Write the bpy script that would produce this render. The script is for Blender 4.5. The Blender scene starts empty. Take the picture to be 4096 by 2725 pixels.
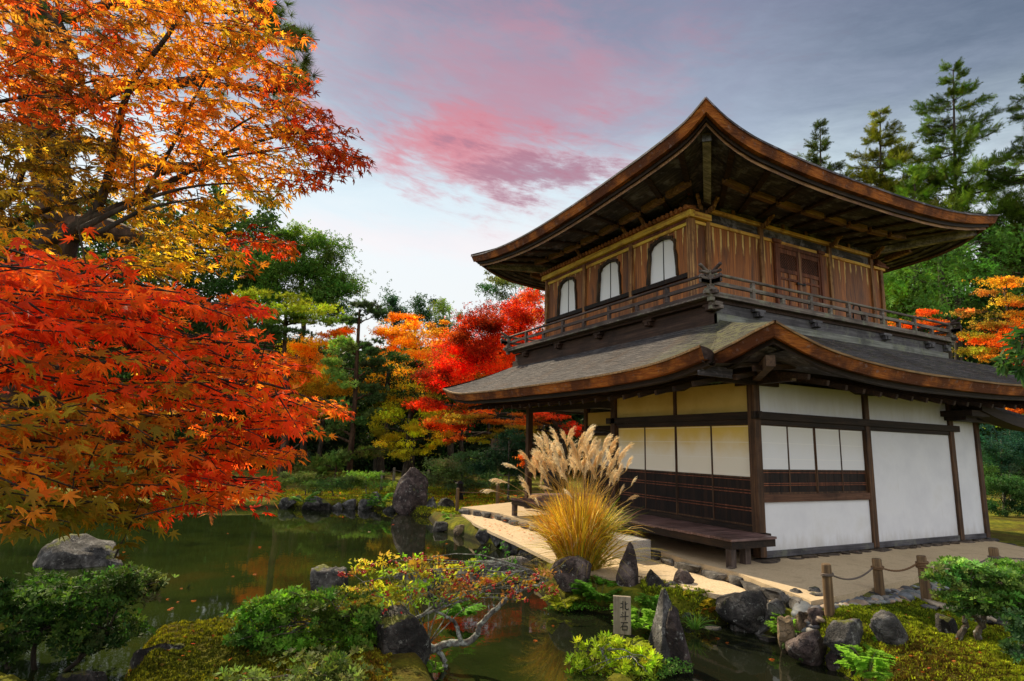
import bpy, bmesh, math, random
import numpy as np
from mathutils import Vector, Matrix, noise as mnoise

# ------------------------------------------------------------------ camera, sky, sun, exposure
SC = bpy.context.scene
COL = SC.collection
F_PX = 2377.7                       # focal length in pixels of the 4096 px wide photograph
CAM = np.array([-8.379, -6.997, 1.699])
_y, _p, _r = np.radians([62.263, 10.145, 1.532])
FW = np.array([np.cos(_y)*np.cos(_p), np.sin(_y)*np.cos(_p), np.sin(_p)])
RT = np.array([np.sin(_y), -np.cos(_y), 0.0])
UP = np.cross(RT, FW)
RT, UP = RT*np.cos(_r)+UP*np.sin(_r), UP*np.cos(_r)-RT*np.sin(_r)
HF = np.array([np.cos(_y), np.sin(_y), 0.0])     # horizontal forward
HR = np.array([np.sin(_y), -np.cos(_y), 0.0])    # horizontal right
cam_d = bpy.data.cameras.new('camera')
cam_d.sensor_width = 36.0
cam_d.lens = F_PX/4096*36.0
cam_d.clip_start = 0.05
cam_d.clip_end = 2000
cam = bpy.data.objects.new('camera', cam_d)
COL.objects.link(cam)
cam.matrix_world = Matrix(((RT[0], UP[0], -FW[0], CAM[0]), (RT[1], UP[1], -FW[1], CAM[1]), (RT[2], UP[2], -FW[2], CAM[2]), (0, 0, 0, 1)))
SC.camera = cam

SC.view_settings.view_transform = 'Standard'
SC.view_settings.look = 'None'
SC.view_settings.exposure = 0.45
SC.view_settings.gamma = 1.0
SC.view_settings.use_curve_mapping = False
SC.cycles.max_bounces = 8
SC.cycles.transparent_max_bounces = 8
SC.cycles.caustics_reflective = False
SC.cycles.caustics_refractive = False

SUN_AZ, SUN_EL = math.radians(-38), math.radians(43)   # azimuth from the heading of the picture
sd = HF*math.cos(SUN_AZ) + HR*math.sin(SUN_AZ)
sun_dir = np.array([sd[0]*math.cos(SUN_EL), sd[1]*math.cos(SUN_EL), math.sin(SUN_EL)])
sun_d = bpy.data.lights.new('sun', 'SUN')
sun_d.energy = 5.0
sun_d.angle = math.radians(0.6)
sun_d.color = (1.0, 0.83, 0.58)
sun = bpy.data.objects.new('sun', sun_d)
COL.objects.link(sun)
sun.rotation_euler = Vector(sun_dir).to_track_quat('Z', 'Y').to_euler()
sun.location = (0, 0, 40)

def N(nt, typ, **kw):
    n = nt.nodes.new(typ)
    for k, v in kw.items():
        if k == 'inp':
            for a, b in v.items():
                n.inputs[a].default_value = b
        else:
            setattr(n, k, v)
    return n

def math_n(nt, op, a, b=None, c=None, clamp=False):
    n = nt.nodes.new('ShaderNodeMath'); n.operation = op; n.use_clamp = clamp
    for i, x in enumerate((a, b, c)):
        if x is None: continue
        if isinstance(x, (int, float)): n.inputs[i].default_value = x
        else: nt.links.new(x, n.inputs[i])
    return n.outputs[0]

def mix_c(nt, f, a, b):
    n = nt.nodes.new('ShaderNodeMix'); n.data_type = 'RGBA'
    for s, x in ((0, f), (6, a), (7, b)):
        if isinstance(x, (int, float)): n.inputs[s].default_value = x
        elif isinstance(x, (tuple, list)): n.inputs[s].default_value = (*x[:3], 1)
        else: nt.links.new(x, n.inputs[s])
    return n.outputs[2]

def ramp(nt, f, stops, interp='LINEAR'):
    n = nt.nodes.new('ShaderNodeValToRGB'); n.color_ramp.interpolation = interp
    e = n.color_ramp.elements
    while len(e) < len(stops): e.new(0.5)
    for el, (p, c) in zip(e, stops):
        el.position = p; el.color = (*c[:3], 1) if not isinstance(c, (int, float)) else (c, c, c, 1)
    nt.links.new(f, n.inputs[0])
    return n.outputs[0]

W = bpy.data.worlds.new('World'); SC.world = W; W.use_nodes = True
nt = W.node_tree; nt.nodes.clear()
tc = N(nt, 'ShaderNodeTexCoord')
def wdot(v):
    n = N(nt, 'ShaderNodeVectorMath', operation='DOT_PRODUCT'); nt.links.new(tc.outputs['Generated'], n.inputs[0])
    n.inputs[1].default_value = tuple(v); return n.outputs['Value']
wr, wf, wz = wdot(HR), wdot(HF), wdot((0, 0, 1))
cx = N(nt, 'ShaderNodeCombineXYZ')
nt.links.new(math_n(nt, 'MULTIPLY', wr, 3.2), cx.inputs[0]); nt.links.new(math_n(nt, 'MULTIPLY', wf, 1.4), cx.inputs[1]); nt.links.new(math_n(nt, 'MULTIPLY', wz, 8.0), cx.inputs[2])
cn = N(nt, 'ShaderNodeTexNoise', inp={'Scale': 1.6, 'Detail': 9.0, 'Roughness': 0.6, 'Distortion': 0.5}); nt.links.new(cx.outputs[0], cn.inputs['Vector'])
cn2 = N(nt, 'ShaderNodeTexNoise', inp={'Scale': 3.6, 'Detail': 9.0, 'Roughness': 0.68, 'Distortion': 0.25}); cx2 = N(nt, 'ShaderNodeCombineXYZ'); nt.links.new(math_n(nt, 'MULTIPLY', wr, 3.0), cx2.inputs[0]); nt.links.new(math_n(nt, 'MULTIPLY', wf, 1.2), cx2.inputs[1]); nt.links.new(math_n(nt, 'ADD', math_n(nt, 'MULTIPLY', wz, 13.0), math_n(nt, 'MULTIPLY', wr, 2.2)), cx2.inputs[2]); nt.links.new(cx2.outputs[0], cn2.inputs['Vector'])
nA = math_n(nt, 'SUBTRACT', cn.outputs['Fac'], 0.5); nB = math_n(nt, 'SUBTRACT', cn2.outputs['Fac'], 0.5)
zz = math_n(nt, 'ADD', wz, math_n(nt, 'MULTIPLY', nA, 0.16))
base = ramp(nt, zz, [(0.0, (.72, .69, .64)), (0.30, (.69, .725, .735)), (0.41, (.56, .66, .71)), (0.50, (.31, .365, .45)), (0.62, (.20, .215, .30)), (0.74, (.145, .16, .23)), (1.0, (.18, .20, .26))])
def blob(rc, zc, a, b, wob, lo, hi):
    dx = math_n(nt, 'DIVIDE', math_n(nt, 'SUBTRACT', wr, rc), a); dz = math_n(nt, 'DIVIDE', math_n(nt, 'SUBTRACT', wz, zc), b)
    d = math_n(nt, 'SQRT', math_n(nt, 'ADD', math_n(nt, 'MULTIPLY', dx, dx), math_n(nt, 'MULTIPLY', dz, dz)))
    d = math_n(nt, 'ADD', d, math_n(nt, 'MULTIPLY', nA, wob)); d = math_n(nt, 'ADD', d, math_n(nt, 'MULTIPLY', nB, wob*1.25))
    m = N(nt, 'ShaderNodeMapRange', interpolation_type='SMOOTHSTEP', inp={'From Min': hi, 'From Max': lo, 'To Min': 0.0, 'To Max': 1.0})
    nt.links.new(d, m.inputs['Value'])
    fr = N(nt, 'ShaderNodeMapRange', inp={'From Min': 0.0, 'From Max': 0.2}); nt.links.new(wf, fr.inputs['Value'])
    return math_n(nt, 'MULTIPLY', m.outputs[0], fr.outputs[0])
c = mix_c(nt, math_n(nt, 'MULTIPLY', blob(0.66, 0.62, 0.36, 0.30, 0.5, 0.1, 1.3), 0.85), base, (.058, .085, .135))
c = mix_c(nt, math_n(nt, 'MULTIPLY', blob(-0.01, 0.53, 0.32, 0.14, 1.5, -0.1, 1.3), 0.72), c, (.42, .185, .24))
c = mix_c(nt, math_n(nt, 'MULTIPLY', blob(-0.08, 0.455, 0.23, 0.065, 2.2, -0.1, 1.2), 0.85), c, (.56, .165, .195))
c = mix_c(nt, math_n(nt, 'MULTIPLY', blob(0.02, 0.44, 0.15, 0.045, 3.2, 0.0, 0.9), 0.6), c, (.24, .13, .19))
c = mix_c(nt, math_n(nt, 'MULTIPLY', blob(-0.10, 0.33, 0.40, 0.035, 1.2, 0.1, 1.1), 0.35), c, (.80, .64, .64))
# sky behind the viewer: brightened to add fill light on the pavilion
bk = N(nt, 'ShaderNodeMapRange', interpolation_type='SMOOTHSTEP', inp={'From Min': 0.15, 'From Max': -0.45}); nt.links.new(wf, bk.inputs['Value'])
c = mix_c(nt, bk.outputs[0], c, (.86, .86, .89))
sky = N(nt, 'ShaderNodeTexSky', sky_type='NISHITA', sun_disc=False, sun_elevation=SUN_EL, sun_rotation=math.atan2(sun_dir[0], sun_dir[1]))
skm = N(nt, 'ShaderNodeVectorMath', operation='SCALE'); skm.inputs['Scale'].default_value = 0.08
nt.links.new(sky.outputs[0], skm.inputs[0])
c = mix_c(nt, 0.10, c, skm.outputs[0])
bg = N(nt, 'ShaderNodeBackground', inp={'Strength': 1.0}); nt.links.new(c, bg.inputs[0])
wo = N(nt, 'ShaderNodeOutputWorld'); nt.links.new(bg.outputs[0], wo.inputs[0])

# ------------------------------------------------------------------ points on the ground or at a depth
K = 4096/2357.0
def ray(u, v):
    return FW + RT*((u*K-2048)/F_PX) - UP*((v*K-1362.5)/F_PX)
def on_z(u, v, z=0.0):
    d = ray(u, v); return CAM + d*((z-CAM[2])/d[2])
def on_x(u, v, x):
    d = ray(u, v); return CAM + d*((x-CAM[0])/d[0])
def on_y(u, v, y):
    d = ray(u, v); return CAM + d*((y-CAM[1])/d[1])
def at(u, v, t):
    return CAM + ray(u, v)*t
def depth(p): return float((np.asarray(p)-CAM) @ FW)
def mpp(t): return t*K/F_PX        # metres per photo pixel (2357 px wide frame) at depth t
rng = np.random.default_rng(11)
random.seed(5)

# ------------------------------------------------------------------ mesh helpers
def root_loc(o):
    while o.parent: o = o.parent
    return np.array(o.location)

def tag(o, label=None, cat=None, group=None, kind=None):
    for k, v in (('label', label), ('category', cat), ('group', group), ('kind', kind)):
        if v: o[k] = v
    return o

def thing(name, loc, label, cat, group=None):
    o = bpy.data.objects.new(name, None); COL.objects.link(o)
    o.location = tuple(float(a) for a in loc); o.empty_display_size = 0.2
    return tag(o, label, cat, group)

def link(name, me, m, parent=None):
    o = bpy.data.objects.new(name, me); COL.objects.link(o)
    if m is not None:
        for mm in (m if isinstance(m, (list, tuple)) else [m]): me.materials.append(mm)
    if parent is not None: o.parent = parent
    return o

def np_mesh(name, V, Fc, m, parent=None, col=None, smooth=False, loc=None):
    """V (n,3) world coordinates, Fc (k,3|4) ; col (n,3) optional point colours."""
    V = np.asarray(V, np.float32)
    if parent is not None: V = V - root_loc(parent).astype(np.float32)
    if loc is not None: V = V - np.asarray(loc, np.float32)
    Fc = np.asarray(Fc, np.int32)
    me = bpy.data.meshes.new(name)
    n, k = len(V), Fc.shape[1]
    me.vertices.add(n); me.vertices.foreach_set('co', V.ravel())
    me.loops.add(Fc.size); me.loops.foreach_set('vertex_index', Fc.ravel())
    me.polygons.add(len(Fc)); me.polygons.foreach_set('loop_start', np.arange(0, Fc.size, k, dtype=np.int32))
    me.polygons.foreach_set('loop_total', np.full(len(Fc), k, np.int32))
    if smooth: me.polygons.foreach_set('use_smooth', np.ones(len(Fc), bool))
    me.update(calc_edges=True)
    if col is not None:
        a = me.attributes.new('Col', 'FLOAT_COLOR', 'POINT')
        a.data.foreach_set('color', np.concatenate([np.asarray(col, np.float32), np.ones((n, 1), np.float32)], 1).ravel())
    o = link(name, me, m, parent)
    if loc is not None: o.location = tuple(float(a) for a in loc)
    return o

class MB:
    """collects simple solids; build() links them as ONE mesh object"""
    def __init__(s): s.V = []; s.F = []; s.n = 0
    def add(s, V, Fc):
        s.V.extend([tuple(map(float, v)) for v in V]); s.F.extend([tuple(i+s.n for i in f) for f in Fc]); s.n += len(V); return s
    def box(s, x0, x1, y0, y1, z0, z1):
        V = [(x, y, z) for z in (z0, z1) for y in (y0, y1) for x in (x0, x1)]
        return s.add(V, [(0, 2, 3, 1), (4, 5, 7, 6), (0, 1, 5, 4), (2, 6, 7, 3), (0, 4, 6, 2), (1, 3, 7, 5)])
    def beam(s, a, b, w, h, up=(0, 0, 1), w2=None, h2=None):
        a, b = Vector(a), Vector(b); d = (b-a).normalized(); sx = d.cross(Vector(up))
        if sx.length < 1e-5: sx = d.cross(Vector((1, 0, 0)))
        sx.normalize(); sy = sx.cross(d)
        V = []
        for p, ww, hh in ((a, w, h), (b, w2 or w, h2 or h)):
            V += [p-sx*ww/2-sy*hh/2, p+sx*ww/2-sy*hh/2, p+sx*ww/2+sy*hh/2, p-sx*ww/2+sy*hh/2]
        return s.add(V, [(0, 1, 2, 3), (7, 6, 5, 4), (0, 4, 5, 1), (1, 5, 6, 2), (2, 6, 7, 3), (3, 7, 4, 0)])
    def tube(s, pts, rad, n=8, cap=True):
        V, Fc = tube_np(pts, rad, n, cap); return s.add(V, Fc)
    def prism(s, poly, f):
        """poly: 2-D outline; f(p, k) -> 3-D point for side k (0/1)"""
        n = len(poly); V = [f(p, 0) for p in poly]+[f(p, 1) for p in poly]
        Fc = [tuple(range(n-1, -1, -1)), tuple(range(n, 2*n))]+[(i, (i+1) % n, n+(i+1) % n, n+i) for i in range(n)]
        return s.add(V, Fc)
    def strip(s, A, B, flip=False):
        n = len(A); V = list(A)+list(B)
        Fc = [(i, i+1, n+i+1, n+i) for i in range(n-1)]
        if flip: Fc = [f[::-1] for f in Fc]
        return s.add(V, Fc)
    def build(s, name, m, parent=None, smooth=False, loc=None, bevel=0):
        off = root_loc(parent) if parent is not None else (np.asarray(loc) if loc is not None else np.zeros(3))
        me = bpy.data.meshes.new(name)
        me.from_pydata([tuple(np.array(v)-off) for v in s.V], [], s.F); me.update()
        if smooth:
            for p in me.polygons: p.use_smooth = True
        o = link(name, me, m, parent)
        if parent is None and loc is not None: o.location = tuple(float(a) for a in loc)
        if bevel:
            b = o.modifiers.new('bevel', 'BEVEL'); b.width = bevel; b.segments = 2; b.limit_method = 'ANGLE'
        return o

def tube_np(pts, rad, n=8, cap=True):
    P = np.asarray(pts, float); m = len(P)
    R = np.broadcast_to(np.asarray(rad, float), (m,)) if np.ndim(rad) <= 1 else rad
    T = np.gradient(P, axis=0); T /= np.linalg.norm(T, axis=1, keepdims=True)+1e-9
    ref = np.array([0, 0, 1.0]) if abs(T[:, 2]).mean() < 0.8 else np.array([1.0, 0, 0])
    A = np.cross(T, ref); A /= np.linalg.norm(A, axis=1, keepdims=True)+1e-9
    B = np.cross(T, A)
    th = np.linspace(0, 2*np.pi, n, endpoint=False)
    V = P[:, None]+R[:, None, None]*(A[:, None]*np.cos(th)[None, :, None]+B[:, None]*np.sin(th)[None, :, None])
    V = V.reshape(-1, 3)
    Fc = [(i*n+j, i*n+(j+1) % n, (i+1)*n+(j+1) % n, (i+1)*n+j) for i in range(m-1) for j in range(n)]
    if cap: Fc += [tuple(range(n-1, -1, -1)), tuple(range((m-1)*n, m*n))]
    return V, Fc

def curve(pts, k=6):
    """Catmull-Rom through points"""
    P = np.asarray(pts, float); P = np.vstack([2*P[0]-P[1], P, 2*P[-1]-P[-2]]); out = []
    for i in range(1, len(P)-2):
        for t in np.linspace(0, 1, k, endpoint=False):
            a, b, c_, d = P[i-1], P[i], P[i+1], P[i+2]
            out.append(0.5*((2*b)+(-a+c_)*t+(2*a-5*b+4*c_-d)*t*t+(-a+3*b-3*c_+d)*t**3))
    out.append(P[-2]); return np.array(out)

def basis(nrm, spin):
    """rotation matrices (n,3,3) whose third column is nrm, spun about it"""
    nrm = nrm/(np.linalg.norm(nrm, axis=1, keepdims=True)+1e-9)
    ref = np.where(np.abs(nrm[:, 2:3]) < 0.9, np.array([[0, 0, 1.0]]), np.array([[1.0, 0, 0]]))
    a = np.cross(ref, nrm); a /= np.linalg.norm(a, axis=1, keepdims=True)+1e-9
    b = np.cross(nrm, a)
    cs, sn = np.cos(spin)[:, None], np.sin(spin)[:, None]
    return np.stack([a*cs+b*sn, b*cs-a*sn, nrm], 2)

def basis_dir(d, nrm):
    """third column about nrm, second column along d"""
    d = d/(np.linalg.norm(d, axis=1, keepdims=True)+1e-9)
    x = np.cross(d, nrm); x /= np.linalg.norm(x, axis=1, keepdims=True)+1e-9
    z = np.cross(x, d)
    return np.stack([x, d, z], 2)

def scatter(name, tpl, pos, R, sc, col, m, parent=None, tcol=None, loc=None, smooth=False):
    TV, TF = tpl; TV = np.asarray(TV, np.float32); TF = np.asarray(TF, np.int32)
    n, k = len(pos), len(TV)
    sc = np.broadcast_to(np.asarray(sc, np.float32), (n,)) if np.ndim(sc) < 2 else sc
    S = sc[:, None, None] if sc.ndim == 1 else sc[:, None, :]
    V = np.einsum('nij,nkj->nki', R.astype(np.float32), TV[None]*S)+np.asarray(pos, np.float32)[:, None]
    Fc = (TF[None]+(np.arange(n)*k)[:, None, None]).reshape(-1, TF.shape[1])
    C = np.repeat(np.asarray(col, np.float32)[:, None], k, 1)
    if tcol is not None: C = C*np.asarray(tcol, np.float32)[None, :, None]
    return np_mesh(name, V.reshape(-1, 3), Fc, m, parent, C.reshape(-1, 3), smooth=smooth, loc=loc)

def rnd_unit(n):
    v = rng.normal(size=(n, 3)); return v/np.linalg.norm(v, axis=1, keepdims=True)

def jitter(c, n, h=0.06, v=0.25):
    """n colours around linear rgb c"""
    c = np.asarray(c, float)
    k = np.exp(rng.normal(0, v, (n, 1)))
    return np.clip(c*k*(1+rng.normal(0, h, (n, 3))), 0.002, 0.95)

def in_poly(P, poly):
    x, y = P[:, 0], P[:, 1]; r = np.zeros(len(P), bool); poly = np.asarray(poly, float); j = len(poly)-1
    for i in range(len(poly)):
        xi, yi = poly[i]; xj, yj = poly[j]
        c_ = ((yi > y) != (yj > y)) & (x < (xj-xi)*(y-yi)/(yj-yi+1e-12)+xi)
        r ^= c_; j = i
    return r

def poly_dist(P, poly):
    poly = np.asarray(poly, float); d = np.full(len(P), 1e9)
    for a, b in zip(poly, np.roll(poly, -1, 0)):
        ab = b-a; t = np.clip(((P-a)@ab)/(ab@ab+1e-12), 0, 1)
        d = np.minimum(d, np.linalg.norm(P-(a+t[:, None]*ab), axis=1))
    return d

def sample_poly(poly, n):
    poly = np.asarray(poly, float); lo, hi = poly.min(0), poly.max(0); out = []
    tot = 0
    while tot < n:
        p = rng.uniform(lo, hi, (n*2, 2)); p = p[in_poly(p, poly)]; out.append(p); tot += len(p)
    return np.concatenate(out)[:n]

# ------------------------------------------------------------------ materials
def new_mat(name):
    m = bpy.data.materials.new(name); m.use_nodes = True
    t = m.node_tree; b = t.nodes['Principled BSDF']
    return m, t, b

def coords(t, scale=(1, 1, 1), kind='Object'):
    tcn = N(t, 'ShaderNodeTexCoord'); mp = N(t, 'ShaderNodeMapping'); mp.inputs['Scale'].default_value = scale
    t.links.new(tcn.outputs[kind], mp.inputs['Vector']); return mp.outputs[0]

def noise(t, vec, scale=5, detail=6, rough=0.6, dist=0.0):
    n = N(t, 'ShaderNodeTexNoise', inp={'Scale': scale, 'Detail': detail, 'Roughness': rough, 'Distortion': dist})
    t.links.new(vec, n.inputs['Vector']); return n.outputs['Fac']

def bump(t, b, h, strength=0.4, dist=0.02):
    n = N(t, 'ShaderNodeBump', inp={'Strength': strength, 'Distance': dist}); t.links.new(h, n.inputs['Height'])
    t.links.new(n.outputs[0], b.inputs['Normal'])

def geo(t, out): return N(t, 'ShaderNodeNewGeometry').outputs[out]

def step(t, x, lo, hi):
    m = N(t, 'ShaderNodeMapRange', interpolation_type='SMOOTHSTEP', inp={'From Min': lo, 'From Max': hi}); t.links.new(x, m.inputs['Value']); return m.outputs[0]

def sep(t, vec):
    s = N(t, 'ShaderNodeSeparateXYZ'); t.links.new(vec, s.inputs[0]); return s.outputs

def wood(name, dark, mid, light, axis='z', rough=0.7, scale=1.0, grey=None, bumps=0.35, spec=0.3, dk=0.75):
    m, t, b = new_mat(name)
    st = {'x': (0.7, 14, 14), 'y': (14, 0.7, 14), 'z': (14, 14, 0.7)}[axis]
    v = coords(t, tuple(a*scale for a in st)); n1 = noise(t, v, 1.6, 8, 0.65, 0.3)
    v2 = coords(t); n2 = noise(t, v2, 1.7, 6, 0.65)
    c_ = ramp(t, n1, [(0.28, dark), (0.5, mid), (0.74, light)])
    c_ = mix_c(t, math_n(t, 'MULTIPLY', step(t, n2, 0.42, 0.72), dk), c_, tuple(0.5*a for a in dark))
    if grey is not None:
        n3 = noise(t, v2, 3.1, 7, 0.7)
        c_ = mix_c(t, math_n(t, 'MULTIPLY', step(t, n3, 0.5, 0.66), 0.7), c_, grey)
    t.links.new(c_, b.inputs['Base Color']); b.inputs['Roughness'].default_value = rough
    b.inputs['Specular IOR Level'].default_value = spec
    bump(t, b, n1, bumps, 0.01)
    return m

M = {}
M['post'] = wood('post_wood', (0.0221, 0.0110, 0.0054), (0.0736, 0.0368, 0.0184), (0.1840, 0.0920, 0.0405), 'z')
M['beam_x'] = wood('beam_wood_x', (.008, .005, .003), (.022, .012, .007), (.055, .030, .015), 'x')
M['beam_y'] = wood('beam_wood_y', (.008, .005, .003), (.022, .012, .007), (.055, .030, .015), 'y')
M['dark'] = wood('eave_wood', (0.0173, 0.0156, 0.0194), (0.0520, 0.0446, 0.0484), (0.1950, 0.1607, 0.1550), 'x', grey=(0.2601, 0.2453, 0.2907))
M['dark_y'] = wood('eave_wood_y', (0.0173, 0.0156, 0.0194), (0.0520, 0.0446, 0.0484), (0.1950, 0.1607, 0.1550), 'y', grey=(0.2601, 0.2453, 0.2907))
M['rafter'] = wood('rafter_wood', (0.0300, 0.0165, 0.0090), (0.0750, 0.0420, 0.0225), (0.1800, 0.0975, 0.0450), 'x', grey=(0.1500, 0.0900, 0.0525))
M['purlin'] = wood('purlin_wood', (0.0889, 0.0432, 0.0225), (0.2520, 0.1296, 0.0578), (0.5928, 0.3396, 0.1446), 'x', grey=(0.1482, 0.0772, 0.0642))
M['rail'] = wood('railing_wood', (0.0456, 0.0336, 0.0264), (0.1368, 0.1083, 0.0898), (0.3098, 0.2658, 0.2246), 'x', grey=(0.2187, 0.2461, 0.1633))
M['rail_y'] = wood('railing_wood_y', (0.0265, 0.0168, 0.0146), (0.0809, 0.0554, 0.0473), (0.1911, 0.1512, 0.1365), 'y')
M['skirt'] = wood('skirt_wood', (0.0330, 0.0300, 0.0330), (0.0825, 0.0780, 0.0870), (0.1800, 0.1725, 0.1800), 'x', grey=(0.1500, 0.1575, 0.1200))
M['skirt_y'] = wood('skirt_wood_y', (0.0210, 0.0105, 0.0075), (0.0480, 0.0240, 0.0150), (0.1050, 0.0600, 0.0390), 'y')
M['deck'] = wood('bench_wood', (0.0445, 0.0224, 0.0203), (0.1520, 0.0810, 0.0729), (0.3443, 0.2228, 0.2025), 'x', rough=0.45, spec=0.5)
M['stake'] = wood('stake_wood', (0.0425, 0.0238, 0.0119), (0.1530, 0.0935, 0.0442), (0.3910, 0.2550, 0.1275), 'z', grey=(0.0850, 0.0714, 0.0578))
M['grey_post'] = wood('old_grey_wood', (0.0750, 0.0600, 0.0450), (0.1950, 0.1575, 0.1200), (0.3600, 0.3000, 0.2250), 'z')
M['door'] = wood('door_wood', (0.0612, 0.0184, 0.0102), (0.1734, 0.0571, 0.0286), (0.3468, 0.1326, 0.0612), 'z')
M['bead'] = wood('tile_end_wood', (0.1200, 0.0384, 0.0144), (0.3600, 0.1320, 0.0432), (0.6480, 0.2640, 0.0840), 'x')
M['hip'] = wood('hip_wood', (0.0665, 0.0610, 0.0610), (0.2495, 0.2218, 0.2107), (0.6653, 0.5821, 0.5267), 'x', grey=(0.5544, 0.4990, 0.3881))
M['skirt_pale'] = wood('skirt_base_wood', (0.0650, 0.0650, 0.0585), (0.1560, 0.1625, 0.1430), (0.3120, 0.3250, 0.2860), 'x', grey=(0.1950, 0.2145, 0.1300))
M['fascia_dark'] = wood('bark_end', (.012, .008, .007), (.05, .03, .026), (.12, .08, .07), 'x')
M['door_pale'] = wood('pale_stile', (0.0840, 0.0350, 0.0168), (0.3080, 0.1540, 0.0770), (0.5880, 0.3780, 0.2100), 'z')
M['frame_gold'] = wood('carved_frame', (.012, .008, .006), (.05, .03, .016), (.20, .11, .03), 'z', grey=(.015, .011, .010))
M['gold'] = wood('gilded_wood', (0.2643, 0.0927, 0.0264), (0.8500, 0.4492, 0.0927), (0.8500, 0.7663, 0.1850), 'x', grey=(0.3171, 0.1321, 0.0529), dk=0.3)
M['gold_y'] = wood('gilded_wood_y', (0.2741, 0.0960, 0.0274), (0.8500, 0.5481, 0.0822), (0.8500, 0.8500, 0.1644), 'y', grey=(0.3837, 0.1644, 0.0548), dk=0.3)
M['gold_z'] = wood('gilded_wood_z', (0.0552, 0.0221, 0.0147), (0.2576, 0.1196, 0.0460), (0.7728, 0.4600, 0.1656), 'z', grey=(0.0920, 0.0331, 0.0184), dk=0.3)

def fascia_mat():
    m, t, b = new_mat('bark_edge')
    v = coords(t, (1.4, 1.4, 16)); n1 = noise(t, v, 2.2, 9, 0.72, 0.2)
    v2 = coords(t); n2 = noise(t, v2, 1.1, 7, 0.62); n3 = noise(t, v2, 9, 6, 0.7)
    c_ = ramp(t, n1, [(0.28, (.085, .028, .010)), (0.5, (.36, .105, .018)), (0.72, (.58, .23, .04))])
    c_ = mix_c(t, math_n(t, 'MULTIPLY', step(t, n2, 0.40, 0.58), 0.88), c_, (.075, .024, .011))
    c_ = mix_c(t, math_n(t, 'MULTIPLY', step(t, n3, 0.57, 0.68), 0.55), c_, (.24, .17, .15))
    t.links.new(c_, b.inputs['Base Color']); b.inputs['Roughness'].default_value = 0.8; b.inputs['Specular IOR Level'].default_value = 0.2
    bump(t, b, n1, 0.8, 0.03)
    return m
M['fascia'] = fascia_mat()

def roof_mat(name, axis, moss):
    m, t, b = new_mat(name)
    v = coords(t); x, y, z = sep(t, v)
    nw = noise(t, coords(t, (1, 1, 1)), 1.8, 5, 0.6)
    # shingle courses follow the height of the roof; wavy like bark
    zz_ = math_n(t, 'ADD', z, math_n(t, 'MULTIPLY', math_n(t, 'SUBTRACT', nw, 0.5), 0.16))
    cour = math_n(t, 'FRACT', math_n(t, 'MULTIPLY', zz_, 19.0))
    st = {'x': (2.6, 10, 46), 'y': (10, 2.6, 46)}[axis]
    n1 = noise(t, coords(t, st), 1.0, 8, 0.7, 0.15); n2 = noise(t, v, 1.3, 7, 0.65); n4 = noise(t, v, 6, 6, 0.7)
    c_ = ramp(t, n1, [(0.36, (.016, .015, .017)), (0.5, (.075, .070, .072)), (0.66, (.17, .150, .14))])
    c_ = mix_c(t, math_n(t, 'MULTIPLY', step(t, n2, 0.48, 0.66), 0.35), c_, (.12, .07, .042))
    c_ = mix_c(t, math_n(t, 'MULTIPLY', step(t, cour, 0.55, 0.98), 0.85), c_, (.012, .011, .012))
    if moss == 'corner':      # moss where the hip stays damp
        d = math_n(t, 'ADD', math_n(t, 'MULTIPLY', y, 0.50), math_n(t, 'MULTIPLY', math_n(t, 'SUBTRACT', n4, 0.5), 1.6))
        mk = math_n(t, 'MULTIPLY', step(t, d, 0.75, 0.05), step(t, n1, 0.42, 0.56))
        c_ = mix_c(t, math_n(t, 'MULTIPLY', mk, 0.75), c_, (.115, .12, .045))
    else:
        c_ = mix_c(t, math_n(t, 'MULTIPLY', step(t, n4, 0.52, 0.66), 0.7), c_, (.10, .105, .03))
        c_ = mix_c(t, math_n(t, 'MULTIPLY', step(t, n2, 0.40, 0.62), 0.6), c_, (.02, .017, .014))
        n5 = noise(t, coords(t, (9, 26, 26)), 1.6, 3, 0.5)
        c_ = mix_c(t, step(t, n5, 0.69, 0.72), c_, (.50, .30, .17))
    t.links.new(c_, b.inputs['Base Color']); b.inputs['Roughness'].default_value = 0.85; b.inputs['Specular IOR Level'].default_value = 0.2
    bump(t, b, math_n(t, 'ADD', math_n(t, 'MULTIPLY', cour, 0.8), n1), 0.9, 0.05)
    return m
M['roof_l'] = roof_mat('bark_roof_y', 'y', 'corner')
M['roof_r'] = roof_mat('bark_roof_x', 'x', 'leaf')

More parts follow.
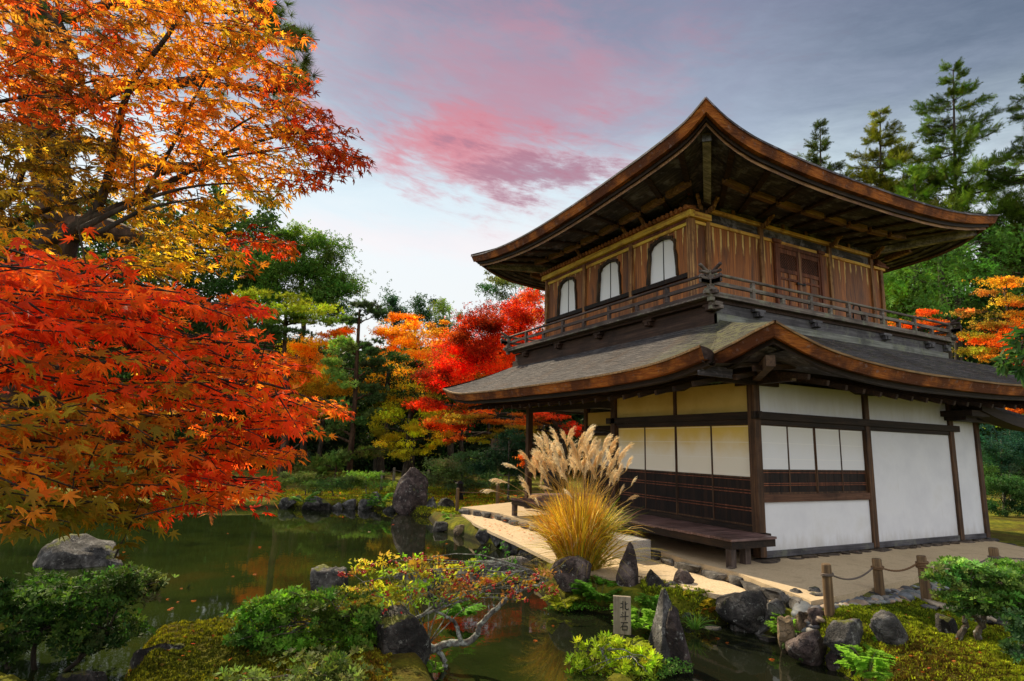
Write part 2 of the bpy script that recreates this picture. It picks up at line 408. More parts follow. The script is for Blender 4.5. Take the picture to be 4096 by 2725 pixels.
def plank_mat(name, axis, w, gold_z0):
    """vertical boards, bare brown, with gold leaf left along the joints under the top beam"""
    m, t, b = new_mat(name)
    v = coords(t); x, y, z = sep(t, v); a = x if axis == 'x' else y
    pa = math_n(t, 'DIVIDE', a, w); fr = math_n(t, 'FRACT', pa); idx = math_n(t, 'FLOOR', pa)
    st = (34, 34, 0.9); n1 = noise(t, coords(t, st), 1.0, 8, 0.65, 0.2)
    n2 = noise(t, coords(t, (5, 5, 0.6)), 1.5, 5, 0.6)
    wn = N(t, 'ShaderNodeTexWhiteNoise', noise_dimensions='1D'); t.links.new(idx, wn.inputs['W'])
    c_ = ramp(t, n1, [(0.26, (.085, .025, .005)), (0.5, (.28, .085, .013)), (0.78, (.50, .20, .032))])
    hs = N(t, 'ShaderNodeHueSaturation'); t.links.new(c_, hs.inputs['Color']); t.links.new(math_n(t, 'ADD', math_n(t, 'MULTIPLY', wn.outputs[0], 0.9), 0.55), hs.inputs['Value']); c_ = hs.outputs[0]
    c_ = mix_c(t, math_n(t, 'MULTIPLY', step(t, n2, 0.52, 0.68), 0.7), c_, (.03, .013, .009))
    edge = math_n(t, 'ABSOLUTE', math_n(t, 'SUBTRACT', fr, 0.5))           # 0.5 at the joint
    wob = noise(t, coords(t, (16, 16, 5)), 1.0, 4, 0.6)
    e2 = math_n(t, 'ADD', edge, math_n(t, 'MULTIPLY', math_n(t, 'SUBTRACT', wob, 0.5), 0.16))
    hz = math_n(t, 'ADD', z, math_n(t, 'MULTIPLY', math_n(t, 'SUBTRACT', math_n(t, 'ADD', math_n(t, 'MULTIPLY', wn.outputs[0], 0.6), math_n(t, 'MULTIPLY', wob, 0.6)), 0.6), 1.0))
    gm = math_n(t, 'MULTIPLY', step(t, e2, 0.375, 0.42), step(t, hz, gold_z0-0.1, gold_z0+0.15))
    c_ = mix_c(t, gm, c_, (.80, .55, .18))
    c_ = mix_c(t, math_n(t, 'MULTIPLY', step(t, edge, 0.484, 0.494), 0.9), c_, (.008, .004, .003))
    t.links.new(c_, b.inputs['Base Color']); b.inputs['Roughness'].default_value = 0.62
    bump(t, b, math_n(t, 'SUBTRACT', n1, math_n(t, 'MULTIPLY', step(t, edge, 0.47, 0.495), 0.9)), 0.4, 0.012)
    return m
M['plank_x'] = plank_mat('plank_wall_x', 'x', 0.235, 6.28)
M['plank_y'] = plank_mat('plank_wall_y', 'y', 0.235, 6.40)
M['plank_low'] = plank_mat('plank_dado_y', 'y', 0.16, 99.0)

def plaster():
    m, t, b = new_mat('white_plaster')
    v = coords(t); n1 = noise(t, v, 1.2, 7, 0.6); n2 = noise(t, v, 60, 3, 0.6)
    c_ = ramp(t, n1, [(0.3, (.66, .67, .70)), (0.55, (.75, .76, .78)), (0.75, (.68, .68, .67))])
    zs = math_n(t, 'ADD', sep(t, v)[2], math_n(t, 'MULTIPLY', math_n(t, 'SUBTRACT', noise(t, coords(t, (7, 7, 1.5)), 1.0, 7, 0.7), 0.5), 0.7))
    c_ = mix_c(t, math_n(t, 'MULTIPLY', step(t, zs, 0.36, 0.02), 0.45), c_, (.40, .36, .29))      # rain splash at the foot
    c_ = mix_c(t, math_n(t, 'MULTIPLY', step(t, zs, 2.2, 2.9), 0.6), c_, (.50, .46, .34))     # yellower and darker towards the top
    n5 = noise(t, coords(t, (14, 14, 0.6)), 1.0, 6, 0.7); c_ = mix_c(t, math_n(t, 'MULTIPLY', step(t, n5, 0.62, 0.75), 0.22), c_, (.42, .40, .36))
    t.links.new(c_, b.inputs['Base Color']); b.inputs['Roughness'].default_value = 0.9; b.inputs['Specular IOR Level'].default_value = 0.1
    bump(t, b, n2, 0.12, 0.004)
    return m
M['plaster'] = plaster()
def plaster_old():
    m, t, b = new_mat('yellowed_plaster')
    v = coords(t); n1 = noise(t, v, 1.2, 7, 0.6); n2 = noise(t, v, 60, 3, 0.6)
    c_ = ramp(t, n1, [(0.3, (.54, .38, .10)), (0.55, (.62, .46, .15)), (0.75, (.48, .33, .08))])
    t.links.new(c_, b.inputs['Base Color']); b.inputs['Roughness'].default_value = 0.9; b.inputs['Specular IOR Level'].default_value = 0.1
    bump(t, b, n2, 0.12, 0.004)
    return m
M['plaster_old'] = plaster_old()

def paper(name, base, top_col, z0, z1):
    """screen paper in strips: seams every 0.27 m, the paper is yellower towards the lintel"""
    m, t, b = new_mat(name)
    v = coords(t); x, y, z = sep(t, v); n1 = noise(t, v, 2.0, 6, 0.6)
    zz_ = math_n(t, 'ADD', z, math_n(t, 'MULTIPLY', math_n(t, 'SUBTRACT', n1, 0.5), 0.5))
    c_ = mix_c(t, step(t, zz_, z0, z1), base, top_col)  # blends to the second tone with height
    fr = math_n(t, 'FRACT', math_n(t, 'DIVIDE', z, 0.27))
    c_ = mix_c(t, math_n(t, 'MULTIPLY', step(t, fr, 0.94, 0.97), 0.45), c_, (.88, .86, .80))
    t.links.new(c_, b.inputs['Base Color']); b.inputs['Roughness'].default_value = 0.85; b.inputs['Specular IOR Level'].default_value = 0.1
    return m
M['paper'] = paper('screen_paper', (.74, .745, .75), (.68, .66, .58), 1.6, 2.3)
M['paper_y'] = paper('yellow_screen_paper', (.82, .78, .66), (.70, .50, .11), 1.55, 2.15)
M['paper_w'] = paper('window_paper', (.82, .83, .84), (.80, .80, .78), 5.6, 6.4)

def stone(name, dark, mid, light, moss=0.5, lichen=0.5, mosscol=(.14, .15, .02)):
    m, t, b = new_mat(name)
    oi = N(t, 'ShaderNodeObjectInfo')
    tcn = N(t, 'ShaderNodeTexCoord'); ad = N(t, 'ShaderNodeVectorMath', operation='ADD')
    sc_ = N(t, 'ShaderNodeVectorMath', operation='SCALE'); sc_.inputs['Scale'].default_value = 37.0
    cb = N(t, 'ShaderNodeCombineXYZ'); t.links.new(oi.outputs['Random'], cb.inputs[0]); t.links.new(oi.outputs['Random'], cb.inputs[1]); t.links.new(cb.outputs[0], sc_.inputs[0])
    t.links.new(tcn.outputs['Object'], ad.inputs[0]); t.links.new(sc_.outputs[0], ad.inputs[1]); v = ad.outputs[0]
    n1 = noise(t, v, 4.5, 10, 0.68, 0.4); n2 = noise(t, v, 2.0, 7, 0.65); n3 = noise(t, v, 11, 8, 0.72); n4 = noise(t, v, 38, 5, 0.7)
    vo = N(t, 'ShaderNodeTexVoronoi', feature='DISTANCE_TO_EDGE', inp={'Scale': 2.6}); 
    dv = N(t, 'ShaderNodeVectorMath', operation='ADD'); cn_ = N(t, 'ShaderNodeTexNoise', inp={'Scale': 3.0, 'Detail': 5.0}); t.links.new(v, cn_.inputs['Vector'])
    t.links.new(v, dv.inputs[0]); t.links.new(cn_.outputs['Color'], dv.inputs[1]); t.links.new(dv.outputs[0], vo.inputs['Vector'])
    c_ = ramp(t, n1, [(0.36, dark), (0.5, mid), (0.66, light)])
    c_ = mix_c(t, math_n(t, 'MULTIPLY', step(t, n2, 0.48, 0.60), 0.75), c_, dark)
    c_ = mix_c(t, math_n(t, 'MULTIPLY', step(t, vo.outputs['Distance'], 0.035, 0.0), 0.75), c_, tuple(0.3*a for a in dark))
    c_ = mix_c(t, math_n(t, 'MULTIPLY', math_n(t, 'MULTIPLY', step(t, n3, 0.60-0.05*lichen, 0.68), step(t, n4, 0.42, 0.56)), 0.9*min(1, lichen*1.4)), c_, (.46, .47, .42))
    nz = sep(t, geo(t, 'Normal'))[2]
    if moss > 0:
        mk = math_n(t, 'ADD', math_n(t, 'MULTIPLY', nz, 0.55), math_n(t, 'MULTIPLY', math_n(t, 'SUBTRACT', n2, 0.5), 2.6))
        mk = math_n(t, 'MULTIPLY', step(t, mk, 0.95-0.75*moss, 1.1-0.75*moss), step(t, n4, 0.30, 0.5))
        c_ = mix_c(t, mk, c_, mosscol)
    t.links.new(c_, b.inputs['Base Color']); b.inputs['Roughness'].default_value = 0.8; b.inputs['Specular IOR Level'].default_value = 0.35
    bump(t, b, math_n(t, 'ADD', n1, math_n(t, 'MULTIPLY', n4, 0.45)), 1.0, 0.07)
    return m
M['st_grey'] = stone('grey_stone', (.022, .021, .020), (.095, .090, .082), (.29, .28, .26), 0.5, 0.9)
M['st_dark'] = stone('dark_stone', (.010, .009, .008), (.046, .041, .036), (.17, .155, .135), 0.5, 0.85)
M['st_purple'] = stone('purple_stone', (.020, .014, .013), (.082, .056, .050), (.215, .165, .145), 0.42, 0.9)
M['st_ochre'] = stone('ochre_stone', (.07, .05, .03), (.24, .17, .09), (.42, .32, .20), 0.12, 0.3)
M['st_slab'] = stone('edging_stone', (.035, .033, .032), (.12, .113, .105), (.25, .235, .215), 0.10, 0.4)
M['st_brown'] = stone('footing_stone', (.035, .024, .016), (.10, .072, .050), (.20, .155, .115), 0.0, 0.2)

def granite():
    m, t, b = new_mat('granite'); v = coords(t); n1 = noise(t, v, 90, 3, 0.7); n2 = noise(t, v, 3, 5, 0.6)
    c_ = ramp(t, n1, [(0.35, (.10, .10, .10)), (0.5, (.36, .35, .34)), (0.66, (.58, .56, .54))])
    c_ = mix_c(t, math_n(t, 'MULTIPLY', n2, 0.5), c_, (.30, .28, .26))
    t.links.new(c_, b.inputs['Base Color']); b.inputs['Roughness'].default_value = 0.75; return m
M['granite'] = granite()

def ground_mat():
    m, t, b = new_mat('mossy_ground'); v = coords(t)
    n1 = noise(t, v, 0.55, 7, 0.6, 0.3); n2 = noise(t, v, 5.5, 8, 0.72); n3 = noise(t, v, 34, 6, 0.75); n4 = noise(t, v, 1.6, 7, 0.7)
    c_ = ramp(t, n2, [(0.30, (.035, .042, .005)), (0.5, (.15, .16, .012)), (0.70, (.34, .32, .025))])
    c_ = mix_c(t, math_n(t, 'MULTIPLY', step(t, n1, 0.44, 0.62), 0.75), c_, (.085, .050, .014))
    c_ = mix_c(t, math_n(t, 'MULTIPLY', step(t, n4, 0.50, 0.63), 0.65), c_, (.055, .085, .012))
    c_ = mix_c(t, math_n(t, 'MULTIPLY', step(t, n3, 0.62, 0.68), math_n(t, 'MULTIPLY', step(t, n1, 0.40, 0.6), 0.9)), c_, (.34, .10, .02))
    c_ = mix_c(t, math_n(t, 'MULTIPLY', step(t, n3, 0.45, 0.30), 0.6), c_, (.014, .014, .004))
    zw = math_n(t, 'ADD', sep(t, v)[2], math_n(t, 'MULTIPLY', math_n(t, 'SUBTRACT', n2, 0.5), 0.10))
    c_ = mix_c(t, math_n(t, 'MULTIPLY', step(t, zw, -0.36, -0.45), 0.85), c_, (.014, .013, .008))      # wet earth at the waterline
    t.links.new(c_, b.inputs['Base Color']); b.inputs['Roughness'].default_value = 0.95; b.inputs['Specular IOR Level'].default_value = 0.1
    bump(t, b, math_n(t, 'ADD', n2, math_n(t, 'MULTIPLY', n3, 0.7)), 1.0, 0.05)
    return m
M['ground'] = ground_mat()

def sand_mat(name, base, dark, light, rake):
    m, t, b = new_mat(name); v = coords(t)
    n1 = noise(t, v, 0.9, 6, 0.6); n2 = noise(t, v, 34, 7, 0.85); n3 = noise(t, v, 5, 6, 0.65)
    c_ = ramp(t, n2, [(0.3, dark), (0.5, base), (0.7, light)])
    c_ = mix_c(t, math_n(t, 'MULTIPLY', step(t, n1, 0.45, 0.7), 0.35), c_, dark)
    h = n2
    if rake:
        n5 = noise(t, coords(t, (3.2, 24, 1)), 1.0, 4, 0.55, 0.6)
        c_ = mix_c(t, math_n(t, 'MULTIPLY', step(t, n5, 0.60, 0.68), 0.40), c_, tuple(0.6*a for a in base))
        h = math_n(t, 'SUBTRACT', n2, math_n(t, 'MULTIPLY', step(t, n5, 0.56, 0.64), 0.8))
    else:
        c_ = mix_c(t, math_n(t, 'MULTIPLY', step(t, n3, 0.50, 0.66), 0.5), c_, tuple(0.66*a for a in base))
    t.links.new(c_, b.inputs['Base Color']); b.inputs['Roughness'].default_value = 0.95; b.inputs['Specular IOR Level'].default_value = 0.1
    bump(t, b, h, 0.5, 0.012)
    return m
M['sand'] = sand_mat('raked_gravel', (.60, .47, .30), (.30, .22, .13), (.80, .67, .47), True)
M['earth'] = sand_mat('packed_earth', (.53, .41, .255), (.38, .285, .17), (.66, .53, .35), False)

def water_mat():
    m, t, b = new_mat('pond_water'); v = coords(t)
    n1 = noise(t, v, 0.35, 5, 0.6); n2 = noise(t, coords(t, (5, 5, 5)), 1.0, 4, 0.55); n3 = noise(t, coords(t, (1.2, 1.2, 1)), 1.0, 5, 0.6)
    c_ = ramp(t, n1, [(0.3, (.008, .014, .004)), (0.55, (.021, .031, .006)), (0.75, (.048, .036, .007))])
    c_ = mix_c(t, math_n(t, 'MULTIPLY', step(t, n3, 0.55, 0.7), 0.5), c_, (.006, .008, .004))
    c_ = mix_c(t, math_n(t, 'MULTIPLY', step(t, sep(t, v)[0], -5.6, -3.9), 0.85), c_, (.007, .008, .005))      # darker water colour on the stream side
    t.links.new(c_, b.inputs['Base Color']); b.inputs['Roughness'].default_value = 0.02; b.inputs['IOR'].default_value = 1.33
    b.inputs['Specular IOR Level'].default_value = 0.55
    bump(t, b, math_n(t, 'ADD', n2, math_n(t, 'MULTIPLY', n3, 0.6)), 0.05, 0.015)
    return m
M['water'] = water_mat()

def leaf_mat(name, trans=0.5, rough=0.5, spec=0.3, tint=(1, 1, 1), two=0.0):
    m, t, b = new_mat(name)
    a = N(t, 'ShaderNodeAttribute', attribute_name='Col')
    b.inputs['Roughness'].default_value = rough; b.inputs['Specular IOR Level'].default_value = spec
    t.links.new(a.outputs['Color'], b.inputs['Base Color'])
    tr = N(t, 'ShaderNodeBsdfTranslucent'); mx = N(t, 'ShaderNodeMixShader'); mx.inputs[0].default_value = trans
    tm = N(t, 'ShaderNodeMix', data_type='RGBA', blend_type='MULTIPLY'); tm.inputs[0].default_value = 1.0
    t.links.new(a.outputs['Color'], tm.inputs[6]); tm.inputs[7].default_value = (*tint, 1)
    t.links.new(tm.outputs[2], tr.inputs[0])
    out = [n for n in t.nodes if n.type == 'OUTPUT_MATERIAL'][0]
    t.links.new(b.outputs[0], mx.inputs[1]); t.links.new(tr.outputs[0], mx.inputs[2]); t.links.new(mx.outputs[0], out.inputs[0])
    return m
M['maple_leaf'] = leaf_mat('maple_leaf', 0.64, 0.55, 0.12, (1.7, 1.6, 1.2))
M['leaf'] = leaf_mat('broad_leaf', 0.35, 0.6, 0.12, (1.3, 1.4, 0.8))
M['needle'] = leaf_mat('needle', 0.32, 0.65, 0.08, (1.3, 1.4, 0.8))
M['grass'] = leaf_mat('dry_grass', 0.40, 0.5, 0.3, (1.2, 1.1, 0.9))
M['plume'] = leaf_mat('plume', 0.50, 0.7, 0.1, (1.15, 1.1, 1.0))
M['mosst'] = leaf_mat('moss_tuft', 0.25, 0.8, 0.1, (1.2, 1.2, 0.8))

def bark_mat(name, dark, mid, light, lich=0.0, sc=1.0):
    m, t, b = new_mat(name)
    v = coords(t); n1 = noise(t, coords(t, (9*sc, 9*sc, 2.2*sc)), 1.0, 8, 0.7, 0.5); n2 = noise(t, v, 9*sc, 7, 0.7)
    c_ = ramp(t, n1, [(0.32, dark), (0.5, mid), (0.7, light)])
    if lich: c_ = mix_c(t, math_n(t, 'MULTIPLY', step(t, n2, 0.56-0.08*lich, 0.62), 0.9), c_, (.40, .44, .38))
    t.links.new(c_, b.inputs['Base Color']); b.inputs['Roughness'].default_value = 0.85; b.inputs['Specular IOR Level'].default_value = 0.2
    bump(t, b, n1, 0.9, 0.03)
    return m
M['bark'] = bark_mat('tree_bark', (.010, .008, .006), (.040, .031, .022), (.11, .088, .06))
M['bark_pine'] = bark_mat('pine_bark', (0.0130, 0.0065, 0.0043), (0.0594, 0.0324, 0.0194), (0.1620, 0.0918, 0.0540), 0, 0.7)
M['bark_lichen'] = bark_mat('lichen_bark', (.03, .027, .024), (.13, .12, .105), (.30, .28, .25), 1.2, 2.0)
M['bark_smooth'] = bark_mat('smooth_bark', (.030, .022, .016), (.095, .075, .055), (.20, .165, .125), 0.25, 2.0)
def flat(name, c_, rough=0.7, metal=0.0):
    m, t, b = new_mat(name); v = coords(t); n1 = noise(t, v, 9, 5, 0.6)
    cc = mix_c(t, n1, tuple(0.75*a for a in c_), tuple(min(1, 1.2*a) for a in c_)); t.links.new(cc, b.inputs['Base Color'])
    b.inputs['Roughness'].default_value = rough; b.inputs['Metallic'].default_value = metal; return m
M['straw'] = flat('straw_stem', (.42, .26, .07)); M['bamboo_pole'] = flat('bamboo', (.42, .34, .24))
M['rope'] = flat('hemp_rope', (.16, .085, .035)); M['rope_grey'] = flat('weathered_rope', (.12, .09, .07))
M['iron'] = flat('black_iron', (.012, .012, .013), 0.5, 0.6)
M['ink'] = flat('black_ink', (.006, .006, .006), 0.6)
M['bronze'] = flat('old_bronze', (.16, .11, .05), 0.45, 0.7)
M['berry'] = flat('red_berry', (.42, .012, .010), 0.3)

# ------------------------------------------------------------------ the pavilion (corner of the ground floor at the origin, walls along x and y)
pav = thing('temple_pavilion', (0, 0, 0), 'two-storey wooden temple pavilion with curved bark roofs, white lower walls and a railed balcony', 'temple')
def P(name, mb, m, parent=pav, **kw): return mb.build(name, m, parent, **kw)

HT = 2.887
M['sill'] = wood('sill_wood', (.035, .014, .008), (.10, .045, .024), (.20, .10, .055), 'x')
# --- ground floor, right wall (y = 0)
def plaster_panel(x0, x1, y0, y1, z0, z1, name='plaster_panel', m=None):
    return P(name, MB().box(x0, x1, y0, y1, z0, z1), m or M['plaster'])
XB = [0.0, 3.052, 6.025, 7.079]
plaster_panel(.08, 2.98, .02, .10, 2.40, 2.92)
plaster_panel(3.12, 5.95, .02, .10, 2.40, 2.92)
plaster_panel(.08, 2.98, .02, .10, .13, .90)
plaster_panel(3.12, 5.95, .02, .10, .13, 2.22)
plaster_panel(6.10, 7.01, .02, .10, .13, 2.92)
for x in XB: P('post', MB().box(x-.075, x+.075, -.03, .12, .04, 2.97), M['post'], bevel=.006)
P('tie_beam', MB().box(-.11, 6.30, -.055, .02, 2.27, 2.40), M['beam_x'], bevel=.006)
P('lintel', MB().box(.075, 5.95, -.012, .08, 2.19, 2.268), M['beam_x'])
P('window_sill', MB().box(.075, 2.977, -.02, .09, .905, 1.03), M['sill'])

P('base_board', MB().box(.075, 2.977, -.012, .09, .03, .128), M['skirt'])
P('base_board', MB().box(3.127, 5.95, -.012, .09, .03, .128), M['skirt'])
P('base_board', MB().box(6.10, 7.004, -.012, .09, .03, .128), M['skirt'])
def screen(axis, a0, a1, z0, zw, z1, off, m_paper, seams=2):
    """sliding screen: paper above, boarded dado below"""
    def bx(mb, u0, u1, w0, w1, zz0, zz1):
        return mb.box(u0, u1, off+w0, off+w1, zz0, zz1) if axis == 'x' else mb.box(off+w0, off+w1, u0, u1, zz0, zz1)
    fr = MB()
    for u0, u1 in ((a0, a0+.022), (a1-.022, a1)): bx(fr, u0, u1, 0, .03, z0, z1)
    bx(fr, a0+.022, a1-.022, 0, .03, z1-.018, z1); bx(fr, a0+.022, a1-.022, 0, .03, z0, z0+.03); bx(fr, a0+.022, a1-.022, 0, .03, zw-.02, zw+.006)
    s = P('sliding_screen', fr, M['post'])
    bx_p = bx(MB(), a0+.022, a1-.022, .008, .022, zw+.006, z1-.018); bx_p.build('paper', m_paper, s)
    d = bx(MB(), a0+.022, a1-.022, .012, .024, z0+.03, zw-.02)
    n = max(2, int((a1-a0)/.24))
    for i in range(1, n): u = a0+(a1-a0)*i/n; bx(d, u-.006, u+.006, .009, .0118, z0+.03, zw-.02)
    d.build('dado', M['post_dark'], s)
    r = MB(); h = zw-z0
    for f in ((.30, .36, .66, .72) if h > .6 else (.34, .42)):
        bx(r, a0+.022, a1-.022, -.004, .0085, z0+h*f, z0+h*f+.016)
    bx(r, a0+.022, a1-.022, -.004, .0085, zw-.055, zw-.04)
    r.build('batten', M['door'], s)
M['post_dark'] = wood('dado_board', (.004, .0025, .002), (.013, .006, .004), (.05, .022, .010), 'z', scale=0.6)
w = (2.977-.075)/4
for i in range(4): screen('x', .075+i*w+.001, .075+(i+1)*w-.001, 1.03, 1.434, 2.19, .02+.012*(i % 2), M['paper'])
# --- ground floor, left wall (x = 0)
YL = 3.868
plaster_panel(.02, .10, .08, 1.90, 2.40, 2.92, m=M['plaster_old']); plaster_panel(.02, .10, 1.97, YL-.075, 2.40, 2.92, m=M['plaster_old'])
P('post', MB().box(-.055, .095, YL-.075, YL+.075, .04, 2.97), M['post'], bevel=.006)
P('strut', MB().box(-.015, .09, 1.90, 1.97, 2.402, 2.95), M['post'])
P('tie_beam', MB().box(-.055, .02, -.11, YL+.25, 2.272, 2.402), M['beam_y'], bevel=.006)
P('lintel', MB().box(-.012, .08, .125, YL-.077, 2.19, 2.27), M['beam_y'])
P('threshold', MB().box(-.07, .09, .125, YL-.077, .40, .50), M['beam_y'])
w = (YL-.077-.125)/4
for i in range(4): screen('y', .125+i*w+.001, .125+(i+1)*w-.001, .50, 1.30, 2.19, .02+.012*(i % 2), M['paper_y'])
P('floor_beam', MB().box(-.10, -.02, -.14, YL+.1, .30, .43), M['beam_y'], bevel=.006)
bolt = MB()
for yy in (-.06,): bolt.tube([(-.102, yy, .365), (-.125, yy, .365)], [.022, .018], 8)
bolt.tube([(-.06, -.139, .365), (-.06, -.158, .365)], [.022, .018], 8)
P('bolt', bolt, M['bronze'])
P('floor_beam_end', MB().box(-.10, .06, -.139, -.045, .30, .43), M['beam_x'], bevel=.006)
P('dark_crawl_board', MB().box(.03, .08, .08, YL, .05, .40), M['post_dark'])
# porch to the left of the screens: open bay with a recessed wall
P('porch_post', MB().box(-.075, .075, 7.665, 7.815, .04, 2.95), M['post'], bevel=.006)
P('porch_beam', MB().box(-.05, .05, YL+.08, 7.665, 2.66, 2.80), M['beam_y'])
P('porch_floor', MB().box(-.02, 1.95, YL+.08, 7.75, .36, .44), M['deck'])
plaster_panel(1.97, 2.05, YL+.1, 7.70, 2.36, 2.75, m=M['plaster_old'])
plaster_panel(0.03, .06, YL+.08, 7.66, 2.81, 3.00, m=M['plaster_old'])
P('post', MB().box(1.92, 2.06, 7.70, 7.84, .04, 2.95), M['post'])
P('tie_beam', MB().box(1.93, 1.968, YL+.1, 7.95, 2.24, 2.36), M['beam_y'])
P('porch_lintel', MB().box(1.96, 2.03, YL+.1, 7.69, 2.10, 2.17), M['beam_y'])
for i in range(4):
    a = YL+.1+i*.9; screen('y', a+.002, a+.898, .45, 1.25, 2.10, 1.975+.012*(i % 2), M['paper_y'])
plaster_panel(.09, 1.95, YL+.02, YL+.07, .45, 2.85)
# rear and inner walls that close the box
plaster_panel(2.06, 7.0, 7.74, 7.80, .1, 2.9); plaster_panel(7.02, 7.08, .13, 7.74, .1, 2.9)
P('ceiling', MB().box(.05, 7.03, .14, 7.74, 2.93, 2.96), M['dark'])
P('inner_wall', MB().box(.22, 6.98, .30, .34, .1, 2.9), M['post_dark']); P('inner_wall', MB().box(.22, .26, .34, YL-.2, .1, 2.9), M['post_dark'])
# wall plates and boat-shaped brackets under the eaves
P('wall_plate', MB().box(-.30, 8.6, -.05, .10, 2.97, 3.20), M['beam_x'])
P('wall_plate', MB().box(-.05, .10, .102, 9.6, 2.972, 3.202), M['beam_y'])
def boat(axis, c_, z1=2.969, L=.46):
    pr = [(-L, z1), (-L, z1-.04), (-L*.55, z1-.105), (L*.55, z1-.105), (L, z1-.04), (L, z1)]
    f = (lambda p, k: (c_+p[0], -.075+.17*k, p[1])) if axis == 'x' else (lambda p, k: (-.075+.17*k, c_+p[0], p[1]))
    P('bracket', MB().prism(pr, f), M['beam_x'])
for x in (0.0, 3.052, 6.025): boat('x', x)
for y in (1.935, YL): boat('y', y)

# --- lower roof -------------------------------------------------------------
zl_y = np.array([-.55, .0, .53, 1.71, 3.2, 4.99, 7.38, 8.88, 9.5, 9.92]); zl_z = np.array([3.27, 3.17, 3.11, 3.06, 3.055, 3.07, 3.11, 3.18, 3.27, 3.38])
zc_y = np.array([-1.40, -1.07, -.74, -.22]); zc_z = np.array([3.57, 3.49, 3.39, 3.25])
zr_x = np.array([-1.2, -.65, -.1, .45, .96, 2.15, 3.5, 6.0, 7.4, 8.3, 8.9]); zr_z = np.array([3.57, 3.42, 3.30, 3.225, 3.18, 3.125, 3.12, 3.16, 3.24, 3.38, 3.56])
def smooth_interp(x, xs, zs):
    # cubic (Catmull-Rom style slopes)
    xs, zs = np.asarray(xs, float), np.asarray(zs, float); m = np.gradient(zs, xs)
    i = np.clip(np.searchsorted(xs, x)-1, 0, len(xs)-2); h = xs[i+1]-xs[i]; t_ = (x-xs[i])/h
    return (2*t_**3-3*t_**2+1)*zs[i]+(t_**3-2*t_**2+t_)*h*m[i]+(-2*t_**3+3*t_**2)*zs[i+1]+(t_**3-t_**2)*h*m[i+1]
SK = 4.13      # height where the roof meets the balcony skirt
def roof_sheet(name, B, T, m, nt_=12, sag=.30):
    B, T = np.asarray(B), np.asarray(T); n = len(B); V = []
    for j in range(nt_+1):
        s_ = j/nt_; p = B+(T-B)*s_; p[:, 2] = B[:, 2]+(T[:, 2]-B[:, 2])*((1-sag)*s_+sag*s_*s_); V.append(p)
    V = np.concatenate(V)
    Fc = [(j*n+i, j*n+i+1, (j+1)*n+i+1, (j+1)*n+i) for j in range(nt_) for i in range(n-1)]
    return np_mesh(name, V, Fc, m, pav, smooth=True)
def eave(B, outward, parts=True, th=.20, board=True, axis='x', lip=True, miter=(1, 1)):
    """bark edge, its thin top lip and the dark board tucked under it; outward = unit vector(s)"""
    B = np.asarray(B, float); o = np.asarray(outward, float)
    ax_ = 0 if axis == 'x' else 1; s_e = (B[:, ax_]-B[0, ax_])/(B[-1, ax_]-B[0, ax_]); sgn = np.sign(B[-1, ax_]-B[0, ax_])
    def ins(dist, dz):            # the edge line moved in by dist, corners mitred
        q = B-o*dist; q[:, 2] += dz; q[:, ax_] += sgn*dist*(miter[0]*(1-s_e)-miter[1]*s_e); return q
    top = B.copy(); bot = ins(.07, -th); inn = ins(.23, -th)
    mb = MB(); mb.strip(top, bot); mb.strip(bot, inn, False); P('bark_edge', mb, M['fascia'], smooth=True)
    if lip:
        a = B+o*.018; a[:, 2] += .008; b_ = B+o*.018; b_[:, 2] -= .026; c2 = B-o*.05; c2[:, 2] += .022; d = b_-o*.05
        P('eave_lip', MB().strip(c2, a).strip(a, b_).strip(b_, d), M['lip'])
    if board:
        k0 = ins(.17, -th); k1 = ins(.17, -th-.085); k2 = ins(.29, -th-.085); k3 = ins(.31, -th)
        P('eave_board', MB().strip(k0, k1).strip(k1, k2).strip(k2, k3), M['beam_y' if axis == 'y' else 'beam_x'])
M['lip'] = wood('eave_lip_wood', (.06, .03, .012), (.20, .11, .04), (.40, .26, .11), 'x')
ys = np.linspace(-.55, 9.92, 46); BL_ = np.stack([np.full_like(ys, -1.8), ys, smooth_interp(ys, zl_y, zl_z)], 1)
ty = np.interp(ys, [-.55, 9.92], [.78, 8.72]); TL_ = np.stack([np.full_like(ys, .05), ty, np.full_like(ys, SK)], 1)
rl_ = roof_sheet('lower_roof', BL_, TL_, M['roof_l'], nt_=18)
for v_ in rl_.data.vertices:      # the left slope dips into a shallow valley beside the corner eave
    t_v = (v_.co.x+1.8)/1.85; y_l = -.55+1.33*t_v
    v_.co.z -= .21*math.sin(math.pi*min(1, max(0, t_v)))**1.0*max(0, 1-(v_.co.y-y_l)/1.0)**2
eave(BL_, (-1, 0, 0), axis='y', miter=(0, 1))
yc = np.linspace(-1.40, -.22, 14); BC_ = np.stack([np.full_like(yc, -1.2), yc, smooth_interp(yc, zc_y, zc_z)], 1)
TC_ = np.stack([np.interp(yc, [-1.4, -.22], [.05, .05]), np.interp(yc, [-1.4, -.22], [.78, .80]), np.full_like(yc, SK)], 1)
roof_sheet('lower_roof', BC_, TC_, M['roof_l'])
eave(BC_, (-1, 0, 0), axis='y', miter=(1, 0))
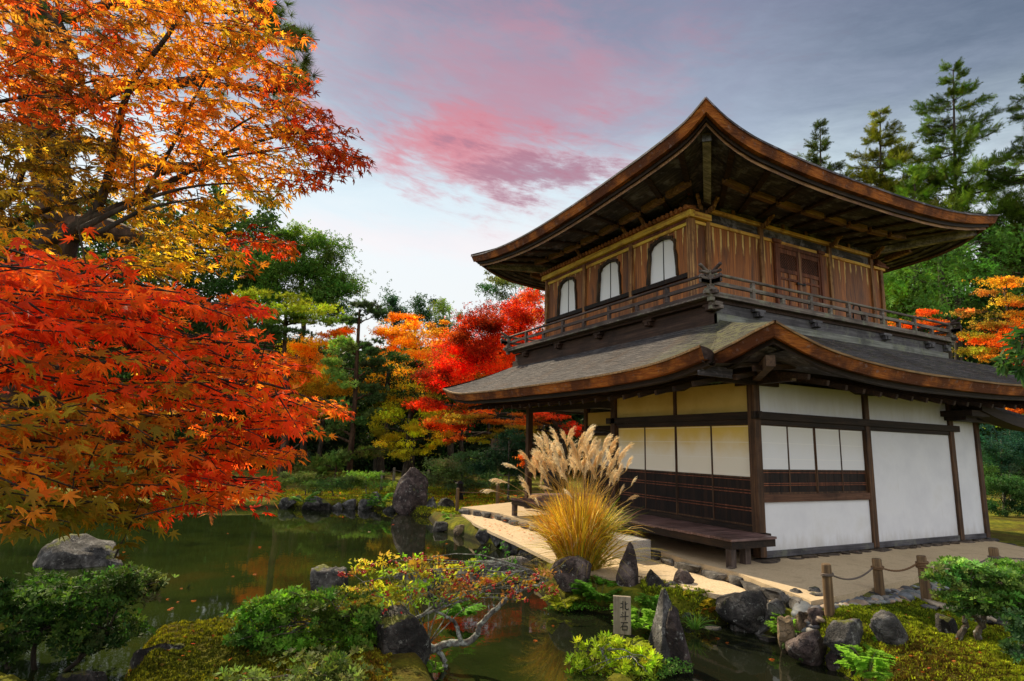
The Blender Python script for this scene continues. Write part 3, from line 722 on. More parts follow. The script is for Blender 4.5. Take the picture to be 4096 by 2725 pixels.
# the step where the left eave ends and the corner eave begins
a = np.array([[-1.8, -.55, 3.27], [-1.6, -.50, 3.262], [-1.4, -.40, 3.25], [-1.19, -.24, 3.25]])
b_ = a+np.array([0.0, 0.04, -.235]); b_[0, 0] += .07
cc_ = np.array([[-1.8, -.55, 3.272], [-1.5, -.40, 3.40], [-1.1, -.12, 3.53], [-.7, .18, 3.68]])
P('bark_edge', MB().strip(a, b_), M['fascia_dark'] if 'fascia_dark' in M else M['dark'])
tv_ = np.linspace(0, .34, 6); ml_ = np.stack([-1.8+1.85*tv_, -.55+1.33*tv_, 3.27+.86*(.7*tv_+.3*tv_*tv_)-.21*np.sin(np.pi*tv_)], 1); al_ = np.stack([np.interp(tv_, [0, .34], [-1.8, -1.19]), np.interp(tv_, [0, .11, .22, .34], [-.55, -.50, -.40, -.22]), np.interp(tv_, [0, .34], [3.27, 3.25])], 1)
P('lower_roof', MB().strip(al_, ml_), M['roof_l'], smooth=True)
xq = np.linspace(-1.195, .04, 14); s1_ = (xq+1.2)/1.25; s2_ = (xq+1.8)/1.85
A_ = np.stack([xq, -.22+1.02*s1_, 3.25+.88*(.7*s1_+.3*s1_**2)+.004], 1); B_v = np.stack([xq, -.55+1.33*s2_, 3.27+.86*(.7*s2_+.3*s2_**2)-.21*np.sin(np.pi*s2_)+.004], 1)
P('lower_roof', MB().strip(A_, A_+(B_v-A_)*.5).strip(A_+(B_v-A_)*.5, B_v+(B_v-A_)*.04), M['roof_l'], smooth=True)
P('eave_board', MB().strip(b_+np.array([.10, .10, 0]), b_+np.array([.10, .12, -.10])).box(-1.62, -.9, -.34, -.30, 2.86, 3.02), M['dark'])
xs = np.linspace(-1.2, 8.9, 50); BR_ = np.stack([xs, np.full_like(xs, -1.4), smooth_interp(xs, zr_x, zr_z)], 1)
tx = np.interp(xs, [-1.2, 8.9], [.05, 7.9]); TR_ = np.stack([tx, np.full_like(xs, .78), np.full_like(xs, SK)], 1)
roof_sheet('lower_roof', BR_, TR_, M['roof_r'])
eave(BR_, (0, -1, 0), axis='x')
yb = np.linspace(-1.4, 9.92, 30); zz_e = 3.12+.44*np.abs((yb-4.26)/5.66)**3
BX_ = np.stack([np.full_like(yb, 8.9), yb, zz_e], 1); TX_ = np.stack([np.full_like(yb, 7.9), np.interp(yb, [-1.4, 9.92], [.78, 8.72]), np.full_like(yb, SK)], 1)
roof_sheet('lower_roof', BX_[::-1], TX_[::-1], M['roof_l']); eave(BX_[::-1], (1, 0, 0), axis='y', lip=False)
xb = np.linspace(-1.8, 8.9, 30); zz_e = 3.12+.30*np.abs((xb-3.55)/5.35)**3
BB_ = np.stack([xb, np.full_like(xb, 9.92), zz_e], 1); TB_ = np.stack([np.interp(xb, [-1.8, 8.9], [.05, 7.9]), np.full_like(xb, 8.72), np.full_like(xb, SK)], 1)
roof_sheet('lower_roof', BB_[::-1], TB_[::-1], M['roof_r']); eave(BB_[::-1], (0, 1, 0), lip=False)
# soffit boards
sf = MB()
m1, m2, m3, m4, m5 = (ys < 9.6), (xs > -.93) & (xs < 8.6), (yc > -1.13), (yb > -1.1) & (yb < 9.6), (xb > -1.5) & (xb < 8.6)
sf.strip((BL_-np.array([-.16, 0, .25]))[m1], np.stack([np.full_like(ys, .0), ys, np.full_like(ys, 3.16)], 1)[m1])
sf.strip(np.stack([xs, np.full_like(xs, 0.0), np.full_like(xs, 3.165)], 1)[m2], (BR_-np.array([0, -.16, .25]))[m2])
sf.strip((BC_-np.array([-.16, 0, .25]))[m3], np.stack([np.full_like(yc, .0), yc, np.full_like(yc, 3.17)], 1)[m3])
sf.strip((BX_-np.array([.16, 0, .25]))[m4], np.stack([np.full_like(yb, 7.0), yb, np.full_like(yb, 3.16)], 1)[m4])
sf.strip((BB_-np.array([0, .16, .25]))[m5], np.stack([xb, np.full_like(xb, 7.8), np.full_like(xb, 3.16)], 1)[m5])
P('soffit', sf, M['dark'])
# rafters with pale cut ends
zL = lambda y: float(smooth_interp(np.array([y]), zl_y, zl_z)[0]); zR = lambda x: float(smooth_interp(np.array([x]), zr_x, zr_z)[0])
def rafter(a, b):
    a, b = Vector(a), Vector(b)
    r = P('rafter', MB().beam(a, b, .062, .085), M['rafter_l'])
    return r
M['rafter_l'] = wood('lower_rafter_wood', (.012, .006, .004), (.032, .016, .009), (.10, .05, .025), 'x')
for y in np.arange(.0, 9.2, .44): rafter((.02, y, 3.075), (-1.42, y, zL(y)-.405))
for x in np.arange(-.05, 8.6, .46): rafter((x, .02, 3.075), (x, -1.06, zR(x)-.405))
for y in (-.38, -.76): rafter((.02, y, 3.09), (-.92, y, float(smooth_interp(np.array([y]), zc_y, zc_z)[0])-.42))
P('hip_rafter', MB().beam((.05, .05, 2.98), (-.93, -1.08, 3.06), .13, .17), M['rafter'])
P('eave_arm', MB().beam((-.95, .0, 2.90), (.55, .0, 2.90), .10, .11).beam((.02, .4, 2.915), (.02, -.72, 2.915), .11, .12), M['rafter_l'])
P('arm_cap', MB().box(-.035, .075, -.745, -.722, 2.86, 2.97), M['bronze'])

# small porch roof at the far right corner, hip end turned to the viewer
pr = MB(); T_ = np.linspace(0, 1, 16)
e0 = np.stack([6.05+2.9*T_, -.62+0*T_, 2.70-.34*T_-.10*np.sin(T_*3.14)], 1)
e1 = e0+np.array([0, .0, .20]); e2 = e0+np.array([.0, .95, .62]); e3 = e0+np.array([0, .30, -.02])
P('side_porch_roof', MB().strip(e1, e2), M['roof_r'], smooth=True)
P('bark_edge', MB().strip(e1, e0).strip(e0, e3).add([e0[0], e1[0], e2[0], e3[0]], [(0, 1, 2, 3)]), M['beam_x'])
P('side_porch_beam', MB().box(5.72, 6.42, -.58, .04, 2.58, 2.70).box(5.85, 6.28, -.40, .03, 2.50, 2.578), M['beam_x'])
P('soffit', MB().strip(e3, e3+np.array([0, .36, .12])).box(6.3, 7.4, -.30, -.02, 2.50, 2.54), M['dark'])

# --- balcony ------------------------------------------------------------------
bx0, by0, bx1, by1 = -.20, .719, 7.92, 8.78; ZD = 4.564
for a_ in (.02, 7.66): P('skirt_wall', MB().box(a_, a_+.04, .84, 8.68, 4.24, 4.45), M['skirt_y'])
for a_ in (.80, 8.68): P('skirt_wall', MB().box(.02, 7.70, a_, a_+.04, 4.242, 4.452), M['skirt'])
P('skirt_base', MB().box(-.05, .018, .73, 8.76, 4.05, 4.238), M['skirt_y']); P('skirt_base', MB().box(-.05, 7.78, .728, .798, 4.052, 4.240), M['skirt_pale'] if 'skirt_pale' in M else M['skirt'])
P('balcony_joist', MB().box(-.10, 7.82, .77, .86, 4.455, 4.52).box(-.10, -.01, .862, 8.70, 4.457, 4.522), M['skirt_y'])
P('balcony_deck', MB().box(bx0-.06, bx1+.06, by0-.06, by1+.06, 4.523, ZD-.002), M['rail'], bevel=.006)
for y in (.90, 2.62, 4.42, 6.22, 8.0):
    P('bracket', MB().box(-.10, .018, y-.14, y+.14, 4.39, 4.448).box(-.13, -.102, y-.05, y+.05, 4.31, 4.39).box(-.10, .018, y-.08, y+.08, 4.30, 4.388), M['skirt_y'], bevel=.01)
for x in (1.09, 2.81, 5.26, 7.03): P('bracket', MB().box(x-.15, x+.15, .69, .798, 4.39, 4.448).box(x-.06, x+.06, .655, .688, 4.30, 4.388).box(x-.09, x+.09, .69, .798, 4.30, 4.386), M['skirt'], bevel=.01)
P('corner_bracket', MB().box(-.14, .05, .66, .85, 4.37, 4.45).box(-.20, .06, .72, .80, 4.30, 4.368).box(-.08, .00, .60, .86, 4.302, 4.366), M['rail'], bevel=.012)
P('bracket', MB().box(7.72, 7.95, .72, .80, 4.37, 4.45).box(7.74, 7.86, .69, .83, 4.28, 4.368), M['skirt'], bevel=.01)
ZT_, ZM_ = 4.975, 4.80
def rail_run(axis, lo, hi, fx, m):
    f = (lambda a, z: (a, fx, z)) if axis == 'x' else (lambda a, z: (fx, a, z))
    ext = .26
    def path(z, up):
        A = [lo-ext, lo-ext*.6, lo-ext*.25, lo, lo+.4]; Z = [z+up, z+up*.52, z+up*.14, z, z]
        B_ = [hi-.4, hi, hi+ext*.25, hi+ext*.6, hi+ext]; Z2 = Z[::-1]
        return [f(a_, z_) for a_, z_ in zip(A+B_, Z+Z2)]
    P('top_rail', MB().tube(curve(path(ZT_, .13), 4), .032, 8), m, smooth=True)
    mb = MB(); pp = curve(path(ZM_, .09), 3)
    for a_, b2 in zip(pp[:-1], pp[1:]): mb.beam(a_, b2, .055, .07)
    P('middle_rail', mb, m)
    P('base_rail', MB().beam(f(lo-.16, ZD+.035), f(hi+.16, ZD+.035), .09, .066), m, bevel=.006)
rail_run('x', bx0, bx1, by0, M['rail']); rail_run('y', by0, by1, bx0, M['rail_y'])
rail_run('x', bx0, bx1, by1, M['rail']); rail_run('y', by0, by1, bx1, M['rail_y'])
def bal(x, y, tall, m): P('baluster', MB().box(x-.038, x+.038, y-.038, y+.038, ZD+.068, (ZT_-.03) if tall else (ZM_-.036)), m, bevel=.006)
for i, x in enumerate([.92, 1.78, 2.64, 3.27, 3.90, 4.5, 5.13, 5.75, 6.4, 7.1]): bal(x, by0, i % 2 == 0, M['rail'])
for i, y in enumerate([1.87, 2.80, 3.79, 4.79, 5.74, 6.70, 7.68]): bal(bx0, y, i % 2 == 0, M['rail_y'])
for i in range(7): bal(bx1, 1.7+i*.95, i % 2 == 0, M['rail_y']); bal(.8+i*.98, by1, i % 2 == 0, M['rail'])
for x in (bx0, bx1):
    for y in (by0, by1): P('corner_post', MB().box(x-.05, x+.05, y-.05, y+.05, ZD-.12, ZT_+.05).box(x-.085, x+.085, y-.085, y+.085, ZD+.07, ZD+.13), M['rail'], bevel=.006)
hx, hy = 5.05, 1.05
P('ladder_hook', MB().tube(curve([(4.6, hy, ZD), (4.6, hy, ZD+.42), (4.72, hy, ZD+.55), (4.86, hy, ZD+.48), (4.95, hy, ZD+.05)], 5), .02, 6), M['iron'], smooth=True)

# --- upper storey ----------------------------------------------------------------
sx, sy, sx1, sy1 = .70, 2.075, 7.65, 8.14
# left wall: three bays with bell-shaped windows
YP = [2.12, 4.09, 6.08, 8.08]
def bell(yc_, w=1.0, dz=0.0, k=14):
    """outline of the bell-shaped window: (y, z)"""
    prof = [(.465, 5.53), (.455, 5.75), (.43, 5.98), (.405, 6.16), (.412, 6.29), (.385, 6.345), (.345, 6.375), (.32, 6.43), (.245, 6.45), (.19, 6.475), (.10, 6.487), (0, 6.51)]
    r = [(a_*w, z+dz) for a_, z in prof]
    return [(yc_-a_, z) for a_, z in r]+[(yc_+a_, z) for a_, z in r[::-1][1:]]
for i, ym in enumerate((3.03, 5.02, 6.995)):
    y0, y1 = YP[i]+.06, YP[i+1]-.06
    o_ = bell(ym, 1.0); top = 6.62
    # boarded wall around the opening (concave outline cut from the panel)
    half = len(o_)//2
    V = []; Fc = []
    L_ = o_[:half+1]; R_ = o_[half:]
    mb = MB(); xw = .74
    lpts = [(y0, z) for _, z in L_]; mb.strip([(xw, y, z) for y, z in lpts], [(xw, y, z) for y, z in L_])
    rp = [(y1, z) for _, z in R_]; mb.strip([(xw, y, z) for y, z in R_], [(xw, y, z) for y, z in rp])
    mb.add([(xw, y0, 6.51), (xw, y1, 6.51), (xw, y1, top), (xw, y0, top)], [(0, 1, 2, 3)])
    P('plank_wall', mb, M['plank_y'])
    P('plank_dado', MB().add([(xw+.01, y0, ZD), (xw+.01, y1, ZD), (xw+.01, y1, 5.42), (xw+.01, y0, 5.42)], [(0, 1, 2, 3)]), M['plank_low'])
    fr = MB(); out = [(ym+(y-ym)*1.13+(.0), z+(.0 if abs(y-ym) > .44 else .06)*(1 if z > 6.2 else .3)) for y, z in o_]
    wav = [(y+.018*math.sin(j*2.3), z+.016*math.cos(j*2.9)) for j, (y, z) in enumerate(out)]
    fr.strip([(.70, y, z) for y, z in o_], [(.70, y, z) for y, z in wav]); fr.strip([(.70, y, z) for y, z in wav], [(.742, y, z) for y, z in wav]); fr.strip([(.80, y, z) for y, z in o_], [(.70, y, z) for y, z in o_])
    wf_ = P('bell_window', fr, M['frame_gold'] if 'frame_gold' in M else M['gold_z'])
    mb = MB().add([(.79, y, z) for y, z in o_], [tuple(range(len(o_)))]); mb.build('paper_pane', M['paper_w'], wf_)
    MB().box(.775, .788, ym-.008, ym+.008, 5.53, 6.51).build('meeting_stile', M['iron'], wf_)
    P('sill_beam', MB().box(.66, .76, YP[i]+.05, YP[i+1]-.05, 5.40, 5.50), M['post_dark'])
    P('head_strip', MB().box(.705, .742, y0, y1, 6.585, 6.66), M['gold_y'])
for y in YP: P('post', MB().box(.665, .765, y-.055, y+.055, ZD, 6.72), M['gold_z'], bevel=.006)
P('head_beam', MB().box(.60, .75, 1.98, 8.24, 6.735, 6.87), M['gold_y'], bevel=.008)
P('frieze', MB().box(.69, .74, 2.1, 8.1, 6.66, 6.735), M['door'])
P('beam_end', MB().box(.62, 1.25, 1.99, 2.14, 6.722, 6.86), M['gold'])
cn_m = MB()
for y in np.arange(2.05, 8.25, .142): cn_m.tube([(.52, y, 6.915), (.80, y, 6.965)], .055, 8)
P('round_tile_canopy', cn_m.box(.60, .86, 1.96, 8.26, 6.872, 6.90), M['bead'] if 'bead' in M else M['door'], smooth=False)
# right wall
xw = sy+.04
for a_, b_ in ((.76, 1.17), (1.28, 2.88), (3.0, 3.36), (5.12, 5.41), (5.53, 7.16), (7.28, 7.60)): P('plank_wall', MB().box(a_, b_, xw, xw+.04, ZD, 6.66), M['plank_x'])
for x in (.775, 1.225, 2.94, 5.47, 7.22, 7.64): P('post', MB().box(x-.058, x+.058, sy-.012, sy+.08, ZD, 7.0 if 1 < x < 7.5 else 6.72), M['gold_z'], bevel=.006)
P('head_beam', MB().box(1.283, 7.162, sy+.002, sy+.05, 6.66, 6.735), M['gold'])
P('wall_plate', MB().box(1.283, 7.30, sy-.02, sy+.06, 6.96, 7.05), M['gold'])
P('frieze', MB().box(1.2, 7.3, xw+.01, xw+.04, 6.735, 7.2), M['dark'])
st_ = MB()
for x in (2.05, 3.75, 4.6, 6.3): st_.box(x-.035, x+.035, sy, sy+.04, 7.05, 7.20)
P('strut', st_, M['gold_z'])
P('head_strip', MB().box(7.28, 7.78, sy-.03, sy+.05, 6.66, 6.73).box(.84, 1.16, sy-.0, sy+.05, 6.62, 6.69), M['gold'])
cn_m = MB()
for y in (2.1, 2.25, 2.40): cn_m.tube([(7.5, y, 6.90), (7.86, y, 6.84)], .05, 8)
P('round_tile_canopy', cn_m.box(7.36, 7.88, 2.0, 2.5, 6.735, 6.79), M['door'])
# the double door
dr = P('double_door', MB().box(3.37, 3.50, sy-.03, sy+.06, ZD, 6.655).box(5.02, 5.13, sy-.03, sy+.06, ZD, 6.655).box(3.50, 5.02, sy-.02, sy+.05, 6.56, 6.655).box(3.30, 3.58, sy-.05, sy+.0, 6.66, 6.745).box(4.95, 5.20, sy-.05, sy+.0, 6.66, 6.745), M['door'], bevel=.006)
for (u0, u1) in ((3.50, 4.215), (4.29, 5.02)):
    lf = MB().box(u0+.0, u0+.055, sy+.0, sy+.04, ZD, 6.555).box(u1-.055, u1, sy, sy+.04, ZD, 6.555)
    for z0, z1 in ((6.44, 6.555), (5.97, 6.06), (5.79, 5.845), (5.36, 5.42), (5.14, 5.19), (ZD, ZD+.10)): lf.box(u0+.055, u1-.055, sy+.002, sy+.038, z0, z1)
    um = (u0+u1)/2; lf.box(um-.022, um+.022, sy+.004, sy+.036, ZD+.10, 5.97)
    leaf_ = lf.build('door_leaf', M['door'], dr)
    MB().box(u0+.055, u1-.055, sy+.026, sy+.036, ZD+.1, 5.97).build('door_panel', M['plank_x'], leaf_)
    lt = MB(); zc0, zc1 = 6.06, 6.44; u_ = np.arange(u0-.5, u1+.5, .066)
    for u in u_:
        for sg in (1, -1):
            pts_ = [(u+sg*q, zc0+q*1.1) for q in np.linspace(0, .346, 12)]
            pts_ = [p for p in pts_ if u0+.055 <= p[0] <= u1-.055]
            if len(pts_) > 1: lt.beam((pts_[0][0], sy+.02, pts_[0][1]), (pts_[-1][0], sy+.02, pts_[-1][1]), .010, .010, up=(0, 1, 0))
    lt.build('lattice', M['door'], leaf_)
    MB().box(u0+.055, u1-.055, sy+.045, sy+.055, zc0, zc1).build('dark_backing', M['ink'], leaf_)
MB().box(4.215, 4.29, sy-.012, sy+.03, ZD, 6.56).build('meeting_post', M['door_pale'] if 'door_pale' in M else M['gold_z'], dr)
MB().box(4.10, 4.42, sy-.03, sy-.012, 5.74, 5.77).box(4.11, 4.17, sy-.035, sy-.01, 5.73, 5.79).box(4.34, 4.40, sy-.035, sy-.01, 5.73, 5.79).build('latch', M['iron'], dr)
# inner closing walls and floor
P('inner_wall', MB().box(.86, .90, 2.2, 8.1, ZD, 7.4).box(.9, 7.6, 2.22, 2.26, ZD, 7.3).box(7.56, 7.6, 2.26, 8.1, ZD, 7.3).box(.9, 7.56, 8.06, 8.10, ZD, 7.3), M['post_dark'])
P('plank_wall', MB().box(7.62, 7.66, 2.14, 8.14, ZD, 6.9), M['plank_y']); P('plank_wall', MB().box(.76, 7.62, 8.12, 8.16, ZD, 6.9), M['plank_x'])
# eave brackets, carved noses
def nose(p, d, name='carved_bracket', s=1.0):
    d = np.array(d, float); d /= np.linalg.norm(d); p = np.array(p, float)
    pts_ = [p+d*a_*s+np.array([0, 0, z*s]) for a_, z in ((0, 0), (.09, .01), (.15, .06), (.19, .13), (.26, .17), (.30, .24))]
    mb = MB()
    for q in range(5): mb.beam(pts_[q], pts_[q+1], .07*s, (.11-.012*q)*s)
    P(name, mb, M['gold_z'])
for x in (2.94, 5.47, 7.22): nose((x, sy-.02, 6.96), (0.25, -1, 0))
nose((1.2, sy-.03, 6.95), (0, -1, 0)); nose((1.0, sy-.03, 6.98), (-1, -.6, 0)); nose((1.1, sy-.03, 6.90), (.6, -1, 0), s=.7)
for y in (3.4, 4.09, 6.08): nose((.62, y, 6.95), (-1, 0, 0), s=.8)
P('bearing_block', MB().box(.74, 1.26, sy-.06, sy+.2, 6.88, 7.02).box(.62, 1.1, sy-.02, sy+.25, 7.02, 7.16).box(.85, 1.3, sy-.20, sy+.1, 7.022, 7.14), M['rafter_l'], bevel=.01)

# --- upper roof --------------------------------------------------------------------
ux0, uy0, ux1, uy1 = -1.0, -.07, 9.2, 10.05
ul = np.array([0, .25, .47, .9, 1.41, 2.82, 4.55, 6.72, 8.04, 9.25, 10.12]); uz = np.array([7.87, 7.755, 7.675, 7.60, 7.545, 7.445, 7.36, 7.365, 7.46, 7.61, 7.77])
rl = np.array([0, .2, .38, 1.03, 1.97, 3.25, 4.7, 6.3, 8.1, 9.1, 10.2]); rz = np.array([7.87, 7.765, 7.68, 7.49, 7.39, 7.335, 7.335, 7.37, 7.49, 7.63, 7.85])
apex = np.array([4.1, 5.0, 10.0])
def side(kind):
    t_ = np.linspace(0, 1, 60)
    if kind == 'L': a_ = t_*10.12; return np.stack([0*a_+ux0, uy0+a_, smooth_interp(a_, ul, uz)], 1), (-1, 0, 0)
    if kind == 'R': a_ = t_*10.2; return np.stack([ux0+a_, 0*a_+uy0, smooth_interp(a_, rl, rz)], 1), (0, -1, 0)
    if kind == 'X': a_ = t_*10.12; return np.stack([0*a_+ux1, uy0+a_, smooth_interp(a_, rl*10.12/10.2, rz)], 1), (1, 0, 0)
    a_ = t_*10.2; return np.stack([ux0+a_, 0*a_+uy1, smooth_interp(a_, rl, rz-.05)], 1), (0, 1, 0)
for k_ in 'LRXB':
    B_, o_ = side(k_)
    if k_ in 'XB': pass
    T_2 = np.repeat(apex[None], len(B_), 0)
    roof_sheet('upper_roof', B_, T_2, M['roof_l' if k_ in 'LX' else 'roof_r'], sag=.45)
    eave(B_, o_, th=.215, axis='y' if k_ in 'LX' else 'x', lip=False)
    P('roof_lip', MB().strip(B_+np.array(o_)*.012+np.array([0, 0, .012]), B_+np.array(o_)*.012-np.array([0, 0, .03])), M['dark'])
# boarded soffit in lapped planks from the eave board up to the wall head
def soff(kind, wx0, wy0, wx1, wy1, zi=7.22, nb=8):
    B_, o_ = side(kind); o_ = np.array(o_); n_ = len(B_)
    t_ = np.linspace(0, 1, n_)
    if kind == 'L': In = np.stack([0*t_+wx0, wy0+(wy1-wy0)*t_, 0*t_+zi], 1)
    elif kind == 'R': In = np.stack([wx0+(wx1-wx0)*t_, 0*t_+wy0, 0*t_+zi], 1)
    elif kind == 'X': In = np.stack([0*t_+wx1, wy0+(wy1-wy0)*t_, 0*t_+zi], 1)
    else: In = np.stack([wx0+(wx1-wx0)*t_, 0*t_+wy1, 0*t_+zi], 1)
    Out = B_-o_*.22; Out[:, 2] -= .275; ax_ = 1 if kind in 'LX' else 0; Out[:, ax_] += .22*(1-2*t_)*np.sign(B_[-1, ax_]-B_[0, ax_])
    mb = MB()
    for j in range(nb):
        a_ = Out+(In-Out)*(j/nb); b2 = Out+(In-Out)*((j+1.08)/nb); b2[:, 2] -= .045
        mb.strip(a_, b2)
        c3 = b2.copy(); c3[:, 2] += .045; mb.strip(b2, c3)
    return Out, In, mb
for k_ in 'LRXB':
    Out, In, mb = soff(k_, 1.22, sy, 7.22, sy1)
    P('soffit', mb, M['dark_y'] if k_ in 'LX' else M['dark'])
    # ribs across the boards, and the purlin they carry
    n_ = len(Out)
    for j in ((4, 10, 16, 22, 28, 34, 40, 46, 52) if k_ in 'LR' else (16, 28, 40)):
        a_ = Out[j]*.98+In[j]*.02-np.array([0, 0, .05]); 
        jj = int(np.clip(j, 7, n_-8)); b2 = In[j]-np.array([0, 0, .05])
        P('rib', MB().beam(a_, b2, .11, .075), M['rafter_l'])
    pu = MB(); q = Out*.52+In*.48; q[:, 2] -= .09; q = q[3:-3]
    for j in range(0, len(q)-6, 6): pu.beam(q[j]+(q[j+6]-q[j])*.10, q[j]+(q[j+6]-q[j])*.90, .12, .13)
    P('purlin', pu, M['purlin'])
    eb = MB(); q = Out.copy(); q[:, 2] -= .045; 
    eb.strip(q+np.array([0, 0, .05]), q-np.array([0, 0, .05])); P('eave_beam', eb, M['purlin'])
for (cx_, cy_, wx_, wy_) in ((ux0, uy0, 1.22, sy), (ux0, uy1, 1.22, sy1), (ux1, uy0, 7.22, sy), (ux1, uy1, 7.22, sy1)):
    a_ = np.array([wx_, wy_, 7.10]); b2 = np.array([cx_, cy_, 7.50]); e_ = a_+(b2-a_)*.80; e_[2] += .0
    hr = P('hip_rafter', MB().beam(a_+(b2-a_)*.05, e_, .15, .17), M['hip'] if 'hip' in M else M['rail'])
    MB().beam(e_, e_+(b2-a_)*.012, .165, .185).build('metal_cap', M['skirt'], hr)

# --- veranda benches and stone footings (each its own thing) ----------------------------
def veranda(y0, y1, legs, label, x0=-1.10, x1=-.10):
    b = thing('veranda_bench', (x0, (y0+y1)/2, 0), label, 'bench', 'benches along the pavilion')
    s = MB(); n = int((y1-y0)/.135); dy = (y1-y0)/n
    for i in range(n): s.box(x0, x1, y0+i*dy+.002, y0+(i+1)*dy-.002, .385+.003*(i % 3), .42+.003*((i*7) % 3))
    s.build('seat', M['deck'], b)
    MB().box(x0+.02, x0+.10, y0+.02, y1-.02, .27, .384).box(x0+.10, x1, y0+.03, y0+.10, .27, .383).box(x0+.10, x1, y1-.10, y1-.03, .27, .383).build('apron', M['beam_y'], b)
    for ly in legs:
        MB().box(x0+.02, x0+.13, ly-.055, ly+.055, .0, .268).build('leg', M['grey_post'] if 'gp' in M else M['leg'], b, bevel=.006)
    MB().box(x0+.50, x0+.62, legs[0]+.10, legs[0]+.22, .0, .268).build('leg', M['leg'], b)
M['leg'] = wood('bench_leg_wood', (.03, .02, .016), (.085, .06, .048), (.19, .145, .12), 'z', grey=(.05, .04, .036))
veranda(-.37, 3.80, [-.28, 1.86, 3.70], 'low brown plank bench under the paper screens, beside the corner post')
veranda(3.95, 6.70, [4.05, 6.60], 'brown plank bench before the open porch, left of the pampas grass')

# ------------------------------------------------------------------ ground, pond, paths
POND = np.array([(-30, 17), (-12, 15.2), (-5.61, 14.57), (-4.86, 14.11), (-4.0, 14.2), (-2.32, 13.6), (-2.05, 11.74), (-1.75, 11.03), (-2.5, 8.13), (-2.31, 7.25), (-2.27, 6.30), (-2.4, 5.48), (-2.2, 4.73), (-2.35, 3.56), (-2.9, 2.3), (-3.45, 1.35), (-3.52, .44), (-3.15, -.07), (-2.81, -.54), (-2.41, -.91), (-1.92, -1.14), (-2.01, -1.65), (-2.12, -2.26), (-2.38, -2.93), (-2.9, -4.2), (-3.8, -6.5), (-6.3, -6.2), (-6.35, -3.2), (-6.07, -1.31), (-5.58, .41), (-5.04, 1.55), (-5.25, 2.0), (-6.0, 2.0), (-6.8, 1.75), (-7.6, 1.2), (-8.11, .80), (-8.55, .82), (-8.7, .4), (-8.75, -.3), (-8.85, -1.3), (-9.3, -2.6), (-10.5, -4.2), (-13, -5.5), (-30, -7)])
POND = POND
PATHQ = [tuple(on_z(u, v, -.15)[:2]) for u, v in ((1066, 1186), (1092, 1205), (1135, 1226), (1185, 1248), (1240, 1275), (1300, 1305), (1400, 1330), (1490, 1338), (1560, 1352), (1640, 1366), (1720, 1382), (1800, 1392), (1862, 1392), (1830, 1368), (1640, 1304), (1516, 1268), (1222, 1203), (1150, 1182))]
def land_level(P2):
    x, y = P2[:, 0], P2[:, 1]
    L = np.full(len(P2), -.27)
    L += .05*np.sin(x*1.7+y*.6)*np.sin(y*1.3-x*.4)
    f = (P2-CAM[:2])@HF[:2]
    L += np.clip((f-24)/30, 0, 2)*.9                                    # the garden rises gently behind the pond
    L += .13/(1+np.exp((-2.1-x)*9))/(1+np.exp((y-4)*3))                # the right bank and the strip along the gravel path lie higher
    pd = np.where(in_poly(P2, PATHQ), 0, poly_dist(P2, PATHQ)); L += np.clip(1-pd/.5, 0, 1)**.7*np.maximum(0, -.175-L)
    L = np.where(pd < .14, np.minimum(L, -.185), L)
    mc = on_z(1990, 1425, -.08)[:2]; e1 = (P2-mc)@HR[:2]; e2 = (P2-mc)@HF[:2]; L += .17*np.exp(-((e1/.62)**2+(e2/.5)**2))   # moss mound by the rope fence
    L += .05*np.exp(-(((x+6.6)/.8)**2+((y-1.0)/.8)**2))                # moss bank this side of the pond
    L += .25*np.exp(-(((x+8.4)/3)**2+((y+7.5)/3)**2))
    return L
ISL = [(at(-60, 1215, 8.5)[:2], .55), (at(-260, 1000, 4.4)[:2], 1.3), (on_z(1425, 1600, -.45)[:2], .30)]   # knolls that carry the trees at the water
def ground_h(P2):
    P2 = np.asarray(P2, float); d = poly_dist(P2, POND); ins = in_poly(P2, POND); L = land_level(P2)
    for c_, r_ in ISL:
        di = np.linalg.norm(P2-c_, axis=1); di_in = di < r_; d = np.where(di_in & ins, (r_-di), np.where(ins, np.minimum(d, np.abs(di-r_)), d)); ins = ins & ~di_in
    t_ = np.clip(d/.26, 0, 1); t_ = t_*t_*(3-2*t_)
    return np.where(ins, -.50-np.clip(d*.8, 0, .6)-.03, -.53+(L+.53)*t_)
def grid_sheet(name, xs_, ys_, hf, m):
    X, Y = np.meshgrid(xs_, ys_); P2 = np.stack([X.ravel(), Y.ravel()], 1); Z = hf(P2)
    nx, ny = len(xs_), len(ys_); i, j = np.meshgrid(np.arange(nx-1), np.arange(ny-1)); a_ = (j*nx+i).ravel()
    return np_mesh(name, np.column_stack([P2, Z]), np.stack([a_, a_+1, a_+nx+1, a_+nx], 1), m, smooth=True)
def nonuni(lo, a, b_, hi, fine, coarse):
    return np.unique(np.concatenate([np.linspace(lo, a, coarse), np.arange(a, b_, fine), np.linspace(b_, hi, coarse)]))
g = grid_sheet('ground', nonuni(-300, -14, 12, 320, .11, 26), nonuni(-120, -8, 18, 420, .11, 26), ground_h, M['ground']); g['kind'] = 'structure'
wtr = np_mesh('pond_water', [(-40, -9, -.5), (1.5, -9, -.5), (1.5, 19, -.5), (-40, 19, -.5)], [(0, 1, 2, 3)], M['water']); wtr['kind'] = 'structure'

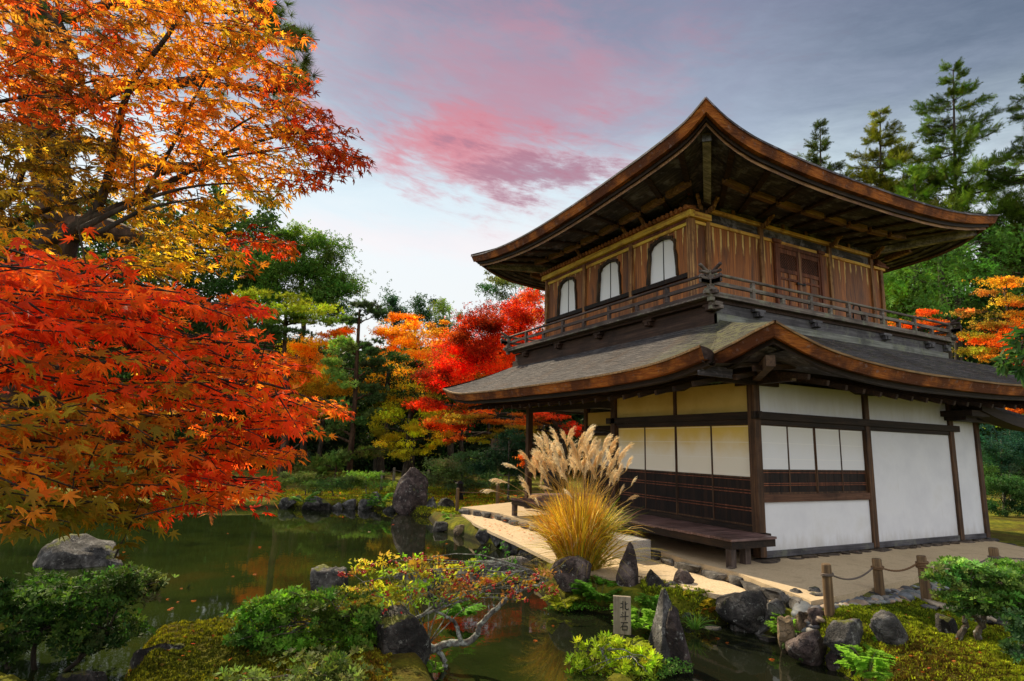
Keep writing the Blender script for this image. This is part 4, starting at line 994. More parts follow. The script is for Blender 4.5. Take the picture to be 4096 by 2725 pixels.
def slab(name, poly, z, depth_, m):
    """flat paved or gravelled sheet with its own edge"""
    bm = bmesh.new(); vs = [bm.verts.new((x, y, z)) for x, y in poly]; lo = [bm.verts.new((x, y, z-depth_)) for x, y in poly]
    bm.faces.new(vs); n = len(vs)
    for i in range(n): bm.faces.new((vs[i], lo[i], lo[(i+1) % n], vs[(i+1) % n]))
    bmesh.ops.recalc_face_normals(bm, faces=bm.faces[:])
    me = bpy.data.meshes.new(name); bm.to_mesh(me); bm.free(); o = link(name, me, m); o['kind'] = 'structure'; return o
EDGE = [tuple(on_z(u, v, 0)[:2]) for u, v in ((1062, 1168), (1150, 1182), (1222, 1203), (1516, 1268), (1580, 1289), (1640, 1304), (1700, 1319), (1760, 1344), (1830, 1368), (1866, 1384))]
WALL = [tuple(on_z(u, v, 0)[:2]) for u, v in ((1866, 1384), (1950, 1368), (2050, 1344), (2150, 1322), (2250, 1312), (2357, 1303))]
far_e = [tuple(on_z(u, v, 0)[:2]) for u, v in ((2420, 1292), (2470, 1275), (2357, 1260), (2290, 1246))]+[(9.0, 3), (9.0, 11), (2, 10.6)]
slab('courtyard_earth', EDGE+WALL[1:]+far_e, 0.0, .34, M['earth'])
PATHL = [tuple(on_z(u, v, -.15)[:2]) for u, v in ((1066, 1186), (1092, 1205), (1135, 1226), (1185, 1248), (1240, 1275), (1300, 1305), (1400, 1330), (1490, 1338), (1560, 1352), (1640, 1366), (1720, 1382), (1800, 1392), (1862, 1392))]
slab('gravel_path', PATHL+[e for e in EDGE[::-1]], -.15, .06, M['sand'])

# ------------------------------------------------------------------ stones
def rock_mesh(name, size, seed, m, cuts=13, sub=4, rough=0.13, round_=0.0, up=0.0, smooth=True, taper=0.0, shear=0.0, flat_top=None):
    r = np.random.default_rng(seed)
    bm = bmesh.new(); bmesh.ops.create_icosphere(bm, subdivisions=sub, radius=1.0)
    V = np.array([v.co[:] for v in bm.verts])
    for _ in range(cuts):
        n = r.normal(size=3); n[2] = n[2]*.8+up*.4; n /= np.linalg.norm(n); d = r.uniform(.46+.34*round_, .84)
        ex = np.clip(V@n-d, 0, None); V = V-ex[:, None]*n*.96
    if flat_top is not None: V[:, 2] = np.minimum(V[:, 2], flat_top+.06*V[:, 0]+.05*V[:, 1])
    if taper: z01 = (V[:, 2]+1)/2; V[:, :2] *= (1-taper*z01**1.3)[:, None]; V[:, 0] += shear*z01
    off = r.uniform(-50, 50, 3)
    dis = np.array([mnoise.fractal(Vector(v*1.6+off), 0.9, 2.1, 5)*.9+mnoise.fractal(Vector(v*4.5+off), 0.75, 2.2, 4)*.42 for v in V])
    V = V*(1+rough*dis[:, None])
    V = V/np.abs(V).max(0)*np.array(size)*.5
    for v, c_ in zip(bm.verts, V): v.co = c_
    me = bpy.data.meshes.new(name); bm.to_mesh(me); bm.free()
    if smooth:
        for p in me.polygons: p.use_smooth = True
    me.materials.append(m); return me

def rock_at(u, v, w_, h_, m, label, zb=-.5, seed=1, name='boulder', deep=.68, spin=None, group=None, lean=0.0, **kw):
    p = on_z(u, v, zb); d = depth(p); k_ = mpp(d); sx_, sz_ = w_*k_, h_*k_*1.02
    c0 = p[:2]+HF[:2]*sx_*deep*.3; sink = max(.18*sz_+.04, zb-float(ground_h(c0[None])[0])+.03)
    me = rock_mesh(name, (sx_, sx_*deep, sz_+sink), seed, m, **kw)
    o = bpy.data.objects.new(name, me); COL.objects.link(o)
    c_ = p+HF*sx_*deep*.30; o.location = (c_[0], c_[1], zb-sink+(sz_+sink)/2)
    o.rotation_euler = (0, lean, _y-math.pi/2+(spin or 0))
    return tag(o, label, 'rock', group)

rock_at(170, 1304, 226, 66, M['st_grey'], 'broad grey boulder with moss patches standing in the pond behind the dark azalea', seed=3, zb=-.5, cuts=11, deep=.7)
rock_at(748, 1362, 98, 62, M['st_grey'], 'pale grey boulder in the pond left of the berry shrub', seed=8)
rock_at(942, 1184, 90, 104, M['st_purple'], 'tall reddish standing stone on the far bank of the pond', seed=14, cuts=6, deep=.6, up=.0, taper=.32, shear=.22)
rock_at(1021, 1184, 46, 36, M['st_dark'], 'blocky dark stone on the bank beside the tall standing stone', seed=21)
rock_at(992, 1186, 26, 42, M['st_grey'], 'narrow upright mossy stone between the standing stone and the dark block', seed=22)
rock_at(723, 1174, 74, 30, M['st_dark'], 'low rounded dark rock on the far shore', seed=31, round_=.6)
for i, (u, v, w_, h_, lb) in enumerate(((772, 1173, 34, 18, 'small pale shore stone right of the low rounded rock'), (803, 1172, 38, 24, 'squat grey shore stone with moss on top'), (838, 1172, 34, 30, 'upright shore stone left of the ferns'), (858, 1170, 40, 36, 'taller shore stone under the ferns'), (898, 1178, 34, 16, 'low shore stone at the foot of the tall standing stone'), (655, 1172, 46, 26, 'dark shore rock below the tip of the red maple'), (684, 1168, 24, 26, 'small dark shore rock beside a fern'))):
    rock_at(u, v, w_, h_, M['st_grey'], lb, seed=40+i)
rock_at(1012, 1224, 40, 28, M['st_dark'], 'dark streaked stone at the pond edge left of the ochre stone', seed=52)
rock_at(1060, 1233, 36, 30, M['st_ochre'], 'ochre yellow stone at the pond edge', seed=55, round_=.4)
rock_at(1092, 1228, 52, 26, M['st_ochre'], 'pale sloping stone behind the ochre stone', seed=56)
rock_at(1118, 1256, 64, 36, M['st_grey'], 'striped grey and black stone on the gravel shore', seed=57)
rock_at(1168, 1262, 90, 28, M['st_grey'], 'long flat grey stone along the gravel shore', seed=58)
rock_at(1215, 1282, 84, 24, M['st_grey'], 'flat shore stone left of the pampas grass', seed=59)
rock_at(960, 1372, 150, 72, M['st_grey'], 'large grey boulder seen through the berry shrub', seed=61)
rock_at(1070, 1352, 90, 50, M['st_dark'], 'dark boulder behind the middle of the berry shrub', seed=62)
rock_at(1168, 1336, 160, 52, M['st_grey'], 'smooth grey slab between the berry shrub and the gravel path', seed=63, round_=.5)
rock_at(1326, 1372, 118, 84, M['st_purple'], 'purplish boulder under the pampas grass', seed=66, zb=-.36)
rock_at(1453, 1368, 66, 116, M['st_purple'], 'dark pointed stone right of the pampas grass', seed=70, zb=-.30, cuts=6, deep=.55, taper=.66, shear=-.08)
rock_at(1512, 1376, 74, 58, M['st_dark'], 'leaning dark stone beside the pointed stone', seed=72, zb=-.32)
rock_at(1576, 1352, 54, 38, M['st_purple'], 'round purplish stone at the edge of the gravel path', seed=75, zb=-.20, round_=.8)
rock_at(1556, 1392, 70, 46, M['st_dark'], 'dark stone below the round purplish stone', seed=76, zb=-.38)
rock_at(1518, 1540, 112, 168, M['st_grey'], 'tall grey slanting half of the split rock in the water by the sign', seed=80, zb=-.5, cuts=7, deep=.75, taper=.34, shear=.42)
rock_at(1572, 1548, 76, 150, M['st_purple'], 'dark square half of the split rock in the water', seed=81, zb=-.5, cuts=8, deep=.8, taper=.10)
rock_at(1716, 1424, 150, 66, M['st_dark'], 'wide dark lichened rock between the gravel path and the stream', seed=84, zb=-.33)
rock_at(1640, 1386, 60, 26, M['st_dark'], 'low mossy stone above the green creeper', seed=85, zb=-.34)
rock_at(1778, 1462, 84, 46, M['st_grey'], 'grey bank stone behind the right fern', seed=86, zb=-.48)
rock_at(1880, 1530, 116, 82, M['st_purple'], 'large speckled bank rock right of the stream', seed=88, zb=-.48)
rock_at(1945, 1545, 66, 52, M['st_purple'], 'smaller bank rock at the water below the speckled one', seed=89, zb=-.48)
rock_at(1962, 1492, 104, 58, M['st_grey'], 'long tan rock behind the speckled bank rock', seed=90, zb=-.22)
rock_at(2060, 1490, 82, 74, M['st_grey'], 'upright lichen-spotted rock on the moss', seed=92, zb=-.16, cuts=8, taper=.35, shear=-.12)
rock_at(2196, 1482, 60, 70, M['st_dark'], 'dark rock under the clipped azalea at the right', seed=93, zb=-.16)
rock_at(900, 1572, 170, 150, M['st_dark'], 'big dark pitted rock at the foot of the berry shrub', seed=95, zb=-.5)
rock_at(330, 1570, 150, 80, M['st_dark'], 'dark rock with a flat top at the end of the mossy bank', seed=97, zb=-.5, cuts=12)
rock_at(170, 1582, 170, 26, M['st_dark'], 'flat wet stone at the foot of the dark azalea', seed=98, zb=-.5)
rock_at(590, 1452, 30, 18, M['st_dark'], 'small black stone at the water edge of the mossy bank', seed=99, zb=-.48)
rock_at(470, 1488, 22, 14, M['st_grey'], 'tiny blue-grey stone on the mossy bank edge', seed=100, zb=-.46)
rock_at(742, 1540, 66, 50, M['st_grey'], 'grey stone half hidden by the green azalea', seed=101, zb=-.40)

def stone_row(pts, z_top, h_, wid, lmin, lmax, m, label, cat, group, name, jit=.02, seed=5, sub=3, side=0.0):
    r = np.random.default_rng(seed); P_ = np.array(pts, float); segs = np.linalg.norm(np.diff(P_, axis=0), axis=1); tot = segs.sum(); s_ = 0; cum = np.r_[0, np.cumsum(segs)]
    k_ = 0
    while s_ < tot-.1:
        L_ = r.uniform(lmin, lmax); mid = min(s_+L_/2, tot-.01); i = min(np.searchsorted(cum, mid)-1, len(segs)-1); t_ = (mid-cum[i])/segs[i]
        c_ = P_[i]*(1-t_)+P_[i+1]*t_; dr = (P_[i+1]-P_[i])/segs[i]; nr = np.array([dr[1], -dr[0]])
        hh = h_*r.uniform(.85, 1.15); me = rock_mesh(name, (L_*1.0, wid*r.uniform(.8, 1.2), hh), seed*100+k_, m, cuts=16, sub=sub, rough=.07, flat_top=.35)
        o = bpy.data.objects.new(name, me); COL.objects.link(o); c2 = c_+nr*side
        o.location = (c2[0], c2[1], z_top-hh/2+r.normal(0, jit)); o.rotation_euler = (0, 0, math.atan2(dr[1], dr[0])+r.normal(0, .06))
        tag(o, label, cat, group); s_ += L_; k_ += 1
stone_row(EDGE, .03, .24, .19, .26, .62, M['st_slab'], 'flat grey stone in the edging row between the gravel path and the pavilion court', 'stone', 'edging stones of the court', 'edging_stone', .008, 5, side=.05)
stone_row(WALL, .03, .40, .30, .35, .80, M['st_dark'], 'dark stone in the low retaining row behind the river pebbles', 'stone', 'retaining stones of the court', 'retaining_stone', .012, 6, side=.08)
stone_row([(.45, -.10), (2.72, -.10)], .075, .15, .19, .20, .46, M['st_brown'], 'thin brown stone in the footing row under the white wall', 'stone', 'footing stones of the wall', 'footing_stone', .006, 7)
stone_row([(3.5, -.10), (5.7, -.10)], .075, .15, .19, .20, .46, M['st_brown'], 'thin brown stone in the footing row under the white wall', 'stone', 'footing stones of the wall', 'footing_stone', .006, 8)
stone_row([(6.3, -.10), (6.85, -.10)], .075, .15, .19, .20, .46, M['st_brown'], 'thin brown stone in the footing row under the white wall', 'stone', 'footing stones of the wall', 'footing_stone', .006, 9)
def flat_stone(x, y, l, w_, h_, m, label, zt=.05, seed=1, group=None, name='base_stone'):
    me = rock_mesh(name, (l, w_, h_), seed, m, cuts=12, sub=3, rough=.05); o = bpy.data.objects.new(name, me); COL.objects.link(o); o.location = (x, y, zt-h_/2); return tag(o, label, 'stone', group)
flat_stone(.05, -.03, .78, .52, .16, M['st_brown'], 'broad flat base stone under the near corner post', seed=201)
flat_stone(3.08, -.06, .66, .40, .14, M['st_brown'], 'flat base stone under the second post of the white wall', seed=202)
flat_stone(6.05, -.06, .56, .36, .14, M['st_brown'], 'flat base stone under the third post of the white wall', seed=203)
flat_stone(7.12, -.04, .46, .36, .13, M['st_slab'], 'grey base stone under the farthest post of the white wall', seed=204)
flat_stone(-1.02, -.28, .28, .26, .20, M['st_brown'], 'round footing stone under the front leg of the plank bench', zt=.03, seed=205)
flat_stone(-1.02, 1.86, .28, .24, .20, M['st_brown'], 'round footing stone under the second leg of the plank bench', zt=.03, seed=206)
flat_stone(-1.02, 6.6, .34, .30, .22, M['st_ochre'], 'pale footing stone under the far bench leg', zt=.03, seed=207)
st = thing('stepping_block', (-1.43, 2.02, 0), 'grey granite step block in front of the plank bench', 'step')
MB().box(-1.66, -1.20, 1.30, 2.75, -.16, .19).build('block', M['granite'], st, bevel=.02)

# river pebbles below the court: loose, past counting
pb_poly = [tuple(on_z(u, v, -.15)[:2]) for u, v in ((1800, 1420), (1870, 1395), (1960, 1382), (2060, 1360), (2160, 1340), (2200, 1350), (2120, 1380), (2000, 1405), (1900, 1432), (1850, 1442))]
bm = bmesh.new(); bmesh.ops.create_icosphere(bm, subdivisions=2, radius=1.0); pv = np.array([v.co[:] for v in bm.verts]); pf = np.array([[v.index for v in f.verts] for f in bm.faces]); bm.free()
pp_ = sample_poly(pb_poly, 520); n_ = len(pp_); szs = np.exp(rng.normal(-3.02, .28, n_)); S3 = np.stack([szs*rng.uniform(.8, 1.6, n_), szs, szs*rng.uniform(.4, .7, n_)], 1)
pos = np.column_stack([pp_, ground_h(pp_)+szs*.35])
pcol = np.array([(.13, .145, .16), (.20, .20, .20), (.10, .10, .11), (.26, .245, .215), (.30, .22, .15), (.17, .19, .185)])[rng.integers(0, 6, n_)]*rng.uniform(.7, 1.3, (n_, 1))
def vc_mat(name, rough=.6, spec=.4):
    m, t, b = new_mat(name); a = N(t, 'ShaderNodeAttribute', attribute_name='Col'); n1 = noise(t, coords(t), 18, 6, .7)
    mm = N(t, 'ShaderNodeMix', data_type='RGBA', blend_type='MULTIPLY'); mm.inputs[0].default_value = 1.0; t.links.new(a.outputs['Color'], mm.inputs[6]); t.links.new(ramp(t, n1, [(.3, .55), (.7, 1.25)]), mm.inputs[7])
    t.links.new(mm.outputs[2], b.inputs['Base Color']); b.inputs['Roughness'].default_value = rough; b.inputs['Specular IOR Level'].default_value = spec; bump(t, b, n1, .3, .01); return m
M['pebble'] = vc_mat('river_pebble')
o = scatter('pebbles', (pv, pf), pos, basis(np.tile([[0, 0, 1.0]], (n_, 1))+rng.normal(0, .2, (n_, 3)), rng.uniform(0, 6.28, n_)), S3, pcol, M['pebble'], smooth=True); o['kind'] = 'stuff'
for i, (u, v, w_, h_, m_, lb) in enumerate(((1812, 1432, 44, 26, 'st_ochre', 'rounded tan stone beside the river pebbles'), (1850, 1430, 40, 24, 'st_ochre', 'whitish stone among the stones at the fence post'), (1885, 1438, 56, 34, 'st_purple', 'maroon stone at the foot of the first fence post'), (1840, 1400, 64, 40, 'st_slab', 'square grey stone at the corner of the gravel path'), (1880, 1395, 56, 40, 'st_grey', 'pinkish grey stone below the court corner'), (1790, 1405, 50, 24, 'st_slab', 'flat grey stone closing the end of the gravel path'), (1896, 1408, 80, 42, 'st_dark', 'dark lichened stone at the outer corner of the court, behind the first stake'))):
    rock_at(u, v, w_, h_, M[m_], lb, seed=120+i, zb=-.17, round_=.4)
# stone slab and bamboo gutter cover on the moss at right
p = on_z(2255, 1412, -.13); gt = thing('bamboo_drain_cover', p, 'row of pale bamboo poles laid across a drain in the moss', 'drain cover')
for i in range(11):
    a = on_z(2160+i*13, 1396+i*3.2, -.10); b2 = a+HF*.34+HR*.05; MB().tube([a, b2], .022, 7).build('bamboo_pole', M['bamboo_pole'] if 'bamboo_pole' in M else M['grey_post'], gt, smooth=True)
rock_at(2150, 1402, 50, 9, M['st_slab'], 'flat grey slab at the left end of the bamboo poles', seed=140, zb=-.13, cuts=14)
rock_at(2290, 1432, 90, 11, M['st_slab'], 'flat grey slab at the right end of the bamboo poles', seed=141, zb=-.13, cuts=14)

# ------------------------------------------------------------------ rope fence
def stake(u, v, h_px, w_px, label, zb, m='stake', lean=(0, 0), group='stakes of the near rope fence'):
    p = on_z(u, v, zb); d = depth(p); k_ = mpp(d); h_ = h_px*k_; r_ = w_px*k_/2
    t_ = thing('fence_stake', p, label, 'stake', group)
    top = p+np.array([lean[0], lean[1], h_]); lo = p-np.array([0, 0, .25]); pts = [lo+(top-lo)*q for q in (0, .3, .6, .85, .985, 1.0)]
    o = MB().tube(pts, [r_, r_*1.04, r_, r_*.97, r_*.95, r_*.86], 14).build('shaft', M[m], t_, smooth=False)
    for f in o.data.polygons: f.use_smooth = abs(f.normal.z) < .6
    return p, top, r_
S1 = stake(1911, 1424, 120, 22, 'dark weathered stake of the rope fence, first from the stream', -.10, 'stake', (-.01, 0))
S2 = stake(2028, 1382, 92, 21, 'brown stake of the rope fence with rope wound at its top, second from the stream', -.14, 'stake', (-.03, 0))
S3_ = stake(2136, 1388, 104, 21, 'light brown stake of the rope fence wound with orange rope', -.14, 'stake', (-.04, .01))
S4 = stake(2297, 1340, 76, 20, 'dark stake of the rope fence behind the clipped azalea', -.12, 'stake', (-.03, 0))
def rope(a, b, sag, r_, m, label, name='rope', coils=(), group=None):
    a, b = np.array(a), np.array(b); t_ = np.linspace(0, 1, 26)[:, None]
    pts = a+(b-a)*t_; pts[:, 2] -= (4*sag*t_*(1-t_))[:, 0]
    th = thing('rope', (a+b)/2, label, 'rope', group)
    for k_ in range(3):      # three twisted strands
        ph = np.linspace(0, np.linalg.norm(b-a)/(r_*9)*2*np.pi, 26*4)+k_*2.094; tt = np.linspace(0, 1, 26*4)
        pc = np.stack([np.interp(tt, t_[:, 0], pts[:, i]) for i in range(3)], 1)
        dd = (b-a)/np.linalg.norm(b-a); s1 = np.cross(dd, [0, 0, 1.0]); s1 /= np.linalg.norm(s1); s2 = np.cross(s1, dd)
        MB().tube(pc+(np.cos(ph)[:, None]*s1+np.sin(ph)[:, None]*s2)*r_*.55, r_*.62, 6).build('strand', m, th, smooth=True)
    for (c_, rr, z0, z1, n) in coils:
        an = np.linspace(0, n*2*np.pi, n*18); zz2 = np.linspace(z0, z1, n*18)
        MB().tube(np.stack([c_[0]+(rr+r_)*np.cos(an), c_[1]+(rr+r_)*np.sin(an), zz2], 1), r_*.9, 6).build('coil', m, th, smooth=True)
def off(S, frac): return S[0]+(S[1]-S[0])*frac
t1, t2, t3, t4 = off(S1, .80), off(S2, .78), off(S3_, .84), off(S4, .72)
rope(t1+HR*S1[2], t2-HR*S2[2], .09, .010, M['rope_grey'], 'grey rope sagging between the first two stakes', coils=[(t1, S1[2], t1[2]-.012, t1[2]+.018, 2)])
rope(t2+HR*S2[2], t3-HR*S3_[2], .065, .011, M['rope'], 'bright orange-brown rope between the second and third stakes', coils=[(t2, S2[2], t2[2]-.02, t2[2]+.02, 2), (t3, S3_[2], t3[2]-.06, t3[2]+.02, 4)])
rope(t3+HR*S3_[2], t4-HR*S4[2], .10, .010, M['rope_grey'], 'rope passing behind the clipped azalea', coils=[(t4, S4[2], t4[2]-.012, t4[2]+.018, 2)])
rope(t4+HR*S4[2], t4+HR*1.6+HF*.25, .03, .010, M['rope_grey'], 'rope leaving the picture right of the last stake')
G2 = 'stakes of the garden fences across the pond'
F1 = stake(1052, 1171, 46, 8, 'pale stake on the moss behind the pond, left end of the low rope', -.2, group=G2)
F2 = stake(1145, 1168, 50, 8, 'pale stake on the moss between the lantern and the bench', -.2, group=G2)
rope(off(F1, .82), off(F2, .80), .06, .012, M['rope'], 'thin rope across the moss in front of the small lantern')
rope(off(F2, .80), off(F2, .80)+HR*2.2+HF*.5, .05, .012, M['rope'], 'thin rope running behind the far bench')
far_st = [(878, 1116, 32, 'dark stake left of the tall standing stone in the shade'), (906, 1107, 30, 'thin grey stake seen above the pine bank in the shade'), (985, 1112, 30, 'stake behind the azalea tree across the pond'), (1127, 1112, 30, 'far stake left of the notice board post'), (1146, 1117, 30, 'far stake under the notice board'), (1199, 1112, 24, 'far stake beside the porch post')]
prev = None
for u, v, h_, lb in far_st:
    s_ = stake(u, v, h_, 6, lb, .0, 'grey_post', group=G2)
    if prev is not None and abs(u-pu_) < 95: rope(off(prev, .8), off(s_, .8), .05, .014, M['rope_grey'], 'rope tied to the '+lb)
    prev, pu_ = s_, u

M['sign_wood'] = wood('sign_wood', (.13, .105, .075), (.26, .215, .155), (.38, .33, .25), 'z', scale=1.5)
# ------------------------------------------------------------------ the sign 北斗石
sb = on_z(1432, 1500, -.5); sg = thing('wooden_sign', sb, 'small grey wooden sign board with three black characters standing in the stream', 'sign')
kd = mpp(depth(sb)); zc = at(1432, 1417, depth(sb))
sgw, sgh, sgt = 40*kd, 82*kd, .05
Rm = np.stack([HR, HF, np.array([0, 0, 1.0])], 1)
yaw_s = math.radians(-9); cs_, sn_ = math.cos(yaw_s), math.sin(yaw_s)
ax = HR*cs_+HF*sn_; ay = HF*cs_-HR*sn_
def sgp(x, y, z): return zc+ax*x+ay*y+np.array([0, 0, z])
mb = MB(); V = [sgp(x, y, z) for z in (-sgh/2, sgh/2) for y in (0, sgt) for x in (-sgw/2, sgw/2)]
mb.add(V, [(0, 2, 3, 1), (4, 5, 7, 6), (0, 1, 5, 4), (2, 6, 7, 3), (0, 4, 6, 2), (1, 3, 7, 5)]); mb.build('board', M['sign_wood'], sg, bevel=.004)
MB().beam(sgp(0, sgt/2, -sgh/2), (zc[0]+ay[0]*sgt/2, zc[1]+ay[1]*sgt/2, -.9), .045, .035, up=tuple(ay)).build('stake', M['grey_post'], sg)
def strokes(ch, cx_, cz_, s_):
    """brush strokes of one character as thin raised bars, tapering"""
    T = {'hoku': [((-.42, .18), (-.12, .20), .8, .8), ((-.14, .46), (-.14, -.46), 1, .8), ((-.46, -.28), (-.12, -.14), .7, .9), ((.12, .44), (.12, -.30), .9, 1), ((.12, .12), (.40, .26), .9, .4), ((.12, -.30), (.24, -.42), 1, 1), ((.22, -.42), (.46, -.40), 1, .9), ((.45, -.42), (.46, -.24), .9, .3)],
         'to': [((-.24, .36), (-.10, .24), .5, 1), ((-.34, .14), (-.20, .02), .5, 1), ((-.48, -.16), (.48, -.02), .8, 1), ((.12, .46), (.12, -.48), 1, .8)],
         'seki': [((-.40, .38), (.42, .42), .8, 1), ((-.04, .40), (-.20, .06), .9, .8), ((-.20, .06), (-.46, -.22), .8, .3), ((-.18, .0), (-.18, -.44), .9, .9), ((-.18, .02), (.34, .04), .8, 1), ((.33, .05), (.30, -.42), 1, .8), ((-.18, -.38), (.32, -.36), .8, .9)]}[ch]
    mb = MB()
    for i_, (a, b, w0, w1) in enumerate(T):
        e = .0006*i_
        mb.beam(sgp(cx_+a[0]*s_, -.0016-e, cz_+a[1]*s_), sgp(cx_+b[0]*s_, -.0016-e, cz_+b[1]*s_), .105*s_*w0, .004, up=tuple(ay), w2=.105*s_*w1, h2=.004)
    return mb
ck = sgw*.50
for ch, q in (('hoku', .27), ('to', .0), ('seki', -.28)): strokes(ch, sgw*.12, sgh*q, ck).build('character', M['ink'], sg)
# notice board and lantern far behind
nb_ = at(1148, 1023, 26.0); g0 = np.array([nb_[0], nb_[1], -.1]); tb = thing('notice_board', g0, 'faded wooden notice board on a post in the shade behind the pond', 'notice board')
k_ = mpp(26.0)
def card(c_, w_, h_, t_): return MB().beam(c_-np.array([0, 0, h_/2]), c_+np.array([0, 0, h_/2]), w_, t_, up=tuple(HF))
card(nb_, 36*k_, 26*k_, .05).build('board', M['grey_post'], tb); MB().beam(g0, nb_-np.array([0, 0, 13*k_]), .08, .08).build('post', M['stake'], tb)
lp = on_z(1057, 1150, -.18); ln = thing('garden_lantern', lp, 'small black garden lantern beside the rope on the moss', 'lantern')
kl = mpp(depth(lp))
MB().beam(lp, lp+np.array([0, 0, 10*kl]), .22, .22).build('base', M['iron'], ln); MB().beam(lp+np.array([0, 0, 10*kl]), lp+np.array([0, 0, 36*kl]), .17, .17).build('housing', M['iron'], ln, bevel=.01); MB().beam(lp+np.array([0, 0, 36*kl]), lp+np.array([0, 0, 42*kl]), .26, .26, w2=.05, h2=.05).build('cap', M['iron'], ln)

# wooded hills that close the valley
def hill_mat():
    m, t, b = new_mat('wooded_hill'); v = coords(t); n1 = noise(t, v, .5, 9, .75); n2 = noise(t, v, 2.2, 8, .75)
    c_ = ramp(t, n1, [(.3, (.006, .012, .004)), (.5, (.018, .034, .009)), (.72, (.05, .085, .018))]); c_ = mix_c(t, math_n(t, 'MULTIPLY', step(t, n2, .5, .65), .6), c_, (.01, .018, .006))
    t.links.new(c_, b.inputs['Base Color']); b.inputs['Roughness'].default_value = 1.0; b.inputs['Specular IOR Level'].default_value = 0.0; bump(t, b, n2, 1.0, .6); return m
fs, rs = np.linspace(86, 180, 60), np.linspace(-220, 280, 200); X, Y = np.meshgrid(rs, fs)
px_ = X/Y*1368+1178
prof = np.interp(px_.ravel(), [-600, 0, 450, 620, 800, 1000, 1250, 1400, 2000, 2357, 3000], [620, 640, 700, 800, 815, 800, 790, 800, 690, 640, 600])
hh_ = (np.clip((Y.ravel()-86)/30, 0, 1)**.7)*(1.7+116*(1029-prof)/1368)+np.array([mnoise.noise(Vector((a*.12, b*.12, 3)))*1.3+mnoise.noise(Vector((a*.4, b*.4, 9)))*.8 for a, b in zip(X.ravel(), Y.ravel())])*np.clip((Y.ravel()-88)/20, 0, 1)
PW = CAM[:2]+X.ravel()[:, None]*HR[:2]+Y.ravel()[:, None]*HF[:2]
i, j = np.meshgrid(np.arange(199), np.arange(59)); a_ = (j*200+i).ravel()
hl = np_mesh('hills', np.column_stack([PW, hh_-.3]), np.stack([a_, a_+1, a_+201, a_+200], 1), hill_mat(), smooth=True); hl['kind'] = 'structure'
stone_row([on_z(2290, 1246, 0)[:2], on_z(2357, 1258, 0)[:2], on_z(2470, 1272, 0)[:2]], .06, .22, .2, .35, .7, M['st_dark'], 'low dark stone in the row behind the far end of the pavilion', 'stone', 'stones behind the pavilion', 'edging_stone', .01, 16)

shore = [on_z(u, v, -.30)[:2] for u, v in ((1075, 1200), (1098, 1214), (1140, 1236), (1190, 1258), (1245, 1285), (1300, 1325), (1390, 1350), (1480, 1362), (1555, 1378), (1640, 1392), (1720, 1404), (1790, 1412))]
stone_row(shore, -.13, .40, .34, .30, .72, M['st_grey'], 'weathered stone in the row between the gravel path and the pond', 'stone', 'bank stones of the gravel path', 'bank_stone', .05, 31, sub=4)
stone_row([on_z(u, v, -.45)[:2] for u, v in ((1085, 1222), (1150, 1250), (1215, 1280), (1270, 1330))], -.33, .34, .36, .28, .6, M['st_ochre'], 'low tan stone at the water below the gravel path', 'stone', 'water-edge stones of the gravel path', 'bank_stone', .05, 32, sub=4)
stone_row([on_z(u, v, -.5)[:2] for u, v in ((1500, 1410), (1580, 1425), (1640, 1446), (1700, 1448), (1760, 1462), (1800, 1490))], -.34, .36, .34, .26, .55, M['st_dark'], 'dark wet stone at the edge of the stream under the gravel path', 'stone', 'stream-edge stones', 'bank_stone', .05, 33, sub=4)

# ------------------------------------------------------------------ plants: leaf shapes
def tpl_maple():
    lobes = [(-128, .42), (-82, .76), (-40, .96), (0, 1.08), (40, .96), (82, .76), (128, .42)]
    V = [(0, 0, .0)]
    ang = [l[0] for l in lobes]
    V.append((0.0, -.10, .0))
    out = []
    for i, (a, r) in enumerate(lobes):
        if i > 0:
            am = math.radians((ang[i-1]+a)/2); rm = .30
            out.append((rm*math.sin(am), rm*math.cos(am), .015))
        for da, rr in ((-9, .60), (0, 1.0), (9, .60)):
            t_ = math.radians(a+da); out.append((rr*r*math.sin(t_), rr*r*math.cos(t_), -.16*(rr*r)**2+(.03 if da else 0)))
    V += out; n = len(out)
    Fc = [(0, 2+i+1, 2+i) for i in range(n-1)]+[(0, 2, 1), (0, 1, 2+n-1)]
    return np.array(V), np.array(Fc)
def tpl_rosette(n=7, el=(20, 55), w=.17, seed=1):
    r = np.random.default_rng(seed); V = []; Fc = []
    for i in range(n):
        a = i*2*np.pi/n+r.normal(0, .2); e = math.radians(r.uniform(*el)); L_ = r.uniform(.8, 1.1)
        d = np.array([math.cos(a)*math.cos(e), math.sin(a)*math.cos(e), math.sin(e)]); s_ = np.array([-math.sin(a), math.cos(a), 0]); nn = np.cross(d, s_)
        b = len(V); V += [d*.05, d*.62*L_+s_*w-nn*.03, d*L_-nn*.10, d*.62*L_-s_*w-nn*.03]; Fc.append((b, b+1, b+2, b+3))
    return np.array(V), np.array(Fc)
def tpl_leaf(w=.32): return np.array([(0, 0, 0), (w, .45, .05), (0, 1, -.08), (-w, .45, .05)]), np.array([(0, 1, 2, 3)])
def tpl_needles(n=16, el=(5, 85), w=.13, seed=2):
    r = np.random.default_rng(seed); V = []; Fc = []
    for i in range(n):
        a = r.uniform(0, 6.283); e = math.radians(r.uniform(*el)); d = np.array([math.cos(a)*math.cos(e), math.sin(a)*math.cos(e), math.sin(e)]); s_ = np.cross(d, r.normal(size=3)); s_ /= np.linalg.norm(s_)
        b = len(V); L_ = r.uniform(.75, 1.1); V += [s_*w, -s_*w, d*L_]; Fc.append((b, b+1, b+2))
    return np.array(V), np.array(Fc)
